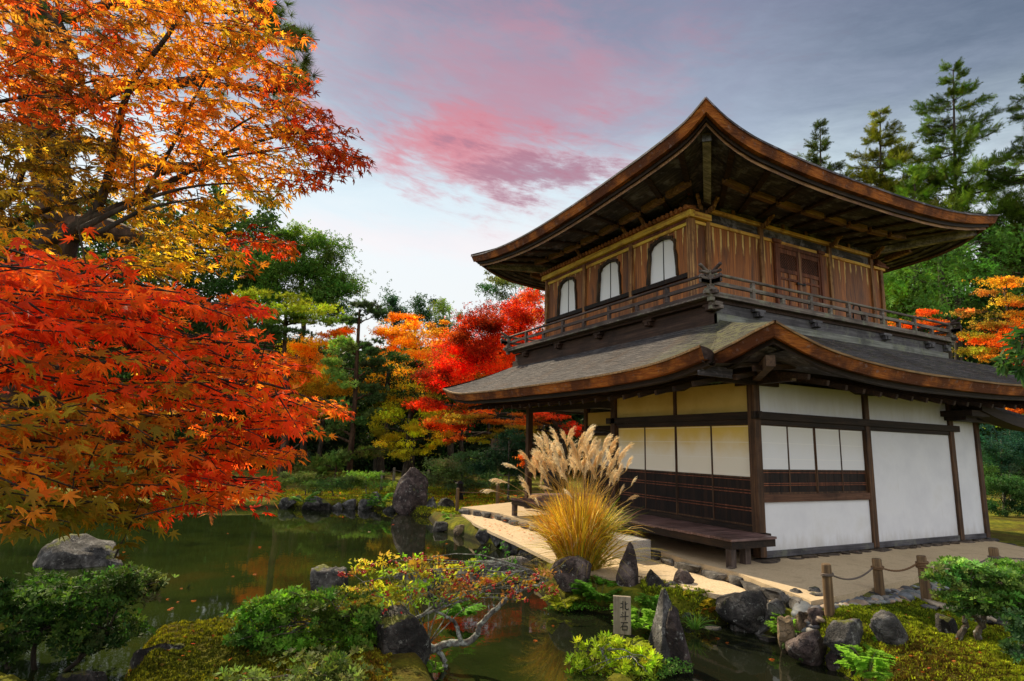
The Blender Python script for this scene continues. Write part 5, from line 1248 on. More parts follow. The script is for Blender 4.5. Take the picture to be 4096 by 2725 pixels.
def tpl_spray(seed=3):
    """feathery conifer spray along +Y"""
    V = []; Fc = []; r = np.random.default_rng(seed)
    for i in range(6):
        y = .1+i*.15
        for sg in (1, -1):
            L_ = .42*(1-i*.1); b = len(V); V += [(0, y-.05, 0), (0, y+.07, .01), (sg*L_, y+.28, r.normal(0, .05))]; Fc.append((b, b+1, b+2))
    b = len(V); V += [(-.06, .85, 0), (.06, .85, 0), (0, 1.2, 0)]; Fc.append((b, b+1, b+2))
    return np.array(V), np.array(Fc)
def tpl_clump(n=5, seed=4, w=.34):
    """a few small leaves of a twig, for trees seen far away"""
    r = np.random.default_rng(seed); V = []; Fc = []
    for i in range(n):
        o = r.normal(0, .45, 3); o[2] *= .5; d = r.normal(size=3); d[2] *= .5; d /= np.linalg.norm(d); s_ = np.cross(d, r.normal(size=3)); s_ /= np.linalg.norm(s_); b = len(V)
        V += [o-d*.3, o+s_*w*.6, o+d*.5, o-s_*w*.6]; Fc.append((b, b+1, b+2, b+3))
    return np.array(V), np.array(Fc)
T_MAPLE, T_ROS, T_LEAF, T_NEED, T_SPRAY, T_CLUMP = tpl_maple(), tpl_rosette(), tpl_leaf(), tpl_needles(), tpl_spray(), tpl_clump()
T_PAD = tpl_needles(14, (15, 90), .085, 5)

def limb(p0, p1, r0, r1, wob=.06, k=7, bend=None):
    p0, p1 = np.array(p0, float), np.array(p1, float); L_ = np.linalg.norm(p1-p0); t_ = np.linspace(0, 1, k)[:, None]
    b = np.array(bend if bend is not None else [0, 0, .12*L_]); pts = p0+(p1-p0)*t_+b*(4*t_*(1-t_))*.5+rng.normal(0, wob*L_/k*1.6, (k, 3))*np.sin(t_*np.pi)
    return pts, np.linspace(r0, r1, k)

def bg_tree(name, label, cat, base, blobs, tpl, leaf_px, m, bark, trunk_r, dens=1.0, pads=6, flat=.28, group=None, trunk_top=None, up=.35, hv=(.10, .28), trunk_pts=None, crown='crown', droop=0.0):
    """blobs: (u, v, ru, rv, depth, colour). The blobs are rounded masses of foliage at their real size and distance."""
    t_ = thing(name, base, label, cat, group); base = np.array(base, float)
    PP, CC, SS, NN, ctr = [], [], [], [], []
    for (u, v, ru, rv, d, col) in blobs:
        k_ = mpp(d); c_ = at(u, v, d); R_ = np.array([ru*k_, max(ru*.8, rv)*k_, rv*k_]); ctr.append((c_, R_))
        n = int(dens*8.2*ru*rv*4/(leaf_px**2)*1.1)+8
        npad = max(2, int(pads*max(1, (ru*rv/1600)**.7)))
        pc_ = rnd_unit(npad)*(rng.uniform(.25, 1, (npad, 1))**.5); pcol = jitter(col, npad, *hv)
        w_ = rng.dirichlet(np.full(npad, 3.0)); idx = rng.choice(npad, n, p=w_)
        psz = rng.uniform(.26, .60, npad)[idx][:, None]
        off_ = rng.normal(0, 1, (n, 3))*np.array([.62, .62, flat])*psz
        q = pc_[idx]+off_; q[:, 2] -= droop*(off_[:, 0]**2+off_[:, 1]**2)
        loc = q*R_
        PP.append(c_+loc[:, :1]*HR+loc[:, 1:2]*HF+loc[:, 2:]*np.array([0, 0, 1.0]))
        CC.append(pcol[idx]*np.exp(rng.normal(0, .22, (n, 1)))*(1+rng.normal(0, .07, (n, 3))))
        SS.append(np.full(n, leaf_px*k_*.62)*rng.uniform(.7, 1.35, n))
        nn = rnd_unit(n)*.9+np.array([0, 0, up])+0.4*q/np.maximum(np.linalg.norm(q, axis=1, keepdims=True), .2); NN.append(nn)
    PP, CC, SS, NN = map(np.concatenate, (PP, CC, SS, NN))
    scatter(crown, tpl, PP, basis(NN, rng.uniform(0, 6.283, len(PP))), SS, np.clip(CC, .002, .9), m, t_)
    if trunk_r > 0:
        ws = np.array([R_[0]*R_[2] for _, R_ in ctr]); cen = np.average([c_ for c_, _ in ctr], axis=0, weights=ws)
        top = np.array(trunk_top, float) if trunk_top is not None else np.array([base[0]*.3+cen[0]*.7, base[1]*.3+cen[1]*.7, max(c_[2] for c_, _ in ctr)])
        if trunk_pts is not None: tp = curve(trunk_pts, 5)
        else: tp = limb(base-np.array([0, 0, .3]), top, 1, 1, .05, 9, bend=(0, 0, 0))[0]
        rr = np.linspace(trunk_r, trunk_r*.30, len(tp)); rr[:2] *= 1.15
        mb = MB(); mb.tube(tp, rr, 9)
        for c_, R_ in ctr:
            z0 = min(c_[2]-R_[2]*.6, tp[-1][2]-.1); i = int(np.clip(np.searchsorted(tp[:, 2], z0-.25*np.linalg.norm(c_[:2]-cen[:2])), 1, len(tp)-2))
            pts, rd = limb(tp[i], c_+rng.normal(0, .1, 3)*R_, rr[i]*.6, max(.010, rr[i]*.13), .10, 7); mb.tube(pts, rd, 6)
            for _ in range(2):
                e_ = c_+rnd_unit(1)[0]*R_*.8; pts2, rd2 = limb(pts[4], e_, rd[4]*.6, max(.006, rd[4]*.2), .10, 5); mb.tube(pts2, rd2, 5)
        mb.build('trunk', M[bark], t_, smooth=True)
    return t_
def gz(u, v, d):
    """ground point under the pixel column at depth d"""
    p = at(u, v, d); return np.array([p[0], p[1], float(ground_h(np.array([[p[0], p[1]]]))[0])])

YEL, ORA, RED, DRED = (.72, .40, .012), (.72, .22, .008), (.58, .045, .006), (.36, .016, .004)
OLI, YGR, DGR, MGR, PGR, BGR = (.20, .17, .020), (.50, .44, .020), (.016, .036, .012), (.075, .15, .022), (.085, .135, .03), (.085, .17, .022)

# --- far wood that closes the view: one mass of dark evergreen foliage
def wood_mass(name, boxes, label):
    PP, CC, SS = [], [], []
    for (u0, u1, v0, v1, d0, d1, col, px, n) in boxes:
        u, d = rng.uniform(u0, u1, n), rng.uniform(d0, d1, n); top = v0+22*np.sin(u*.045+1)+14*np.sin(u*.11)+10*np.sin(u*.023)
        v = top+(v1-top)*rng.uniform(0, 1, n)
        p = CAM+(FW+RT*((u*K-2048)/F_PX)[:, None]-UP*((v*K-1362.5)/F_PX)[:, None])*d[:, None]
        PP.append(p); CC.append(jitter(col, n, .12, .45)*(0.6+0.8*(np.sin(u*.06+d)*np.sin(v*.08)+1)/2)[:, None]); SS.append(px*d*K/F_PX*rng.uniform(.6, 1.3, n))
    PP, CC, SS = map(np.concatenate, (PP, CC, SS)); n = len(PP)
    o = scatter(name, T_CLUMP, PP, basis(rnd_unit(n)+np.array([0, 0, .3])-HF*.3, rng.uniform(0, 6.28, n)), SS, CC, M['leaf'])
    o['kind'] = 'stuff'; o['label'] = label; return o
wood_mass('woods', [(430, 1420, 800, 1120, 40, 52, (.028, .056, .014), 13, 22000), (-260, 640, 470, 1180, 40, 55, (.030, .060, .014), 15, 20000), (1240, 1420, 760, 1100, 40, 48, (.028, .056, .014), 13, 4000), (2000, 2700, 560, 1190, 42, 56, (.022, .050, .012), 15, 17000)], 'dark evergreen wood beyond the garden')
# hedge mass in the shade below the wood
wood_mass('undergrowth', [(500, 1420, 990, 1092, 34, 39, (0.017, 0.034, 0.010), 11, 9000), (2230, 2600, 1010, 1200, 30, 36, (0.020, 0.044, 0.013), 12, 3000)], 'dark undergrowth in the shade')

# --- trees behind the pond
tr_ = lambda *a, **k: bg_tree(*a, **k)
bg_tree('evergreen_tree', 'rounded dark green broadleaf tree rising above the trained pine', 'tree', gz(690, 1000, 38), [(700, 640, 95, 70, 38, (.085, .17, .022)), (745, 590, 62, 55, 38, (.085, .17, .022)), (640, 600, 60, 60, 39, (.07, .14, .025)), (785, 655, 45, 36, 38, (.085, .17, .022)), (700, 552, 48, 30, 38, (.20, .30, .03)), (560, 640, 70, 50, 40, (.06, .12, .025)), (740, 690, 70, 36, 38, (.06, .13, .02)), (660, 560, 36, 26, 38, (.085, .17, .022))], T_CLUMP, 9, M['leaf'], 'bark', .28, dens=1.5, pads=9, flat=.45)
bg_tree('bamboo_clump', 'dark green bamboo tops left of the pale gap above the yellow maple', 'bamboo', gz(920, 1000, 48), [(915, 700, 30, 32, 48, (0.033, 0.083, 0.039)), (905, 735, 26, 34, 48, (0.027, 0.068, 0.030)), (945, 725, 30, 30, 48, (0.033, 0.075, 0.036))], T_CLUMP, 8, M['leaf'], 'bark', .07, dens=.9, flat=.7, droop=.25, group='bamboo above the maples')
bg_tree('bamboo_clump', 'middle bamboo top with drooping tips above the yellow maple', 'bamboo', gz(985, 1000, 49), [(978, 705, 26, 28, 49, (0.039, 0.090, 0.039)), (990, 735, 30, 30, 49, (0.033, 0.075, 0.030))], T_CLUMP, 8, M['leaf'], 'bark', .07, dens=.9, flat=.7, droop=.25, group='bamboo above the maples')
bg_tree('bamboo_clump', 'yellow-green bamboo top left of the red maple', 'bamboo', gz(1035, 1000, 47), [(1030, 712, 26, 32, 47, (0.165, 0.240, 0.045)), (1045, 745, 26, 26, 47, (0.135, 0.195, 0.030)), (1010, 750, 24, 24, 47, (0.075, 0.135, 0.030))], T_CLUMP, 8, M['leaf'], 'bark', .07, dens=.8, flat=.7, droop=.25, group='bamboo above the maples')
bg_tree('bamboo_clump', 'feathery bamboo behind the red maple under the roof corner', 'bamboo', gz(1190, 1000, 42), [(1175, 655, 46, 20, 42, (0.180, 0.225, 0.053)), (1225, 655, 36, 24, 42, (0.195, 0.225, 0.060)), (1125, 668, 34, 16, 42, (0.060, 0.128, 0.045)), (1190, 690, 60, 22, 42, (0.090, 0.135, 0.045)), (1150, 632, 34, 12, 42, (0.135, 0.195, 0.045))], T_CLUMP, 8, M['leaf'], 'bark', .07, dens=.75, flat=.6, droop=.2, group='bamboo above the maples')
bg_tree('maple_tree', 'orange and yellow maple behind the thin pine, left part of the autumn colours', 'tree', gz(700, 1060, 32), [(725, 795, 55, 30, 32, YEL), (690, 830, 62, 34, 32, (0.759, 0.322, 0.023)), (765, 768, 45, 24, 33, ORA), (750, 850, 45, 30, 32, (0.575, 0.345, 0.023)), (660, 870, 60, 34, 31, ORA), (730, 890, 50, 26, 32, (0.483, 0.322, 0.023)), (690, 925, 45, 22, 31, (0.460, 0.184, 0.017)), (640, 930, 40, 22, 31, ORA)], T_CLUMP, 8, M['maple_leaf'], 'bark', .20, dens=1.15, pads=9, group='autumn maples behind the pond')
bg_tree('maple_tree', 'golden yellow maple in the centre, right of the thin pine', 'tree', gz(945, 1060, 34), [(930, 770, 50, 32, 34, (0.800, 0.368, 0.023)), (895, 780, 42, 36, 34, (0.759, 0.322, 0.023)), (985, 800, 56, 34, 34, (0.690, 0.414, 0.034)), (945, 840, 80, 34, 34, (0.667, 0.391, 0.023)), (905, 890, 52, 34, 34, (0.506, 0.380, 0.023)), (990, 870, 56, 36, 34, (0.575, 0.391, 0.029)), (1035, 790, 34, 28, 34, (0.644, 0.299, 0.023)), (960, 915, 70, 28, 33, (0.414, 0.345, 0.023)), (870, 850, 34, 30, 34, YEL), (930, 735, 30, 18, 34, ORA), (1010, 755, 30, 18, 34, (0.713, 0.299, 0.023))], T_CLUMP, 8, M['maple_leaf'], 'bark', .22, dens=1.15, pads=10, group='autumn maples behind the pond')
bg_tree('maple_tree', 'yellow-green maple with flat layered sprays low over the dark shade', 'tree', gz(930, 1090, 27), [(965, 985, 44, 20, 27, (0.483, 0.437, 0.023)), (915, 1015, 42, 23, 27, YGR), (1000, 955, 39, 20, 27, (0.529, 0.460, 0.023)), (900, 955, 34, 27, 27, YGR), (940, 1042, 34, 15, 27, (0.460, 0.437, 0.029)), (1008, 1012, 28, 13, 27, YGR), (880, 985, 28, 20, 27, (0.391, 0.345, 0.023)), (985, 1035, 20, 13, 27, (0.506, 0.437, 0.023))], T_CLUMP, 7, M['maple_leaf'], 'bark', .16, dens=.95, pads=7, flat=.5, group='autumn maples behind the pond')
bg_tree('maple_tree', 'tall scarlet maple beside the left end of the pavilion', 'tree', gz(1285, 1040, 27), [(1150, 735, 72, 40, 26, (.40, .030, .006)), (1215, 715, 46, 44, 27, (0.546, 0.059, 0.010)), (1100, 775, 64, 38, 26, (.40, .030, .006)), (1060, 825, 56, 40, 26, (0.464, 0.029, 0.008)), (1150, 820, 84, 44, 26, (0.530, 0.048, 0.008)), (1015, 868, 46, 34, 26, (0.431, 0.027, 0.008)), (1085, 890, 64, 36, 26, (0.546, 0.088, 0.010)), (985, 935, 46, 18, 25, (.40, .030, .006)), (1025, 975, 44, 18, 25, (0.530, 0.069, 0.010)), (1205, 790, 58, 50, 27, (0.546, 0.098, 0.010)), (1200, 860, 60, 40, 27, (0.513, 0.088, 0.010)), (1075, 945, 50, 20, 25, (0.455, 0.088, 0.012)), (1045, 1005, 26, 14, 25, (0.414, 0.156, 0.016))], T_CLUMP, 7, M['maple_leaf'], 'bark', .24, dens=1.6, pads=14, flat=.5, hv=(.30, .48), group='autumn maples behind the pond')
bg_tree('maple_tree', 'olive and rusty maple seen under the left eave of the pavilion', 'tree', gz(1270, 1060, 24), [(1080, 965, 56, 18, 24, (0.345, 0.207, 0.023)), (1170, 965, 50, 20, 24, (0.598, 0.172, 0.023)), (1290, 955, 60, 24, 24, (0.644, 0.069, 0.017)), (1220, 990, 50, 16, 24, (0.345, 0.253, 0.029)), (1140, 1000, 44, 14, 24, (0.299, 0.253, 0.023)), (1320, 990, 36, 20, 24, (0.644, 0.057, 0.017)), (1250, 965, 40, 18, 24, (0.460, 0.149, 0.023)), (1110, 1010, 30, 10, 24, (0.414, 0.380, 0.023))], T_CLUMP, 7, M['maple_leaf'], 'bark', .17, dens=1.1, pads=7, flat=.2, trunk_pts=[gz(1298, 1085, 24)-np.array([0, 0, .3]), at(1296, 1030, 24), at(1290, 990, 24), at(1262, 962, 24), at(1236, 940, 24)], group='autumn maples behind the pond')
bg_tree('maple_bush', 'small rust-red maple bush behind the porch post', 'bush', gz(1215, 1095, 20), [(1215, 1062, 26, 16, 20, (0.632, 0.149, 0.017)), (1250, 1075, 24, 14, 20, (0.529, 0.115, 0.017))], T_CLUMP, 7, M['maple_leaf'], 'bark', .03, dens=1.0)

bg_tree('maple_tree', 'yellow-green and rust maple filling the shade left of the slender pine', 'tree', gz(730, 1060, 30), [(700, 900, 60, 26, 30, (.50, .36, .02)), (760, 880, 50, 30, 30, (.56, .34, .02)), (740, 935, 60, 22, 30, (.40, .36, .02)), (690, 950, 50, 18, 30, (.56, .20, .015)), (770, 960, 40, 16, 30, (.36, .36, .025)), (880, 915, 36, 26, 30, (.50, .40, .02)), (870, 870, 30, 26, 31, (.60, .36, .02))], T_CLUMP, 8, M['maple_leaf'], 'bark', .15, dens=1.1, pads=10, flat=.45, group='autumn maples behind the pond')
# --- pines
pg = [(640, 690, 66, 15, 27, (.36, .42, .03)), (700, 712, 62, 15, 27, (.38, .44, .03)), (592, 722, 52, 17, 27, (.22, .30, .03)), (650, 735, 60, 17, 27, (.15, .23, .03)), (728, 745, 42, 14, 27, (.20, .28, .03)), (600, 768, 54, 18, 27, (.05, .09, .022)), (662, 772, 54, 16, 27, (.045, .085, .022)), (560, 800, 40, 16, 27, PGR)]  # sunlight on the upper pads is put into their needle colour
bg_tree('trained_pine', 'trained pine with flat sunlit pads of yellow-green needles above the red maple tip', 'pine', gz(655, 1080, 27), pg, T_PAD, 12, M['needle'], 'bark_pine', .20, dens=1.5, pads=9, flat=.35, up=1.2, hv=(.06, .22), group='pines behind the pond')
b3 = on_z(803, 1112, -.2); d3 = depth(b3)
tp3 = [b3-np.array([0, 0, .2]), at(806, 1060, d3), at(812, 990, d3), at(818, 905, d3), at(822, 820, d3), at(826, 745, d3), at(828, 712, d3)]
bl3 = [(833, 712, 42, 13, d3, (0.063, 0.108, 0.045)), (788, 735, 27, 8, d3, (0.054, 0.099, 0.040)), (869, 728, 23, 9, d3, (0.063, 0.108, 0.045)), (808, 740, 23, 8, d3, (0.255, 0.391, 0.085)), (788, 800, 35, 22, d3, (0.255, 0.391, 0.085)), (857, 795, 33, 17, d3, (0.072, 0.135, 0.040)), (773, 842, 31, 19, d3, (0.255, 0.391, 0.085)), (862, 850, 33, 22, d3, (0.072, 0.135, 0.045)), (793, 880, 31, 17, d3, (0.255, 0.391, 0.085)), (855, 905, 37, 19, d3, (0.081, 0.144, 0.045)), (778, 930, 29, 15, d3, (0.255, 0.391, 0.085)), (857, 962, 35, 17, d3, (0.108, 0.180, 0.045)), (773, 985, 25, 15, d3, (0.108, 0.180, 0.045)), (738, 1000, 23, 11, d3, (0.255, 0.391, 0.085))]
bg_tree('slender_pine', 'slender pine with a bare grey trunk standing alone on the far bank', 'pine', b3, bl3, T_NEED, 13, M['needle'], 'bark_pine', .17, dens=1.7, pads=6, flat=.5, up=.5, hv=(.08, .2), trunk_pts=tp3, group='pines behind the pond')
bl4 = [(745, 1068, 42, 22, d3-1, (0.153, 0.216, 0.036)), (715, 1090, 34, 20, d3-1, (0.135, 0.198, 0.036)), (810, 1042, 34, 12, d3, (0.180, 0.216, 0.040)), (850, 1042, 36, 12, d3, (0.180, 0.198, 0.040)), (780, 1050, 26, 14, d3-1, (0.126, 0.198, 0.040)), (885, 1035, 26, 10, d3, (0.180, 0.198, 0.054))]
bg_tree('young_pine', 'bushy low pine leaning over the moss left of the slender pine', 'pine', gz(768, 1112, d3-1), bl4, T_NEED, 15, M['needle'], 'bark_pine', .07, dens=1.4, pads=6, flat=.6, up=.6, hv=(.10, .2), group='pines behind the pond')
dp = 8.5
pb = gz(-60, 1215, dp)
tpp = [np.array([pb[0], pb[1], -.8]), at(-45, 1100, dp), at(0, 950, dp), at(60, 760, dp), at(125, 580, dp), at(130, 470, dp), at(100, 320, dp), at(80, 150, dp), at(60, -60, dp)]
big = thing('old_pine', pb, 'old pine with a thick cracked trunk behind the orange maple leaves', 'pine')
mb = MB(); tq = curve(tpp, 5); mb.tube(tq, np.linspace(.33, .20, len(tq)), 14)
def bough(pts, r0, r1): q = curve(pts, 5); mb.tube(q, np.linspace(r0, r1, len(q)), 9)
bough([at(125, 545, dp), at(180, 525, dp), at(245, 528, dp), at(300, 545, dp), at(360, 560, dp+.3)], .22, .10)
bough([at(60, 870, dp), at(110, 905, dp), at(170, 900, dp), at(230, 905, dp+.3)], .2, .08)
bough([at(110, 360, dp), at(200, 330, dp), at(330, 380, dp), at(450, 385, dp), at(560, 400, dp)], .13, .05)
bough([at(100, 250, dp), at(160, 160, dp), at(130, 60, dp), at(70, -20, dp)], .13, .09)
bough([at(150, 250, dp), at(280, 200, dp), at(420, 190, dp), at(540, 150, dp), at(620, 90, dp), at(680, 60, dp)], .10, .025)
bough([at(420, 190, dp), at(560, 200, dp), at(650, 210, dp), at(700, 190, dp)], .05, .02)
bough([at(90, 20, dp), at(170, 40, dp), at(260, 10, dp), at(420, 20, dp), at(560, 30, dp)], .09, .03)
mb.build('trunk', M['bark_pine'], big, smooth=True)
PP = []
for (u, v, ru, rv, n) in ((620, 60, 55, 45, 46), (680, 90, 40, 40, 40), (690, 170, 30, 45, 36), (650, 200, 50, 30, 30), (600, 20, 60, 25, 30), (560, 110, 40, 40, 16), (70, 70, 80, 50, 26), (200, 90, 80, 50, 22), (480, 240, 50, 40, 16), (360, 580, 60, 25, 26), (330, 620, 60, 20, 20), (660, 250, 30, 30, 12)):
    q = rng.normal(0, .5, (n, 3)); d_ = dp+q[:, 2]*.8
    PP.append(CAM+(FW+RT*(((u+q[:, 0]*ru)*K-2048)/F_PX)[:, None]-UP*(((v+q[:, 1]*rv)*K-1362.5)/F_PX)[:, None])*d_[:, None])
PP = np.concatenate(PP); n = len(PP)
scatter('crown', tpl_needles(60, (-20, 90), .022, 8), PP, basis(rnd_unit(n)+HR*.5+np.array([0, 0, .5]), rng.uniform(0, 6.28, n)), rng.uniform(.13, .20, n), jitter((.10, .135, .025), n, .12, .3), M['needle'], big)

# --- conifers right of the pavilion
def conifer(label, u0, vtop, vbase, wmax, d, col, n_wh, group, seed, lean=0, sc=1.0, dens=1.0):
    r = np.random.default_rng(seed); top = at(u0+lean, vtop, d); base = gz(u0, 1000, d); t_ = thing('conifer', base, label, 'conifer', group)
    mb = MB(); H_ = top[2]-base[2]; tp = np.array([base+(top-base)*q for q in np.linspace(0, 1, 10)]); tp[0, 2] -= .3
    mb.tube(tp, np.linspace(.32, .03, 10), 8); PP, DD, SS, CC = [], [], [], []
    k_ = mpp(d); zb = at(u0, vbase, d)[2]
    for i in range(n_wh):
        f = (i/n_wh)**.85; z = top[2]-(top[2]-zb)*f-.1; c_ = base+(top-base)*((z-base[2])/H_); L0 = wmax*k_*(.10+.90*f**.9)
        for j in range(r.integers(2, 6)):
            a = r.uniform(0, 6.283); L_ = L0*r.uniform(.35, 1.25); e_ = c_+np.array([math.cos(a)*L_, math.sin(a)*L_, L_*r.uniform(.05, .38)])
            pts, rd = limb(c_, e_, .05*(.4+f), .012, .05, 5, bend=(0, 0, -.10*L_)); mb.tube(pts, rd, 5)
            m_ = int((9+34*L_/(wmax*k_))*dens)
            q = np.clip(r.choice([.45, .7, .95], m_)+r.normal(0, .07, m_), .2, 1.1); pp = pts[0]+(pts[-1]-pts[0])*q[:, None]+r.normal(0, .11*sc, (m_, 3))*(.5+L_*.30)*np.array([1, 1, .6]); PP.append(pp)
            DD.append((pts[-1]-pts[0])/L_+r.normal(0, .55, (m_, 3))+np.array([0, 0, .25])); SS.append(r.uniform(.24, .52, m_)*sc*(.7+.5*f)); CC.append(np.array(col)*np.exp(r.normal(0, .35))*np.exp(r.normal(0, .2, (m_, 1)))*(1+r.normal(0, .08, (m_, 3))))
    PP, DD, SS, CC = map(np.concatenate, (PP, DD, SS, CC)); n = len(PP)
    keep = r.uniform(0, 1, n)*40
    scatter('crown', T_SPRAY, PP, basis_dir(DD, rnd_unit(n)+np.array([0, 0, .6])), SS, np.clip(CC, .003, .6), M['needle'], t_)
    mb.build('trunk', M['bark'], t_, smooth=True)
GC = 'conifers behind the pavilion'
conifer('tallest conifer with a pointed top and wide gappy boughs right of the roof', 2200, 160, 620, 165, 38, (0.075, 0.121, 0.015), 28, GC, 1, sc=1.5, dens=1.7, lean=-6)
conifer('yellow-green conifer of middle height between the roof edge and the tallest conifer', 2022, 258, 560, 95, 40, (0.160, 0.171, 0.019), 20, GC, 2, sc=1.3, dens=1.6, lean=4)
conifer('small dark conifer top just above the upper roof edge', 1888, 288, 560, 85, 44, (0.053, 0.073, 0.017), 18, GC, 3, sc=1.3, dens=1.2)
conifer('dark conifer cut by the right edge of the picture', 2370, 190, 640, 120, 36, (0.056, 0.090, 0.015), 24, GC, 4, sc=1.4, dens=1.3)
conifer('bright green conifer mass half hidden behind the right roof tip', 2105, 395, 760, 120, 33, (0.094, 0.171, 0.017), 22, GC, 5, sc=1.4, dens=1.9)
cl = [(2085, 560, 60, 44, 29, (0.104, 0.237, 0.034)), (2170, 575, 66, 40, 29, (0.095, 0.228, 0.038)), (2265, 570, 66, 44, 30, (0.085, 0.199, 0.034)), (2340, 560, 56, 50, 30, (0.076, 0.180, 0.030)), (2085, 640, 52, 40, 28, (0.095, 0.218, 0.030)), (2165, 645, 60, 38, 28, (0.104, 0.247, 0.038)), (2245, 640, 56, 38, 28, (0.085, 0.209, 0.034)), (2100, 705, 56, 34, 28, (0.067, 0.152, 0.027)), (2190, 705, 56, 34, 28, (0.057, 0.142, 0.027)), (2330, 640, 46, 36, 29, (0.067, 0.152, 0.027)), (2060, 500, 40, 36, 29, (0.133, 0.237, 0.034))]
bg_tree('cedar_tree', 'broad cedar with feathery bright green sprays right of the balcony', 'cedar', gz(2170, 1000, 29), cl, T_SPRAY, 13, M['needle'], 'bark', .3, dens=1.25, pads=12, flat=.7, up=.7, hv=(.08, .32))
bg_tree('maple_tree', 'low orange-red maple showing behind the balcony rail', 'tree', gz(2120, 1000, 21), [(2105, 748, 40, 15, 21, (0.622, 0.132, 0.014)), (2158, 738, 40, 15, 21, (0.622, 0.113, 0.013)), (2060, 748, 26, 12, 21, (0.585, 0.207, 0.019)), (2130, 722, 24, 9, 21, (0.622, 0.122, 0.014)), (2180, 760, 26, 12, 21, (0.566, 0.189, 0.019))], T_CLUMP, 7, M['maple_leaf'], 'bark', .08, dens=1.1, pads=7)
bg_tree('maple_tree', 'maple with golden and orange layers at the right edge above the lower roof', 'tree', gz(2400, 1000, 18), [(2315, 655, 52, 16, 18, (0.547, 0.321, 0.028)), (2265, 672, 30, 8, 18, (0.434, 0.235, 0.038)), (2340, 690, 40, 14, 18, (0.528, 0.302, 0.028)), (2280, 740, 50, 14, 18, (0.321, 0.207, 0.028)), (2325, 755, 46, 18, 18, (0.622, 0.151, 0.014)), (2290, 785, 50, 16, 18, (0.622, 0.122, 0.014)), (2245, 770, 40, 12, 18, (0.339, 0.254, 0.024)), (2240, 805, 40, 14, 18, (0.312, 0.254, 0.024)), (2300, 815, 50, 14, 18, (0.471, 0.245, 0.019)), (2345, 795, 30, 18, 18, (0.566, 0.113, 0.011)), (2345, 850, 30, 20, 18, (0.566, 0.057, 0.011)), (2230, 720, 30, 8, 18, (0.396, 0.207, 0.038)), (2335, 940, 36, 12, 18, (0.604, 0.132, 0.014)), (2345, 725, 30, 12, 18, (0.518, 0.264, 0.019))], T_CLUMP, 8, M['maple_leaf'], 'bark', .12, dens=1.0, pads=8, flat=.5, hv=(.14, .38))
ev = [(2340, 800, 30, 24, 5.2, (.055, .12, .03)), (2322, 830, 34, 16, 5.2, (.06, .13, .035)), (2350, 850, 24, 20, 5.2, (.045, .10, .03)), (2345, 770, 22, 14, 5.2, (.05, .11, .03))]
t_ = thing('evergreen_oak', gz(2560, 1000, 5.4), 'evergreen branch with long glossy leaves reaching in above the lower roof', 'tree')
PP, DD, CC = [], [], []; mb = MB(); mb.tube([t_.location[:]]+[tuple(at(2560, v, 5.4)) for v in (1000, 800, 500)], [.10, .09, .07, .04], 8)
for (u, v, ru, rv, d, col) in ev:
    for _ in range(7):
        uu, vv = u+rng.normal(0, .5)*ru, v+rng.normal(0, .5)*rv; p = at(uu, vv, d+rng.normal(0, .12)); nl = 7
        DD.append(-HR*.8+np.array([0, 0, -.35])+rng.normal(0, .55, (nl, 3))); PP.append(p+rng.normal(0, .012, (nl, 3))); CC.append(jitter(col, nl, .1, .3))
        q, rd = limb(at(2420, 800+rng.normal(0, 30), 5.3), p, .012, .004, .08, 6); mb.tube(q, rd, 5)
q, rd = limb(at(2560, 760, 5.4), at(2400, 800, 5.3), .03, .014); mb.tube(q, rd, 6)
PP, DD, CC = map(np.concatenate, (PP, DD, CC)); n = len(PP)
scatter('crown', (np.array([(0, 0, 0), (.14, .3, .02), (.15, .6, .02), (0, 1, -.06), (-.15, .6, .02), (-.14, .3, .02)]), np.array([(0, 1, 2, 3), (0, 3, 4, 5)])), PP, basis_dir(DD, rnd_unit(n)*.7+np.array([0, 0, 1.0])), rng.uniform(.09, .14, n), CC, M['leaf'], t_); mb.build('trunk', M['bark'], t_, smooth=True)

# --- dark trunks in the shade of the wood, each tree with its own crown above
for i, (u, d, r_, vt) in enumerate(((690, 36, .26, 900), (760, 37, .16, 930), (728, 35, .14, 940), (905, 37, .16, 950), (1035, 33, .22, 960), (1062, 34, .16, 965), (870, 30, .30, 930), (990, 38, .15, 960), (1120, 38, .15, 960), (610, 36, .22, 900))):
    lb = ['thick dark trunk in the shade right of the red maple leaves', 'thin leaning dark trunk left of the slender pine', 'thin dark trunk beside the thick one in the shade', 'thin dark trunk right of the slender pine', 'dark trunk right of the yellow-green maple sprays', 'dark trunk close to the azalea tree across the pond', 'stout mossy trunk directly right of the slender pine', 'dark trunk behind the yellow-green sprays', 'dark trunk left of the porch post in the shade', 'dark trunk behind the tips of the red maple'][i]
    bg_tree('forest_tree', 'forest tree with a '+lb, 'tree', gz(u, 1095, d), [(u+rng.normal(0, 15), vt-30, 60, 40, d, (.03, .06, .016)), (u+rng.normal(0, 20), vt-80, 50, 40, d, (.035, .07, .016))], T_CLUMP, 11, M['leaf'], 'bark', r_, dens=.8, group='forest trees in the shade')

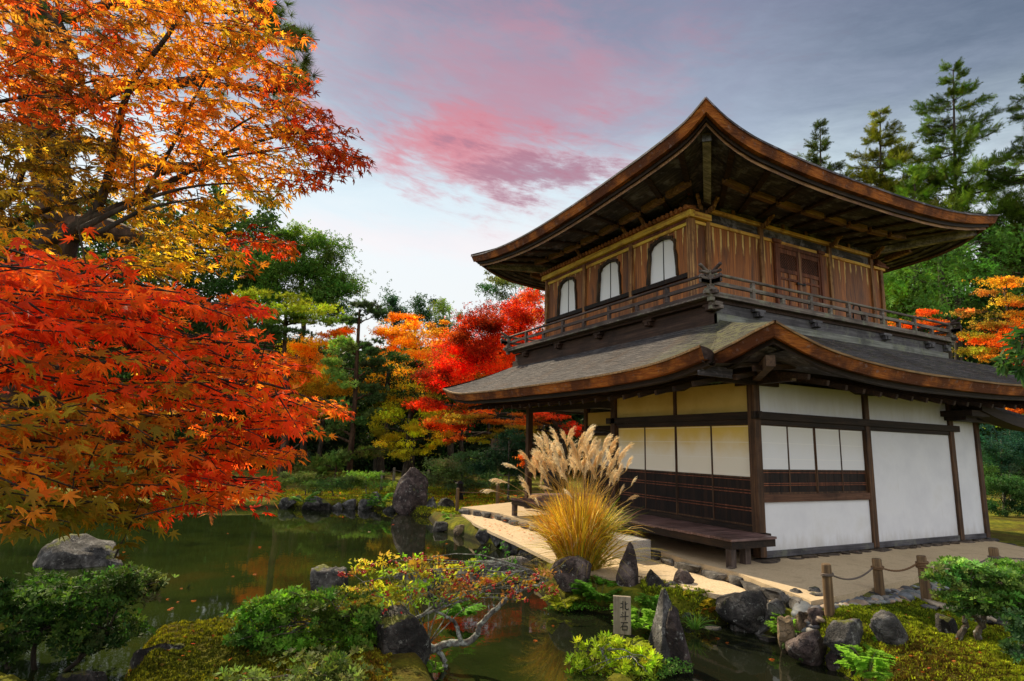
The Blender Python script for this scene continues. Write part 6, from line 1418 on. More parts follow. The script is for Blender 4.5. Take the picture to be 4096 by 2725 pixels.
# --- shrubs across the pond
def shrub(label, blobs, base, px, m='leaf', tpl=None, r_=.035, group=None, name='azalea_shrub', cat='shrub', dens=1.1, bark='bark_smooth', pads=7, flat=.5, hv=(.10, .28), up=.8):
    return bg_tree(name, label, cat, base, blobs, tpl or T_ROS, px, M[m], bark, r_, dens=dens, pads=pads, flat=flat, up=up, hv=hv, group=group)
GF = 'clipped shrubs on the far bank'
def sb_(u, v, z=-.2): p = on_z(u, v, z); return p, depth(p)
p, d = sb_(845, 1140); shrub('small layered azalea right of the slender pine trunk', [(840, 1098, 40, 12, d, (0.142, 0.247, 0.038)), (850, 1112, 44, 10, d, (0.095, 0.171, 0.034)), (825, 1112, 30, 10, d, (0.095, 0.180, 0.034))], p, 6, tpl=T_CLUMP, group=GF)
p, d = sb_(770, 1140); shrub('dark spreading azalea in front of the slender pine', [(760, 1112, 46, 14, d, (0.076, 0.142, 0.038)), (735, 1122, 36, 12, d, (0.095, 0.171, 0.042)), (790, 1108, 30, 12, d, (0.067, 0.123, 0.034))], p, 6, tpl=T_CLUMP, group=GF)
p, d = sb_(705, 1135); shrub('grey-green azalea with thin pale stems left of the dark spreading one', [(700, 1100, 34, 14, d, (0.133, 0.190, 0.048)), (712, 1114, 34, 10, d, (0.114, 0.171, 0.038)), (680, 1108, 22, 12, d, (0.114, 0.171, 0.048))], p, 6, tpl=T_CLUMP, group=GF)
p, d = sb_(640, 1135); shrub('olive azalea half hidden by the tip of the red maple', [(640, 1105, 30, 16, d, (0.114, 0.152, 0.038)), (625, 1120, 26, 12, d, (0.095, 0.133, 0.038))], p, 6, tpl=T_CLUMP, group=GF)
p, d = sb_(905, 1148); shrub('tiny yellow-green bush at the left foot of the standing stone', [(905, 1125, 16, 16, d, (0.228, 0.285, 0.038))], p, 6, tpl=T_CLUMP, dens=.7, r_=.012, group=GF)
p, d = sb_(968, 1160); shrub('bluish green twiggy bush right of the standing stone', [(968, 1128, 18, 16, d, (0.057, 0.162, 0.114)), (955, 1120, 14, 8, d, (0.057, 0.171, 0.114))], p, 6, tpl=T_CLUMP, dens=.7, r_=.012, group=GF)
p, d = sb_(1066, 1136); shrub('large old azalea with twisted pale branches behind the standing stone', [(1010, 1072, 44, 18, d, (0.142, 0.209, 0.067)), (1055, 1080, 50, 22, d, (0.095, 0.162, 0.048)), (1100, 1085, 44, 22, d, (0.085, 0.152, 0.057)), (1020, 1104, 44, 16, d, (0.114, 0.180, 0.057)), (1075, 1112, 40, 16, d, (0.095, 0.162, 0.053)), (1085, 1052, 34, 14, d, (0.076, 0.142, 0.057)), (990, 1095, 26, 16, d, (0.114, 0.171, 0.057)), (1120, 1110, 24, 14, d, (0.095, 0.190, 0.076))], p, 6, tpl=T_CLUMP, r_=.09, group=GF, name='azalea_tree')
p, d = sb_(1172, 1125, -.1); shrub('dark holly bush beside the porch post across the garden', [(1170, 1040, 50, 30, 22, (0.027, 0.068, 0.034)), (1140, 1070, 40, 26, 22, (0.030, 0.076, 0.038)), (1195, 1075, 30, 24, 22, (0.027, 0.065, 0.030)), (1180, 1010, 36, 18, 22, (0.027, 0.068, 0.034))], gz(1172, 1110, 22), 7, tpl=T_CLUMP, r_=.05, name='holly_bush')
p, d = sb_(1192, 1145); shrub('small green bush left of the porch post', [(1190, 1118, 24, 16, d, (0.057, 0.114, 0.028))], p, 6, tpl=T_CLUMP, r_=.015, group=GF)
shrub('blue-green camellia behind the far end of the white wall', [(2300, 1010, 50, 34, 22, (0.034, 0.114, 0.080)), (2345, 1040, 40, 34, 22, (0.030, 0.104, 0.068)), (2290, 1060, 36, 28, 22, (0.038, 0.114, 0.057))], gz(2310, 1180, 22), 8, tpl=T_CLUMP, r_=.06, name='camellia_bush')
shrub('mid green bush below the camellia at the right edge', [(2310, 1100, 44, 30, 20, (0.057, 0.142, 0.038)), (2345, 1130, 34, 34, 20, (0.048, 0.123, 0.034)), (2300, 1145, 34, 30, 20, (0.038, 0.095, 0.027)), (2325, 1175, 34, 16, 20, (0.038, 0.085, 0.027))], gz(2315, 1190, 20), 8, tpl=T_CLUMP, r_=.06)
shrub('yellow-green maple shrub in the gap under the side porch roof', [(2320, 970, 36, 16, 24, (0.304, 0.380, 0.038)), (2350, 985, 24, 16, 24, (0.247, 0.304, 0.038))], gz(2320, 1100, 24), 7, tpl=T_CLUMP, r_=.05, name='maple_bush', m='maple_leaf')
shrub('long low clipped hedge in the shade behind the young pine', [(690, 1062, 44, 12, 31, (0.042, 0.080, 0.027)), (740, 1066, 44, 12, 31, (0.042, 0.080, 0.027)), (650, 1066, 40, 14, 31, (0.048, 0.085, 0.027))], gz(700, 1095, 31), 6, tpl=T_CLUMP, r_=.05, name='hedge', cat='hedge')

# ------------------------------------------------------------------ the two maples that fill the left of the view
def maple(name, label, base, poly, n_twigs, dfun, cfun, size, leaves, branches, L=.30, dirv=(.9, .5, -.08), tips=(), bark='bark', trunk=None, tilt=.5, layer=0, gaps=(), gain=1.0):
    t_ = thing(name, base, label, 'tree'); S = sample_poly(poly, n_twigs)
    if layer: w_ = S[:, 1]+.10*S[:, 0]+18*np.sin(S[:, 0]*.013); S[:, 1] += (np.round(w_/layer)*layer+rng.normal(0, layer*.17, len(S))-w_)*.8; S = S[in_poly(S, poly)]
    S = S[[not any(((u-a)/c_)**2+((v-b)/d_)**2 < 1 and rng.random() < f_ for a, b, c_, d_, f_ in gaps) for u, v in S]]
    if len(tips): S = np.concatenate([S, np.array([(u, v) for u, v, k_ in tips for _ in range(k_)])+0.0])
    PP, DD, NN, SS, CC = [], [], [], [], []; mb = MB()
    for (u, v) in S:
        d = dfun(u, v); p0 = at(u, v, d)
        dr = HR*(dirv[0]+rng.normal(0, .45))+HF*rng.normal(0, dirv[1])+np.array([0, 0, dirv[2]+rng.normal(0, .22)]); dr /= np.linalg.norm(dr)
        l_ = L*rng.uniform(.7, 1.25); sd_ = np.cross(dr, [0, 0, 1.0]); sd_ /= np.linalg.norm(sd_)
        t0 = p0-dr*l_*.6; pts = np.array([t0+dr*l_*q+np.array([0, 0, -.05*l_*q*q]) for q in (0, .35, .7, 1.0)])
        mb.tube(pts, np.linspace(.0042, .0018, 4), 4, cap=False)
        col = np.array(cfun(u, v))*gain; col = col*np.exp(rng.normal(0, .22))
        for i in range(leaves):
            q = (i+.6)/leaves; sg = 1 if i % 2 else -1
            pp = t0+dr*l_*q+sd_*sg*rng.uniform(.015, .05)+np.array([0, 0, rng.normal(-.012, .016)])
            PP.append(pp); DD.append(dr*rng.uniform(.3, .9)+sd_*sg*.8*(1.15-q)+np.array([0, 0, -.30+rng.normal(0, .3)])+rng.normal(0, .2, 3))
            NN.append(np.array([0, 0, 1.0])+rng.normal(0, tilt, 3)-HF*.35); SS.append(size*rng.choice([rng.uniform(.42, .7), rng.uniform(.7, 1.15), rng.uniform(.9, 1.3)], p=[.2, .6, .2])); CC.append(col*np.exp(rng.normal(0, .16))*(1+rng.normal(0, .08, 3)))
    PP, DD, NN, CC = map(np.array, (PP, DD, NN, CC))
    S1_ = np.array(SS)[:, None]*np.stack([rng.uniform(.66, 1.08, len(SS)), rng.uniform(.9, 1.1, len(SS)), rng.choice([-1.2, .4, 1.2, 2.2, 3.4], len(SS))], 1)
    scatter('crown', T_MAPLE, PP, basis_dir(DD, NN), S1_, np.clip(CC, .004, .9), M['maple_leaf'], t_)
    for pts, r0, r1, d0, d1 in branches:
        dd = np.linspace(d0, d1, len(pts)); q = curve([at(u, v, d) for (u, v), d in zip(pts, dd)], 5)
        mb.tube(q, np.linspace(r0, r1, len(q)), 8)
    if trunk is not None: tq = curve(trunk, 5); mb.tube(tq, np.linspace(.16, .07, len(tq)), 10)
    mb.build('trunk', M[bark], t_, smooth=True); return t_
def pick(w, cols):
    i = rng.choice(len(cols), p=np.array(w)/sum(w)); return np.array(cols[i])
U_POLY = [(-30, -30), (640, -30), (648, 40), (690, 90), (700, 180), (756, 245), (795, 285), (828, 372), (800, 395), (742, 425), (715, 455), (650, 440), (590, 470), (540, 512), (590, 540), (655, 545), (668, 585), (600, 616), (480, 622), (380, 640), (250, 600), (100, 605), (-30, 600)]
def u_col(u, v):
    if u > 690 or (u > 560 and v < 330 and rng.random() < .35): return pick([5, 3, 1], [(.40, .05, .012), (.56, .12, .015), (.26, .04, .012)])
    if v > 535 and u > 540: return pick([4, 2], [(.62, .06, .014), (.62, .20, .02)])
    if u < 300 and v < 270: return pick([4, 3, 2, 1], [(.60, .10, .014), (.50, .18, .02), (.22, .10, .015), (.60, .30, .03)])
    if u < 260 and v < 520: return pick([4, 3, 2], [(.16, .11, .014), (.34, .19, .02), (.58, .40, .03)])
    if v > 430: return pick([4, 3, 2], [(.68, .45, .025), (.58, .30, .02), (.28, .21, .02)])
    return pick([5, 3, 2, 1], [(.70, .33, .02), (.66, .22, .018), (.44, .18, .018), (.66, .46, .03)])
u_dep = lambda u, v: 4.3+rng.uniform(-.7, .9)+u/900
mb_base = np.append(at(-260, 1000, 4.4)[:2], float(ground_h(at(-260, 1000, 4.4)[None, :2])[0]))
branch_u = [([(-140, 640), (0, 600), (100, 560), (200, 505), (240, 440), (262, 340), (300, 200), (380, 90), (470, -40)], .050, .012, 4.0, 4.6),
            ([(120, 555), (240, 490), (330, 452), (430, 398), (540, 345), (650, 312), (760, 300)], .034, .006, 4.1, 5.0),
            ([(-60, 560), (60, 500), (200, 455), (330, 415), (470, 372), (600, 350), (720, 330)], .026, .005, 4.5, 5.2),
            ([(180, 530), (300, 472), (430, 432), (560, 420)], .022, .005, 3.9, 4.5), ([(220, 540), (340, 480), (470, 455)], .018, .004, 3.8, 4.2),
            ([(260, 640), (380, 605), (520, 570), (650, 540)], .016, .004, 4.2, 5.0), ([(-60, 520), (20, 460), (60, 380), (120, 300), (220, 240), (340, 190)], .030, .006, 4.4, 4.8),
            ([(330, 452), (400, 330), (450, 220), (520, 110), (600, 20)], .016, .004, 4.4, 4.9), ([(450, 390), (520, 310), (600, 260), (690, 230)], .012, .003, 4.5, 5.0), ([(-30, 240), (90, 215), (200, 190), (300, 170)], .014, .004, 4.4, 4.6)]
maple('maple_tree', 'large maple with golden orange leaves filling the upper left of the view', mb_base, U_POLY, 960, u_dep, u_col, .062, 9, branch_u, L=.34, tilt=.55, gaps=((200, 525, 125, 62, .85), (90, 470, 70, 60, .6), (90, 40, 60, 60, .6), (420, 180, 50, 50, .5)), tips=((800, 300, 2), (815, 360, 3), (770, 345, 4), (745, 400, 3), (700, 300, 4), (735, 260, 3), (660, 560, 2), (640, 570, 3)), trunk=[mb_base-np.array([0, 0, .4]), at(-250, 900, 4.35), at(-220, 760, 4.2), at(-150, 645, 4.05), at(-60, 622, 4.0)])
L_POLY = [(-30, 612), (120, 592), (200, 585), (330, 640), (470, 690), (540, 680), (600, 715), (560, 760), (630, 800), (690, 858), (640, 885), (700, 905), (720, 925), (790, 918), (800, 950), (720, 985), (660, 1000), (672, 1045), (640, 1062), (600, 1090), (640, 1145), (560, 1172), (460, 1178), (400, 1172), (300, 1188), (200, 1182), (120, 1214), (40, 1238), (-30, 1190)]
def l_col(u, v):
    if v < 780: return pick([5, 4, 1], [(.74, .075, .013), (.74, .14, .016), (.56, .04, .014)])
    if v > 1120 and u < 330: return pick([5, 3, 1], [(.22, .20, .024), (.32, .23, .026), (.50, .20, .025)])
    if v > 1080 and u > 430: return pick([5, 3, 2], [(.68, .045, .014), (.74, .17, .018), (.60, .26, .10)])
    if v > 900 and u < 430: return pick([4, 4, 2, 1], [(.56, .21, .020), (.32, .23, .024), (.66, .15, .016), (.60, .06, .012)])
    if u > 560: return pick([5, 3], [(.74, .09, .014), (.74, .22, .018)])
    return pick([5, 3, 2, 1], [(.72, .085, .013), (.70, .17, .016), (.40, .25, .025), (.58, .04, .012)])
l_dep = lambda u, v: (2.1+u/520 if rng.random() < .75 else 3.6+u/700)+rng.uniform(-.45, .5)
lb_base = np.append(at(-420, 1100, 3.6)[:2], float(ground_h(at(-420, 1100, 3.6)[None, :2])[0]))
branch_l = [([(-160, 720), (0, 690), (150, 730), (330, 760), (520, 790), (640, 810)], .022, .004, 2.4, 3.4), ([(-160, 900), (0, 880), (130, 850), (300, 838), (470, 872), (620, 885), (770, 940)], .030, .003, 2.6, 3.8),
            ([(80, 848), (190, 900), (260, 960), (330, 1040), (400, 1090)], .016, .004, 2.7, 3.0), ([(100, 900), (220, 880), (380, 905), (540, 920), (680, 905)], .013, .003, 2.9, 3.6), ([(-160, 1040), (20, 1010), (200, 1040), (380, 1060), (560, 1040)], .018, .003, 2.5, 3.3), ([(150, 730), (300, 800), (420, 850), (520, 860)], .010, .003, 2.6, 3.1), ([(-120, 1120), (60, 1110), (240, 1130), (420, 1150)], .014, .003, 2.4, 3.0)]
maple('maple_tree', 'scarlet maple with large nearby leaves hanging over the pond at left', lb_base, L_POLY, 900, l_dep, l_col, .050, 9, branch_l, L=.28, tilt=.42, layer=70, gaps=((90, 905, 95, 30, .9), (250, 1065, 130, 22, .75), (480, 1010, 90, 18, .65), (330, 885, 90, 16, .6), (180, 800, 80, 16, .6), (560, 890, 70, 14, .6)), gain=1.1, tips=((745, 935, 5), (780, 940, 3), (690, 930, 4), (660, 1045, 2), (590, 715, 4), (300, 1205, 2)), trunk=[lb_base-np.array([0, 0, .4]), at(-400, 1040, 3.3), at(-330, 940, 2.9), at(-220, 905, 2.65), at(-120, 893, 2.6)])

# ------------------------------------------------------------------ azaleas and other shrubs near the viewer
def near_shrub(label, base, blobs, px, stems, name='azalea_shrub', m='leaf', tpl=None, bark='bark_smooth', dens=1.0, hv=(.10, .22), up=.9, pads=9, flat=.4, extra=None):
    t_ = bg_tree(name, label, 'shrub', base, blobs, tpl or T_ROS, px, M[m], bark, 0, dens=dens, pads=pads, flat=flat, up=up, hv=hv)
    mb = MB()
    for pts, r0, r1 in stems:
        q = curve(pts, 5); q = q+rng.normal(0, .004, q.shape); mb.tube(q, np.linspace(r0, r1, len(q)), 8)
    for (u, v, ru, rv, d, c_) in blobs:
        if not stems: break
        src = stems[rng.integers(len(stems))][0]; s_ = np.array(src[-1])
        for _ in range(2):
            e_ = at(u+rng.normal(0, .5)*ru, v+rng.normal(0, .4)*rv, d+rng.normal(0, .4)*ru*mpp(d)); q, rd = limb(s_, e_, min(.007, stems[0][2]*.6), .003, .10, 6); mb.tube(q, rd, 6)
    if stems: mb.build('stem', M[bark], t_, smooth=True)
    return t_
def S(pts, d, dd=0.0): return [at(u, v, d+dd*i) for i, (u, v) in enumerate(pts)]
DA = (.032, .075, .014); DA2 = (.055, .115, .02)
d1 = 5.65; b1 = gz(150, 1580, d1)
near_shrub('dark green azalea with bare crooked stems standing at the pond edge in the lower left', b1, [(170, 1350, 120, 32, d1, DA2), (90, 1388, 100, 40, d1, DA), (250, 1366, 90, 44, d1, DA2), (310, 1345, 56, 32, d1+.1, (.06, .095, .025)), (345, 1348, 30, 34, d1+.1, (.16, .19, .07)), (130, 1430, 120, 44, d1, DA), (225, 1440, 80, 40, d1, DA2), (40, 1430, 80, 60, d1, DA), (270, 1326, 56, 14, d1, (.07, .12, .02)), (50, 1356, 80, 24, d1, DA), (190, 1478, 60, 22, d1, DA), (265, 1470, 36, 20, d1, DA), (20, 1485, 50, 30, d1, DA)], 21,
           [(S([(90, 1600), (80, 1540), (78, 1490), (100, 1450)], d1), .028, .016), (S([(30, 1600), (18, 1545), (10, 1500), (30, 1450)], d1), .026, .014), (S([(100, 1590), (170, 1530), (215, 1490), (250, 1450)], d1), .024, .012), (S([(60, 1600), (140, 1560), (190, 1500), (180, 1430)], d1), .02, .012)], bark='bark', dens=.85, hv=(.12, .4))
d2 = 5.75; b2 = gz(720, 1525, d2); G1, G2_ = (.105, .22, .025), (.07, .16, .022)
near_shrub('fresh green azalea on the mossy bank left of the berry shrub', b2, [(700, 1392, 70, 26, d2, G1), (640, 1408, 66, 28, d2, G1), (780, 1398, 80, 26, d2, (.085, .155, .022)), (590, 1440, 46, 36, d2, G2_), (660, 1455, 70, 32, d2, G1), (750, 1440, 80, 34, d2, G1), (830, 1420, 46, 34, d2, (.08, .15, .022)), (620, 1490, 46, 24, d2, G2_), (720, 1490, 70, 28, d2-.1, G1), (810, 1470, 56, 30, d2-.1, (.085, .15, .02)), (850, 1460, 36, 26, d2, G1), (780, 1505, 60, 22, d2-.1, G2_), (740, 1372, 30, 14, d2, G1), (570, 1415, 34, 18, d2, G1), (565, 1462, 34, 20, d2, G2_), (680, 1372, 40, 14, d2, G1), (600, 1395, 36, 16, d2, G1)], 21,
           [(S([(700, 1560), (690, 1520), (665, 1500), (640, 1470)], d2), .024, .012), (S([(720, 1560), (735, 1520), (720, 1480), (760, 1440)], d2), .026, .012), (S([(690, 1530), (640, 1510), (610, 1490)], d2), .016, .009), (S([(740, 1530), (790, 1500), (820, 1460)], d2), .018, .009)], dens=.95, hv=(.12, .36))
d3_ = 4.85; near_shrub('pale-edged azalea along the lower edge below the fresh green one', gz(700, 1660, d3_), [(720, 1550, 120, 18, d3_, (.17, .20, .055)), (620, 1568, 90, 16, d3_, (.13, .19, .04)), (800, 1556, 90, 18, d3_, (.10, .14, .035)), (740, 1530, 60, 14, d3_, (.09, .15, .03)), (560, 1575, 60, 12, d3_, (.14, .18, .04))], 24, [(S([(700, 1640), (710, 1600), (720, 1560)], d3_), .016, .01)], dens=.8)
d4 = 6.0; Y1 = (.40, .50, .025)
near_shrub('bright yellow-green azalea at the lower edge beneath the wooden sign', gz(1425, 1600, d4), [(1400, 1484, 34, 14, d4+.1, Y1), (1365, 1484, 34, 16, d4+.1, Y1), (1462, 1498, 34, 12, d4+.1, Y1), (1350, 1520, 42, 18, d4, (.22, .31, .02)), (1410, 1525, 50, 20, d4, Y1), (1475, 1520, 44, 16, d4, Y1), (1340, 1552, 40, 16, d4, (.20, .28, .02)), (1400, 1560, 56, 18, d4-.1, (.20, .28, .02)), (1470, 1553, 50, 18, d4-.1, (.22, .28, .025)), (1510, 1545, 24, 14, d4, (.20, .24, .025))], 25,
           [(S([(1425, 1640), (1420, 1580), (1400, 1530), (1385, 1495)], d4), .02, .010), (S([(1430, 1640), (1445, 1570), (1450, 1510)], d4), .018, .009)], tpl=tpl_rosette(8, (25, 70), .13, 6), bark='bark_lichen', dens=.8, hv=(.08, .25))
C1, C2 = (.12, .23, .045), (.15, .28, .06); p5a, p5b = on_z(2215, 1486, -.14), on_z(2262, 1494, -.14); d5 = depth(p5a)
near_shrub('clipped flat-topped azalea on two curved pale trunks on the moss', (p5a+p5b)/2, [(2250, 1302, 74, 18, d5, C2), (2165, 1338, 26, 12, d5, C1), (2190, 1318, 40, 16, d5, C1), (2310, 1308, 60, 18, d5, C2), (2215, 1342, 46, 18, d5, C1), (2270, 1338, 60, 20, d5-.1, C2), (2330, 1342, 56, 22, d5-.1, C1), (2195, 1372, 30, 14, d5-.1, C1), (2245, 1378, 50, 18, d5-.2, C1), (2305, 1378, 56, 20, d5-.2, C1), (2355, 1385, 40, 22, d5-.2, C1), (2215, 1405, 32, 12, d5-.2, (.05, .11, .02)), (2280, 1408, 50, 14, d5-.2, (.05, .10, .02)), (2340, 1418, 40, 16, d5-.2, (.045, .10, .02)), (2200, 1300, 34, 12, d5, C2)], 18,
           [([p5a-np.array([0, 0, .1]), at(2215, 1485, d5), at(2208, 1462, d5), at(2222, 1440, d5), at(2222, 1415, d5), at(2240, 1385, d5)], .040, .018), ([p5b-np.array([0, 0, .1]), at(2263, 1488, d5), at(2250, 1462, d5), at(2262, 1440, d5), at(2268, 1412, d5), at(2285, 1375, d5)], .042, .018), ([at(2262, 1440, d5), at(2245, 1420, d5), at(2235, 1405, d5), at(2220, 1400, d5)], .022, .012)], dens=1.5, up=1.2, flat=.36, hv=(.1, .35))
d6 = 5.0; near_shrub('blue-green azalea cut by the lower right edge', gz(2400, 1560, d6), [(2350, 1430, 26, 16, d6, (.05, .11, .04)), (2345, 1462, 30, 16, d6, (.045, .10, .035)), (2370, 1490, 40, 30, d6, (.04, .09, .03)), (2340, 1500, 24, 14, d6, (.05, .10, .03))], 20, [(S([(2400, 1600), (2390, 1530), (2375, 1470)], d6), .02, .01)])

# --- the berry shrub with lichened limbs
d7 = 6.0; bp = on_z(992, 1600, -.52); q7 = [(985, 1568), (975, 1530), (972, 1500), (985, 1478)]
stems7 = [(S([(985, 1620), (990, 1568), (985, 1530), (968, 1498), (945, 1470), (935, 1448)], d7), .042, .018), (S([(1000, 1620), (1012, 1560), (1025, 1530), (1005, 1495), (985, 1485)], d7), .03, .024), (S([(985, 1500), (1030, 1482), (1075, 1478), (1098, 1462), (1105, 1440), (1135, 1408), (1165, 1380), (1190, 1362), (1230, 1350), (1262, 1335)], d7), .040, .010), (S([(1060, 1478), (1050, 1440), (1030, 1420), (1000, 1405)], d7), .024, .010), (S([(935, 1448), (955, 1425), (1000, 1405), (1040, 1390)], d7), .024, .010), (S([(940, 1450), (915, 1430), (895, 1415), (880, 1390)], d7), .016, .008), (S([(1150, 1395), (1180, 1372), (1200, 1340), (1215, 1310)], d7), .014, .006)]
BY, BG, BR = (.66, .58, .05), (.34, .44, .04), (.48, .27, .05)
bb = [(820, 1318, 36, 16, d7, BR), (845, 1345, 40, 14, d7, BY), (870, 1300, 46, 14, d7, BY), (905, 1320, 46, 16, d7, BG), (925, 1290, 46, 14, d7, BY), (960, 1312, 46, 18, d7, BY), (985, 1284, 40, 12, d7, (.40, .24, .04)), (1000, 1332, 46, 18, d7, BG), (1040, 1310, 46, 16, d7, BY), (1030, 1355, 46, 16, d7, (.42, .26, .04)), (1080, 1335, 46, 18, d7, BR), (1090, 1302, 36, 12, d7, BG), (1130, 1345, 46, 16, d7, BR), (1165, 1322, 40, 14, d7, BG), (1200, 1345, 40, 14, d7, BR), (1240, 1325, 36, 14, d7, (.40, .20, .05)), (1010, 1375, 50, 12, d7, BG), (930, 1365, 44, 14, d7, BG), (890, 1352, 40, 14, d7, BG), (1095, 1375, 40, 12, d7, (.30, .25, .04)), (905, 1405, 30, 14, d7, (.50, .38, .04)), (1185, 1372, 30, 8, d7, BR), (1260, 1350, 20, 14, d7, BR)]
bs = near_shrub('spreading berry shrub with yellow and reddish leaves on forked lichen-covered limbs', bp, bb, 19, stems7, name='berry_shrub', tpl=(np.array([(0, 0, 0), (.20, .42, .05), (0, 1, -.05), (-.20, .42, .05)]), np.array([(0, 1, 2, 3)])), bark='bark_lichen', dens=1.5, hv=(.22, .35), up=.3, pads=6, m='leaf')
bm = bmesh.new(); bmesh.ops.create_icosphere(bm, subdivisions=1, radius=1.0); iv = np.array([v.co[:] for v in bm.verts]); if_ = np.array([[v.index for v in f.verts] for f in bm.faces]); bm.free()
BP = []
for (u, v, ru, rv, d, c_) in bb:
    for _ in range(3 if c_ != BR else 6):
        c0 = at(u+rng.normal(0, .6)*ru, v+rng.normal(0, .6)*rv, d-rng.uniform(0, .25)); BP.append(c0+rng.normal(0, .011, (5, 3)))
for b_ in BP[:95]: scatter('berry_cluster', (iv, if_), b_, basis(rnd_unit(len(b_)), np.zeros(len(b_))), rng.uniform(.0075, .0115, len(b_)), np.tile([[.5, .01, .01]], (len(b_), 1)), M['berry'], bs, smooth=True)
# climbing sprig on the right of it
vt = thing('climbing_vine', on_z(1180, 1330, -.4), 'thin green climbing sprigs rising above the berry shrub in front of the gravel path', 'vine')
PP, DD = [], []; mb = MB()
for pts in ([(1195, 1345), (1175, 1310), (1165, 1275), (1155, 1250)], [(1120, 1340), (1115, 1300), (1100, 1280), (1125, 1262)], [(1200, 1330), (1185, 1300), (1180, 1285)]):
    q = curve(S(pts, 6.4), 6); mb.tube(q, .004, 5); 
    for w_ in q[4:]: PP.append(w_+rng.normal(0, .015, (3, 3))); DD.append(rng.normal(0, 1, (3, 3))+np.array([0, 0, .3]))
PP, DD = np.concatenate(PP), np.concatenate(DD); n = len(PP); scatter('leaves', T_LEAF, PP, basis_dir(DD, rnd_unit(n)-HF), rng.uniform(.025, .045, n), jitter((.07, .20, .03), n, .1, .2), M['leaf'], vt); mb.build('stem', M['bark_smooth'], vt)

# ------------------------------------------------------------------ ferns
def fern(u, v, w_px, col, label, zb=-.45, n_fr=9, el=(25, 70), name='fern', big=1.0):
    p = on_z(u, v, zb); d = depth(p); R_ = w_px*.5*mpp(d); t_ = thing(name, p, label, 'fern'); PP, DD, NN, SS, CC = [], [], [], [], []; mb = MB()
    for i in range(n_fr):
        a = i*2*np.pi/n_fr+rng.normal(0, .3); e = math.radians(rng.uniform(*el)); h = np.array([math.cos(a), math.sin(a), 0]); L_ = R_*rng.uniform(.85, 1.25)/max(.5, math.cos(e)); s_ = np.linspace(0, 1, 16)
        pts = p+h*(L_*math.cos(e)*s_)[:, None]; pts[:, 2] += L_*(math.sin(e)*s_*1.1-.55*s_**2); mb.tube(pts, np.linspace(.005, .0015, 16)*big, 4, cap=False)
        sd_ = np.cross(h, [0, 0, 1.0]); c0 = np.array(col)*np.exp(rng.normal(0, .2))
        for j in range(3, 16):
            w_ = .34*L_*math.sin(min(1, (s_[j]*.92+.12))*math.pi)**.8+.02
            for sg in (1, -1):
                dr = sd_*sg+h*.45+np.array([0, 0, rng.normal(0, .12)])
                for f_ in (.22, .42, .62, .80, .96):       # little leaflets along each side branch
                    for s2 in (1, -1):
                        PP.append(pts[j]+dr/np.linalg.norm(dr)*w_*f_*.8); DD.append(dr+h*s2*.9*(1 if f_ < .8 else .25)); NN.append([0, 0, 1.0]+rng.normal(0, .25, 3)); SS.append(w_*.30*(1.1-.5*f_)+.004); CC.append(c0*np.exp(rng.normal(0, .12)))
    PP, DD, NN, CC = map(np.array, (PP, DD, NN, CC)); scatter('fronds', T_LEAF, PP, basis_dir(DD, NN), np.array(SS), np.clip(CC, .003, .8), M['leaf'], t_); mb.build('stalks', M['leaf_stalk'], t_)
M['leaf_stalk'] = flat('green_stalk', (.08, .10, .02))
FG, FY, FB = (.12, .30, .025), (.34, .36, .02), (.20, .40, .03)
fern(1292, 1392, 78, FY, 'yellow-green fern under the left side of the purplish boulder')
fern(1382, 1392, 100, FG, 'green fern beneath the hanging pampas blades', zb=-.42)
fern(1345, 1378, 60, FG, 'small fern between the yellow-green and the green fern', zb=-.38)
fern(1470, 1448, 120, FB, 'bright green fern behind the wooden sign', zb=-.42, n_fr=11)
fern(1505, 1410, 80, FG, 'fern behind the split rock', zb=-.36)
fern(1452, 1490, 90, (.30, .36, .02), 'yellowing low fern beside the base of the sign', zb=-.46, el=(10, 45))
fern(1606, 1400, 62, (.50, .38, .02), 'golden yellow fern between the rocks above the stream', zb=-.36, n_fr=7)
fern(1622, 1412, 44, (.42, .20, .02), 'small orange-tinged fern beside the golden one', zb=-.40, n_fr=6)
fern(1820, 1468, 100, FB, 'fresh green fern on the bank below the river pebbles', zb=-.42)
fern(2000, 1555, 110, FB, 'large bright fern on the moss at the lower right', zb=-.26, n_fr=11)
fern(2020, 1500, 60, FB, 'smaller bright fern above the large one at the lower right', zb=-.22, n_fr=8)
fern(1730, 1430, 44, FG, 'small dark green fern at the end of the creeper', zb=-.42)
fern(870, 1166, 62, FG, 'fern on the far shore left of the standing stone', zb=-.30, n_fr=9)
fern(845, 1150, 44, (.26, .30, .02), 'yellowish fern on the far shore stones', zb=-.22, n_fr=7)
fern(700, 1158, 56, FG, 'pale fern on the far shore above the low dark rock', zb=-.22)
fern(1040, 1200, 44, FB, 'light green fern among the stones left of the gravel path', zb=-.34, n_fr=7)
fern(985, 1170, 30, (.34, .30, .02), 'yellow fern between the standing stone and the mossy stones', zb=-.36, n_fr=7)
fern(445, 1482, 40, FG, 'small fern at the water edge of the mossy bank', zb=-.42, n_fr=8)
fern(1060, 1420, 110, FG, 'fern hanging over the dark water behind the berry shrub', zb=-.42, n_fr=10)
fern(1000, 1548, 40, FB, 'tiny light fern at the foot of the berry shrub', zb=-.46, n_fr=6)
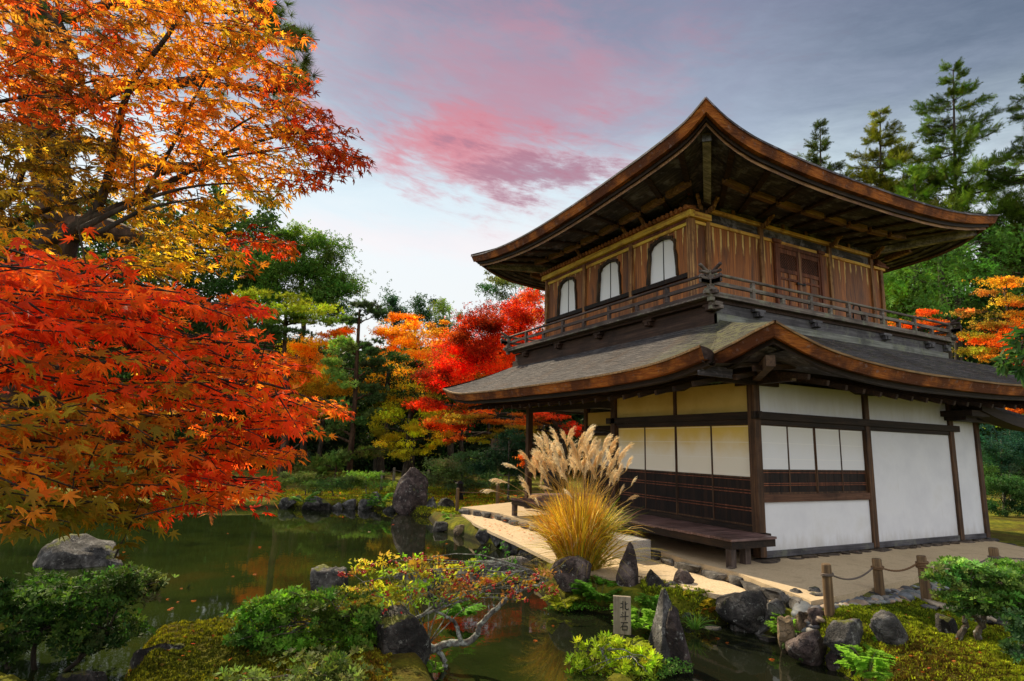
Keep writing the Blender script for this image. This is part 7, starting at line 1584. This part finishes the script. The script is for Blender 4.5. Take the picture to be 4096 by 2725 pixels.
# creeping plants on the rocks
def creeper(label, poly, z0, lift, n, col, sz, name='creeper'):
    P2 = np.array([on_z(u, v, z0)[:2] for u, v in sample_poly(poly, n)]); c_ = P2.mean(0); t_ = thing(name, (c_[0], c_[1], z0), label, 'creeper')
    r_ = np.linalg.norm(P2-c_, axis=1); pos = np.column_stack([P2, z0+lift*np.clip(1-(r_/r_.max())**2, 0, 1)*rng.uniform(.5, 1, n)])
    scatter('leaves', T_LEAF, pos, basis(rnd_unit(n)*.6+np.array([0, 0, .7])-HF*.4, rng.uniform(0, 6.28, n)), rng.uniform(.6, 1.2, n)*sz, jitter(col, n, .12, .3), M['leaf'], t_)
creeper('dense green creeper spilling down to the stream below the wide dark rock', [(1618, 1418), (1650, 1398), (1720, 1398), (1760, 1425), (1760, 1450), (1690, 1445)], -.46, .22, 2600, (.055, .13, .025), .032)
creeper('small round-leaved creeper on the foot of the split rock', [(1500, 1545), (1540, 1525), (1590, 1530), (1595, 1560), (1520, 1565)], -.50, .14, 900, (.09, .20, .03), .030)
creeper('bright creeper at the water under the ferns', [(1250, 1402), (1300, 1392), (1420, 1396), (1420, 1412), (1300, 1412)], -.50, .10, 1500, (.10, .26, .02), .024)
creeper('creeper over the bank stones under the right fern', [(1790, 1470), (1850, 1460), (1880, 1500), (1850, 1525), (1800, 1500)], -.46, .10, 900, (.06, .12, .02), .026)
# green grass tuft beside the split rock
def blades(p, n, L_, lean, col, w_, seed=0, r0=.05):
    s_ = np.linspace(0, 1, 7); a = rng.uniform(0, 2*np.pi, n); l_ = L_*rng.uniform(.6, 1.15, n); e = np.radians(rng.uniform(*lean, n)); h = np.stack([np.cos(a), np.sin(a), 0*a], 1); rr = r0*np.sqrt(rng.uniform(0, 1, n))[:, None]
    b0 = p+h*rr; dr = rng.uniform(.45, 1.0, n)
    X = b0[:, None]+h[:, None]*(l_*np.cos(e))[:, None, None]*(s_+.35*s_**2*dr[:, None])[..., None]; X[..., 2] += (l_*np.sin(e))[:, None]*s_-(l_*dr*.52)[:, None]*s_**2.6
    sd_ = np.cross(h, [0, 0, 1.0]); sd_ = sd_+rng.normal(0, .5, (n, 3)); sd_ /= np.linalg.norm(sd_, axis=1, keepdims=True); w2 = (w_*rng.uniform(.6, 1.3, n))[:, None]*np.array([.75, 1, 1, .9, .7, .45, .05])
    V = np.stack([X-sd_[:, None]*w2[..., None], X+sd_[:, None]*w2[..., None]], 2).reshape(n, 14, 3)
    Fq = np.array([(2*i, 2*i+1, 2*i+3, 2*i+2) for i in range(6)]); Fc = (Fq[None]+(np.arange(n)*14)[:, None, None]).reshape(-1, 4)
    return V.reshape(-1, 3), Fc, np.repeat(np.asarray(col), 14, 0)
tg = thing('grass_tuft', on_z(1612, 1470, -.5), 'green grass tuft hanging into the stream right of the split rock', 'grass tuft')
V, Fc, Cc = blades(on_z(1600, 1448, -.44), 90, .30, (35, 85), jitter((.10, .24, .03), 90, .1, .25), .0035); np_mesh('blades', V, Fc, M['grass'], tg, Cc)

# ------------------------------------------------------------------ pampas grass
pp0 = on_z(1330, 1312, -.16); pz = thing('pampas_grass', pp0, 'tall clump of pampas grass with golden blades and pale plumes in front of the pavilion', 'grass clump')
n = 2400; V, Fc, Cc = blades(pp0, n, 1.46, (61, 89), jitter((.78, .46, .035), n, .12, .42), .0062, r0=.24)
C4 = Cc.reshape(n, 14, 3); Vn = V.reshape(n, 14, 3)
side = ((Vn[:, 0]-pp0)@HR)/.22+rng.normal(0, .55, n); gmask = side > .75
C4[gmask] = jitter((.27, .36, .03), gmask.sum(), .12, .3)[:, None]; pl = rng.uniform(0, 1, n) < .14; C4[pl] = jitter((.88, .70, .30), pl.sum(), .06, .15)[:, None]; lowy = rng.uniform(0, 1, n) < .12; C4[lowy] = jitter((.46, .24, .045), lowy.sum(), .1, .3)[:, None]
hgt = np.clip((Vn[..., 2]-pp0[2])/.7, 0, 1)[..., None]; C4 = C4*(1-hgt*.0)
np_mesh('blades', V, Fc, M['grass'], pz, C4.reshape(-1, 3))
V, Fc, Cc = blades(pp0, 1500, 1.75, (76, 90), jitter((.74, .47, .05), 1500, .12, .32), .0042, r0=.22); np_mesh('upright_blades', V, Fc, M['grass'], pz, Cc)
V, Fc, Cc = blades(pp0+HR*.2+np.array([0, 0, .02]), 320, 1.15, (25, 60), jitter((.40, .33, .03), 320, .12, .25), .0050, r0=.12); np_mesh('drooping_blades', V, Fc, M['grass'], pz, Cc)
V, Fc, Cc = blades(pp0-HR*.42-HF*.1+np.array([0, 0, -.06]), 220, .36, (35, 75), jitter((.34, .28, .04), 220, .15, .25), .0022, r0=.22); np_mesh('undergrowth_blades', V, Fc, M['grass'], pz, Cc)
def plume_mesh(seed, L_=.34):
    r = np.random.default_rng(seed); V = []; Fc = []; C_ = []
    for i in range(34):           # drooping silky branchlets, all swept to one side
        t0 = r.uniform(0, .42); l_ = L_*r.uniform(.50, .95); a = r.normal(0, .75); sp = r.uniform(.02, .15); ds = np.array([math.cos(a)*sp+.10, math.sin(a)*sp*.8, 0]); s_ = np.linspace(0, 1, 8)
        pts = np.array([[0, 0, t0*L_]])+ds*(l_*s_**1.0)[:, None]+np.array([.18, 0, 0])*l_*(s_**2.4)[:, None]; pts[:, 2] += l_*(s_*.98-.24*s_**3)
        for q in range(7):
            for _ in range(5):
                c_ = pts[q]+(pts[q+1]-pts[q])*r.uniform(); d_ = (pts[q+1]-pts[q]); d_ = d_/np.linalg.norm(d_)+r.normal(0, .42, 3); n_ = r.normal(size=3); sd_ = np.cross(d_, n_); sd_ /= np.linalg.norm(sd_)
                b = len(V); h_ = r.uniform(.018, .034); V += [c_-sd_*.0019, c_+sd_*.0019, c_+d_*h_]; Fc.append((b, b+1, b+2)); k_ = math.exp(r.normal(0, .16)); C_ += [(k_, k_, k_)]*3
    return np.array(V), np.array(Fc), np.array(C_)
PM = [plume_mesh(300+i, .34) for i in range(7)]
def plume_obj(i, tint):
    V, Fc, C_ = PM[i]; o = np_mesh('plume', V, Fc, M['plume'], None, np.clip(C_*np.array(tint), 0, .95)); return o
protos = [plume_obj(i, ((.86, .71, .48), (.88, .77, .57), (.80, .62, .36))[i % 3]) for i in range(7)]
stm = MB(); used = [False]*7
tips = []
d_p = depth(pp0)
for i in range(78):
    u = 1232+190*((i*.618) % 1)+rng.normal(0, 6); v = 1096-50*math.sin(math.pi*np.clip((u-1205)/235, 0, 1))+rng.uniform(-24, 60); tips.append((u, v, d_p+rng.normal(0, .16), (u-1322)/640+rng.uniform(-.22, .22), rng.uniform(.74, 1.04)))
tips += [(1192, 1080, d_p-.1, -1.0, .72), (1222, 1068, d_p, -.5, .75), (1170, 1112, d_p-.1, -1.2, .8), (1146, 1133, d_p-.15, -1.25, .72), (1250, 1142, d_p-.35, -1.4, .62), (1272, 1128, d_p-.35, -1.1, .6), (1308, 1112, d_p-.45, -.4, .70), (1318, 1148, d_p-.4, -.5, .55), (1428, 1050, d_p, .55, .8), (1440, 1085, d_p, .2, .72), (1452, 1120, d_p-.05, .3, .5), (1440, 1155, d_p-.1, .8, .62), (1426, 1140, d_p-.2, .2, .5), (1318, 1262, d_p-.4, .3, .5), (1240, 1165, d_p-.3, -.2, .4), (1400, 1095, d_p-.2, .1, .8), (1345, 1105, d_p-.35, .0, .8), (1290, 1090, d_p-.3, -.1, .85), (1375, 1075, d_p-.3, .1, .85), (1250, 1075, d_p-.1, -.3, .9)]
for i, (u, v, d, ln, s_) in enumerate(tips):
    base = at(u, v, d); k_ = i % 7
    o = protos[k_] if not used[k_] else protos[k_].copy()
    if used[k_]: COL.objects.link(o)
    used[k_] = True
    o.parent = pz; o.location = tuple(base-root_loc(pz))
    sg = 1 if ln >= 0 else -1
    up_ = np.array([0, 0, 1.0])*math.cos(ln)+HR*math.sin(ln); xs_ = HR*sg*math.cos(ln)+np.array([0, 0, 1.0])*(-math.sin(ln))*sg+HF*rng.normal(0, .3)
    zv = Vector(up_).normalized(); xv = Vector(xs_); xv = (xv-zv*xv.dot(zv)).normalized(); yv = zv.cross(xv)
    o.rotation_euler = Matrix((xv, yv, zv)).transposed().to_euler(); o.scale = (s_, s_, s_)
    root = pp0+HR*rng.normal(0, .10)+HF*rng.normal(0, .10); midp = root+(base-root)*.55; midp[2] = root[2]+(base[2]-root[2])*.70; midp = midp-HR*((base-root)@HR)*.2
    stm.tube(curve([root, midp, base, base+up_*.12*s_], 4), [.0035]*12+[.002], 5, cap=False) if False else stm.tube(curve([root, midp, base, base+up_*.12*s_], 4), .0030, 5, cap=False)
stm.build('stems', M['straw'] if 'straw' in M else M['rope'], pz, smooth=True)

# ------------------------------------------------------------------ moss carpet: tiny upright tufts on the near banks
def moss(polys, n, size, cols, label):
    PP = np.concatenate([np.array([on_z(u, v, z)[:2] for u, v in sample_poly(pl, int(n*f))]) for pl, z, f in polys]); N_ = len(PP); h = ground_h(PP); k_ = h > -.50; PP, h = PP[k_], h[k_]; N_ = len(PP)
    sel = (np.sin(PP[:, 0]*2.7+1)+np.sin(PP[:, 1]*3.1)+rng.normal(0, .8, N_)); ci = np.digitize(sel, [-1.0, .3, 1.3]); C_ = np.array(cols)[np.clip(ci, 0, len(cols)-1)]*np.exp(rng.normal(0, .3, (N_, 1)))
    hm = (np.sin(PP[:, 0]*23+np.sin(PP[:, 1]*17)*1.7)*np.sin(PP[:, 1]*21+np.sin(PP[:, 0]*13)*1.6)+1)*.5; C_ = C_*(.7+.5*hm[:, None])
    o = scatter('moss', tpl_needles(7, (25, 90), .22, 9), np.column_stack([PP, h-.004+size*1.1*hm]), basis(rng.normal(0, .25, (N_, 3))+np.array([0, 0, 1.0]), rng.uniform(0, 6.28, N_)), size*rng.uniform(.6, 1.3, N_)*(.5+1.1*hm), C_, M['mosst']); o['kind'] = 'stuff'; o['label'] = label
MC = [(.080, .12, .009), (.22, .28, .016), (.38, .42, .022), (.13, .085, .014)]
moss([([(1690, 1455), (1800, 1425), (1905, 1415), (1960, 1385), (2080, 1380), (2200, 1385), (2400, 1400), (2420, 1620), (1960, 1620), (1880, 1500)], -.18, 1.0)], 62000, .019, MC, 'moss carpet on the right bank')
moss([([(200, 1570), (300, 1470), (440, 1450), (550, 1412), (640, 1380), (900, 1345), (1010, 1410), (900, 1520), (900, 1640), (200, 1640)], -.34, 1.0)], 46000, .019, [(.065, .080, .010), (.20, .21, .015), (.36, .34, .02), (.22, .14, .018)], 'moss carpet on the bank with the fresh green azalea')
moss([([(1470, 1340), (1560, 1362), (1700, 1390), (1690, 1410), (1600, 1392), (1480, 1372)], -.24, 1.0)], 2500, .030, MC, 'moss along the gravel path')
moss([([(640, 1165), (760, 1160), (900, 1165), (980, 1172), (1060, 1185), (1140, 1165), (1140, 1130), (1000, 1125), (860, 1130), (700, 1125), (630, 1130)], -.26, 1.0)], 34000, .032, [(.14, .18, .012), (.34, .38, .016), (.48, .46, .022), (.30, .18, .02)], 'moss on the far bank')

# ------------------------------------------------------------------ fallen leaves
def fallen(u, v, z, s_, col, label, lift=.012):
    p = on_z(u, v, z); z2 = max(z, float(ground_h(p[None, :2])[0]) if z > -.5 else -.5); o = scatter('fallen_leaf', T_MAPLE, np.array([[0, 0, 0.0]]), basis(np.array([[0, 0, 1.0]])+rng.normal(0, .12, (1, 3)), rng.uniform(0, 6.28, 1)), [s_], np.array([col]), M['maple_leaf']); o.location = (p[0], p[1], z2+lift); tag(o, label, 'leaf', 'fallen maple leaves')
for u, v, z, s_, c_, lb in ((1822, 1488, -.5, .05, (.5, .03, .012), 'red leaf floating by the bank under the right fern'), (1800, 1478, -.5, .045, (.6, .12, .02), 'orange leaf at the edge of the stream under the right fern'), (2020, 1600, -.28, .07, (.55, .12, .04), 'pale red leaf on the moss at the lower edge'), (2120, 1432, -.25, .05, (.36, .04, .03), 'dark red leaf on the moss left of the two curved trunks'), (905, 1208, -.5, .05, (.55, .07, .02), 'red leaf on the water below the standing stone'), (600, 1260, -.5, .05, (.6, .10, .03), 'red leaf on the open pond below the maple'), (985, 1262, -.5, .05, (.5, .06, .03), 'red leaf on the pond left of the gravel shore'), (650, 1460, -.36, .055, (.5, .08, .05), 'pinkish leaf on the mossy bank left of the azalea stems'), (560, 1478, -.36, .05, (.42, .06, .03), 'red leaf on the mossy bank nearer the water'), (640, 1504, -.5, .05, (.6, .55, .45), 'pale curled leaf on the dark pond'), (850, 1225, -.5, .05, (.7, .5, .35), 'pale leaf on the pond beside the reflection of the slender pine')):
    fallen(u, v, z, s_, c_, lb)
proto_leaf = None
for i, (u, v) in enumerate(np.concatenate([sample_poly([(260, 1240), (620, 1200), (980, 1200), (1060, 1260), (700, 1300), (420, 1420), (300, 1400)], 12), sample_poly([(1040, 1420), (1380, 1430), (1300, 1540), (1060, 1540)], 2), sample_poly([(1640, 1460), (1760, 1490), (1850, 1540), (1700, 1550)], 3)])):
    p = on_z(u, v, -.5)
    if not in_poly(p[None, :2], POND)[0]: continue
    if proto_leaf is None: o = scatter('fallen_leaf', T_MAPLE, np.zeros((1, 3)), basis(np.array([[.05, .02, 1.0]]), np.zeros(1)), [.045], np.array([(.55, .14, .03)]), M['maple_leaf']); proto_leaf = o
    else: o = proto_leaf.copy(); COL.objects.link(o)
    o.location = (p[0], p[1], -.491); o.rotation_euler = (0, 0, rng.uniform(0, 6.28)); k_ = rng.uniform(.6, 1.2); o.scale = (k_, k_, k_); tag(o, 'small rusty maple leaf drifting on the open water', 'leaf', 'drifting maple leaves')
def litter(poly, n, z, s0, s1):
    fp = np.array([on_z(u, v, z)[:2] for u, v in sample_poly(poly, n)]); h = ground_h(fp); k_ = h > -.48; fp, h = fp[k_], h[k_]; n = len(fp)
    o = scatter('fallen_leaves', T_MAPLE, np.column_stack([fp, h+.026]), basis(np.tile([[0, 0, 1.0]], (n, 1))+rng.normal(0, .35, (n, 3)), rng.uniform(0, 6.28, n)), rng.uniform(s0, s1, n), jitter((.42, .12, .03), n, .3, .5), M['maple_leaf']); o['kind'] = 'stuff'
litter([(300, 1500), (560, 1440), (900, 1380), (960, 1440), (860, 1560), (300, 1570)], 70, -.3, .018, .034)
litter([(1720, 1460), (1960, 1400), (2200, 1410), (2357, 1450), (2357, 1568), (1960, 1568)], 80, -.18, .016, .034)
nfl = 90; fp = np.array([on_z(u, v, -.1)[:2] for u, v in sample_poly([(1080, 1192), (1130, 1190), (1200, 1205), (1260, 1250), (1200, 1245), (1120, 1215)], nfl)]); k_ = rng.uniform(0, 1, nfl)
o = scatter('fallen_leaves', T_MAPLE, np.column_stack([fp, np.full(nfl, -.088)]), basis(np.tile([[0, 0, 1.0]], (nfl, 1))+rng.normal(0, .2, (nfl, 3)), rng.uniform(0, 6.28, nfl)), rng.uniform(.025, .045, nfl), jitter((.45, .09, .02), nfl, .2, .3), M['maple_leaf']); o['kind'] = 'stuff'
fp = np.array([on_z(u, v, -.2)[:2] for u, v in np.concatenate([sample_poly([(960, 1135), (1145, 1125), (1210, 1140), (1200, 1165), (1060, 1165)], 500), sample_poly([(640, 1120), (980, 1120), (980, 1150), (640, 1155)], 200)])])
o = scatter('fallen_leaves', T_MAPLE, np.column_stack([fp, ground_h(fp)+.05]), basis(np.tile([[0, 0, 1.0]], (len(fp), 1))+rng.normal(0, .3, (len(fp), 3)), rng.uniform(0, 6.28, len(fp))), rng.uniform(.05, .08, len(fp)), jitter((.42, .12, .02), len(fp), .2, .35), M['maple_leaf']); o['kind'] = 'stuff'

# ------------------------------------------------------------------ two visitors far behind
def skin_body(name, P_, E_, R_, m, parent):
    me = bpy.data.meshes.new(name); me.from_pydata([tuple(p) for p in P_], E_, []); o = link(name, me, m, parent); md = o.modifiers.new('skin', 'SKIN'); md.use_smooth_shade = True
    for i, r in enumerate(R_):
        sv = me.skin_vertices[0].data[i]; sv.radius = (r, r) if np.ndim(r) == 0 else r; sv.use_root = (i == 0)
    s_ = o.modifiers.new('subdivision', 'SUBSURF'); s_.levels = 2; s_.render_levels = 2; return o
M['coat'] = flat('black_coat', (.012, .012, .014), .8); M['navy'] = flat('navy_jacket', (.012, .016, .038), .8); M['skin'] = flat('skin', (.50, .29, .19), .5); M['hair'] = flat('dark_hair', (.010, .008, .007), .5)
def person(label, base, yaw, coat, H_=1.62):
    t_ = thing('person', base, label, 'person'); t_.rotation_euler = (0, 0, yaw); k_ = H_/1.7
    J = dict(pel=(0, 0, .92), chest=(0, .0, 1.22), neck=(0, -.01, 1.44), head=(0, .02, 1.56), crown=(0, 0, 1.68), hl=(.09, 0, .88), kl=(.10, .02, .48), al=(.10, 0, .08), tl=(.10, .15, .04), hr=(-.09, 0, .88), kr=(-.10, .02, .48), ar=(-.10, 0, .08), tr=(-.10, .15, .04), sl=(.18, 0, 1.38), el=(.25, .0, 1.10), wl=(.22, .12, .90), sr=(-.18, 0, 1.38), er=(-.25, .0, 1.10), wr=(-.22, .12, .90))
    Rr = dict(pel=.155, chest=.16, neck=.055, head=.092, crown=.075, hl=.095, kl=.062, al=.042, tl=.035, hr=.095, kr=.062, ar=.042, tr=.035, sl=.075, el=.055, wl=.042, sr=.075, er=.055, wr=.042)
    ks = list(J); E_ = [('pel', 'chest'), ('chest', 'neck'), ('neck', 'head'), ('head', 'crown'), ('pel', 'hl'), ('hl', 'kl'), ('kl', 'al'), ('al', 'tl'), ('pel', 'hr'), ('hr', 'kr'), ('kr', 'ar'), ('ar', 'tr'), ('chest', 'sl'), ('sl', 'el'), ('el', 'wl'), ('chest', 'sr'), ('sr', 'er'), ('er', 'wr')]
    skin_body('body', [np.array(J[q])*k_ for q in ks], [(ks.index(a), ks.index(b)) for a, b in E_], [Rr[q]*k_ for q in ks], M['skin'], t_)
    cj = ['pel', 'chest', 'hl', 'kl', 'hr', 'kr', 'sl', 'el', 'wl', 'sr', 'er', 'wr']; ce = [(a, b) for a, b in E_ if a in cj and b in cj]
    skin_body('coat', [np.array(J[q])*k_ for q in cj], [(cj.index(a), cj.index(b)) for a, b in ce], [(Rr[q]+.022)*k_ for q in cj], coat, t_)
    bm = bmesh.new(); bmesh.ops.create_uvsphere(bm, u_segments=16, v_segments=10, radius=.112*k_); [bm.verts.remove(v) for v in list(bm.verts) if v.co.y > .045*k_ and v.co.z < .055*k_]; me = bpy.data.meshes.new('hair'); bm.to_mesh(me); bm.free(); h = link('hair', me, M['hair'], t_); h.location = (0, .005, 1.61*k_)
    return t_
pA = at(706, 1043, 33.0); person('woman in a black coat standing in the shade, only her face showing above the hedge', (pA[0], pA[1], pA[2]-1.52), _y+math.pi/2+.5, M['coat'], 1.6)
pB = at(1262, 1078, 19.5); person('visitor in a navy jacket seen behind the pampas plumes', (pB[0], pB[1], pB[2]-1.25), _y-.4, M['navy'], 1.66)
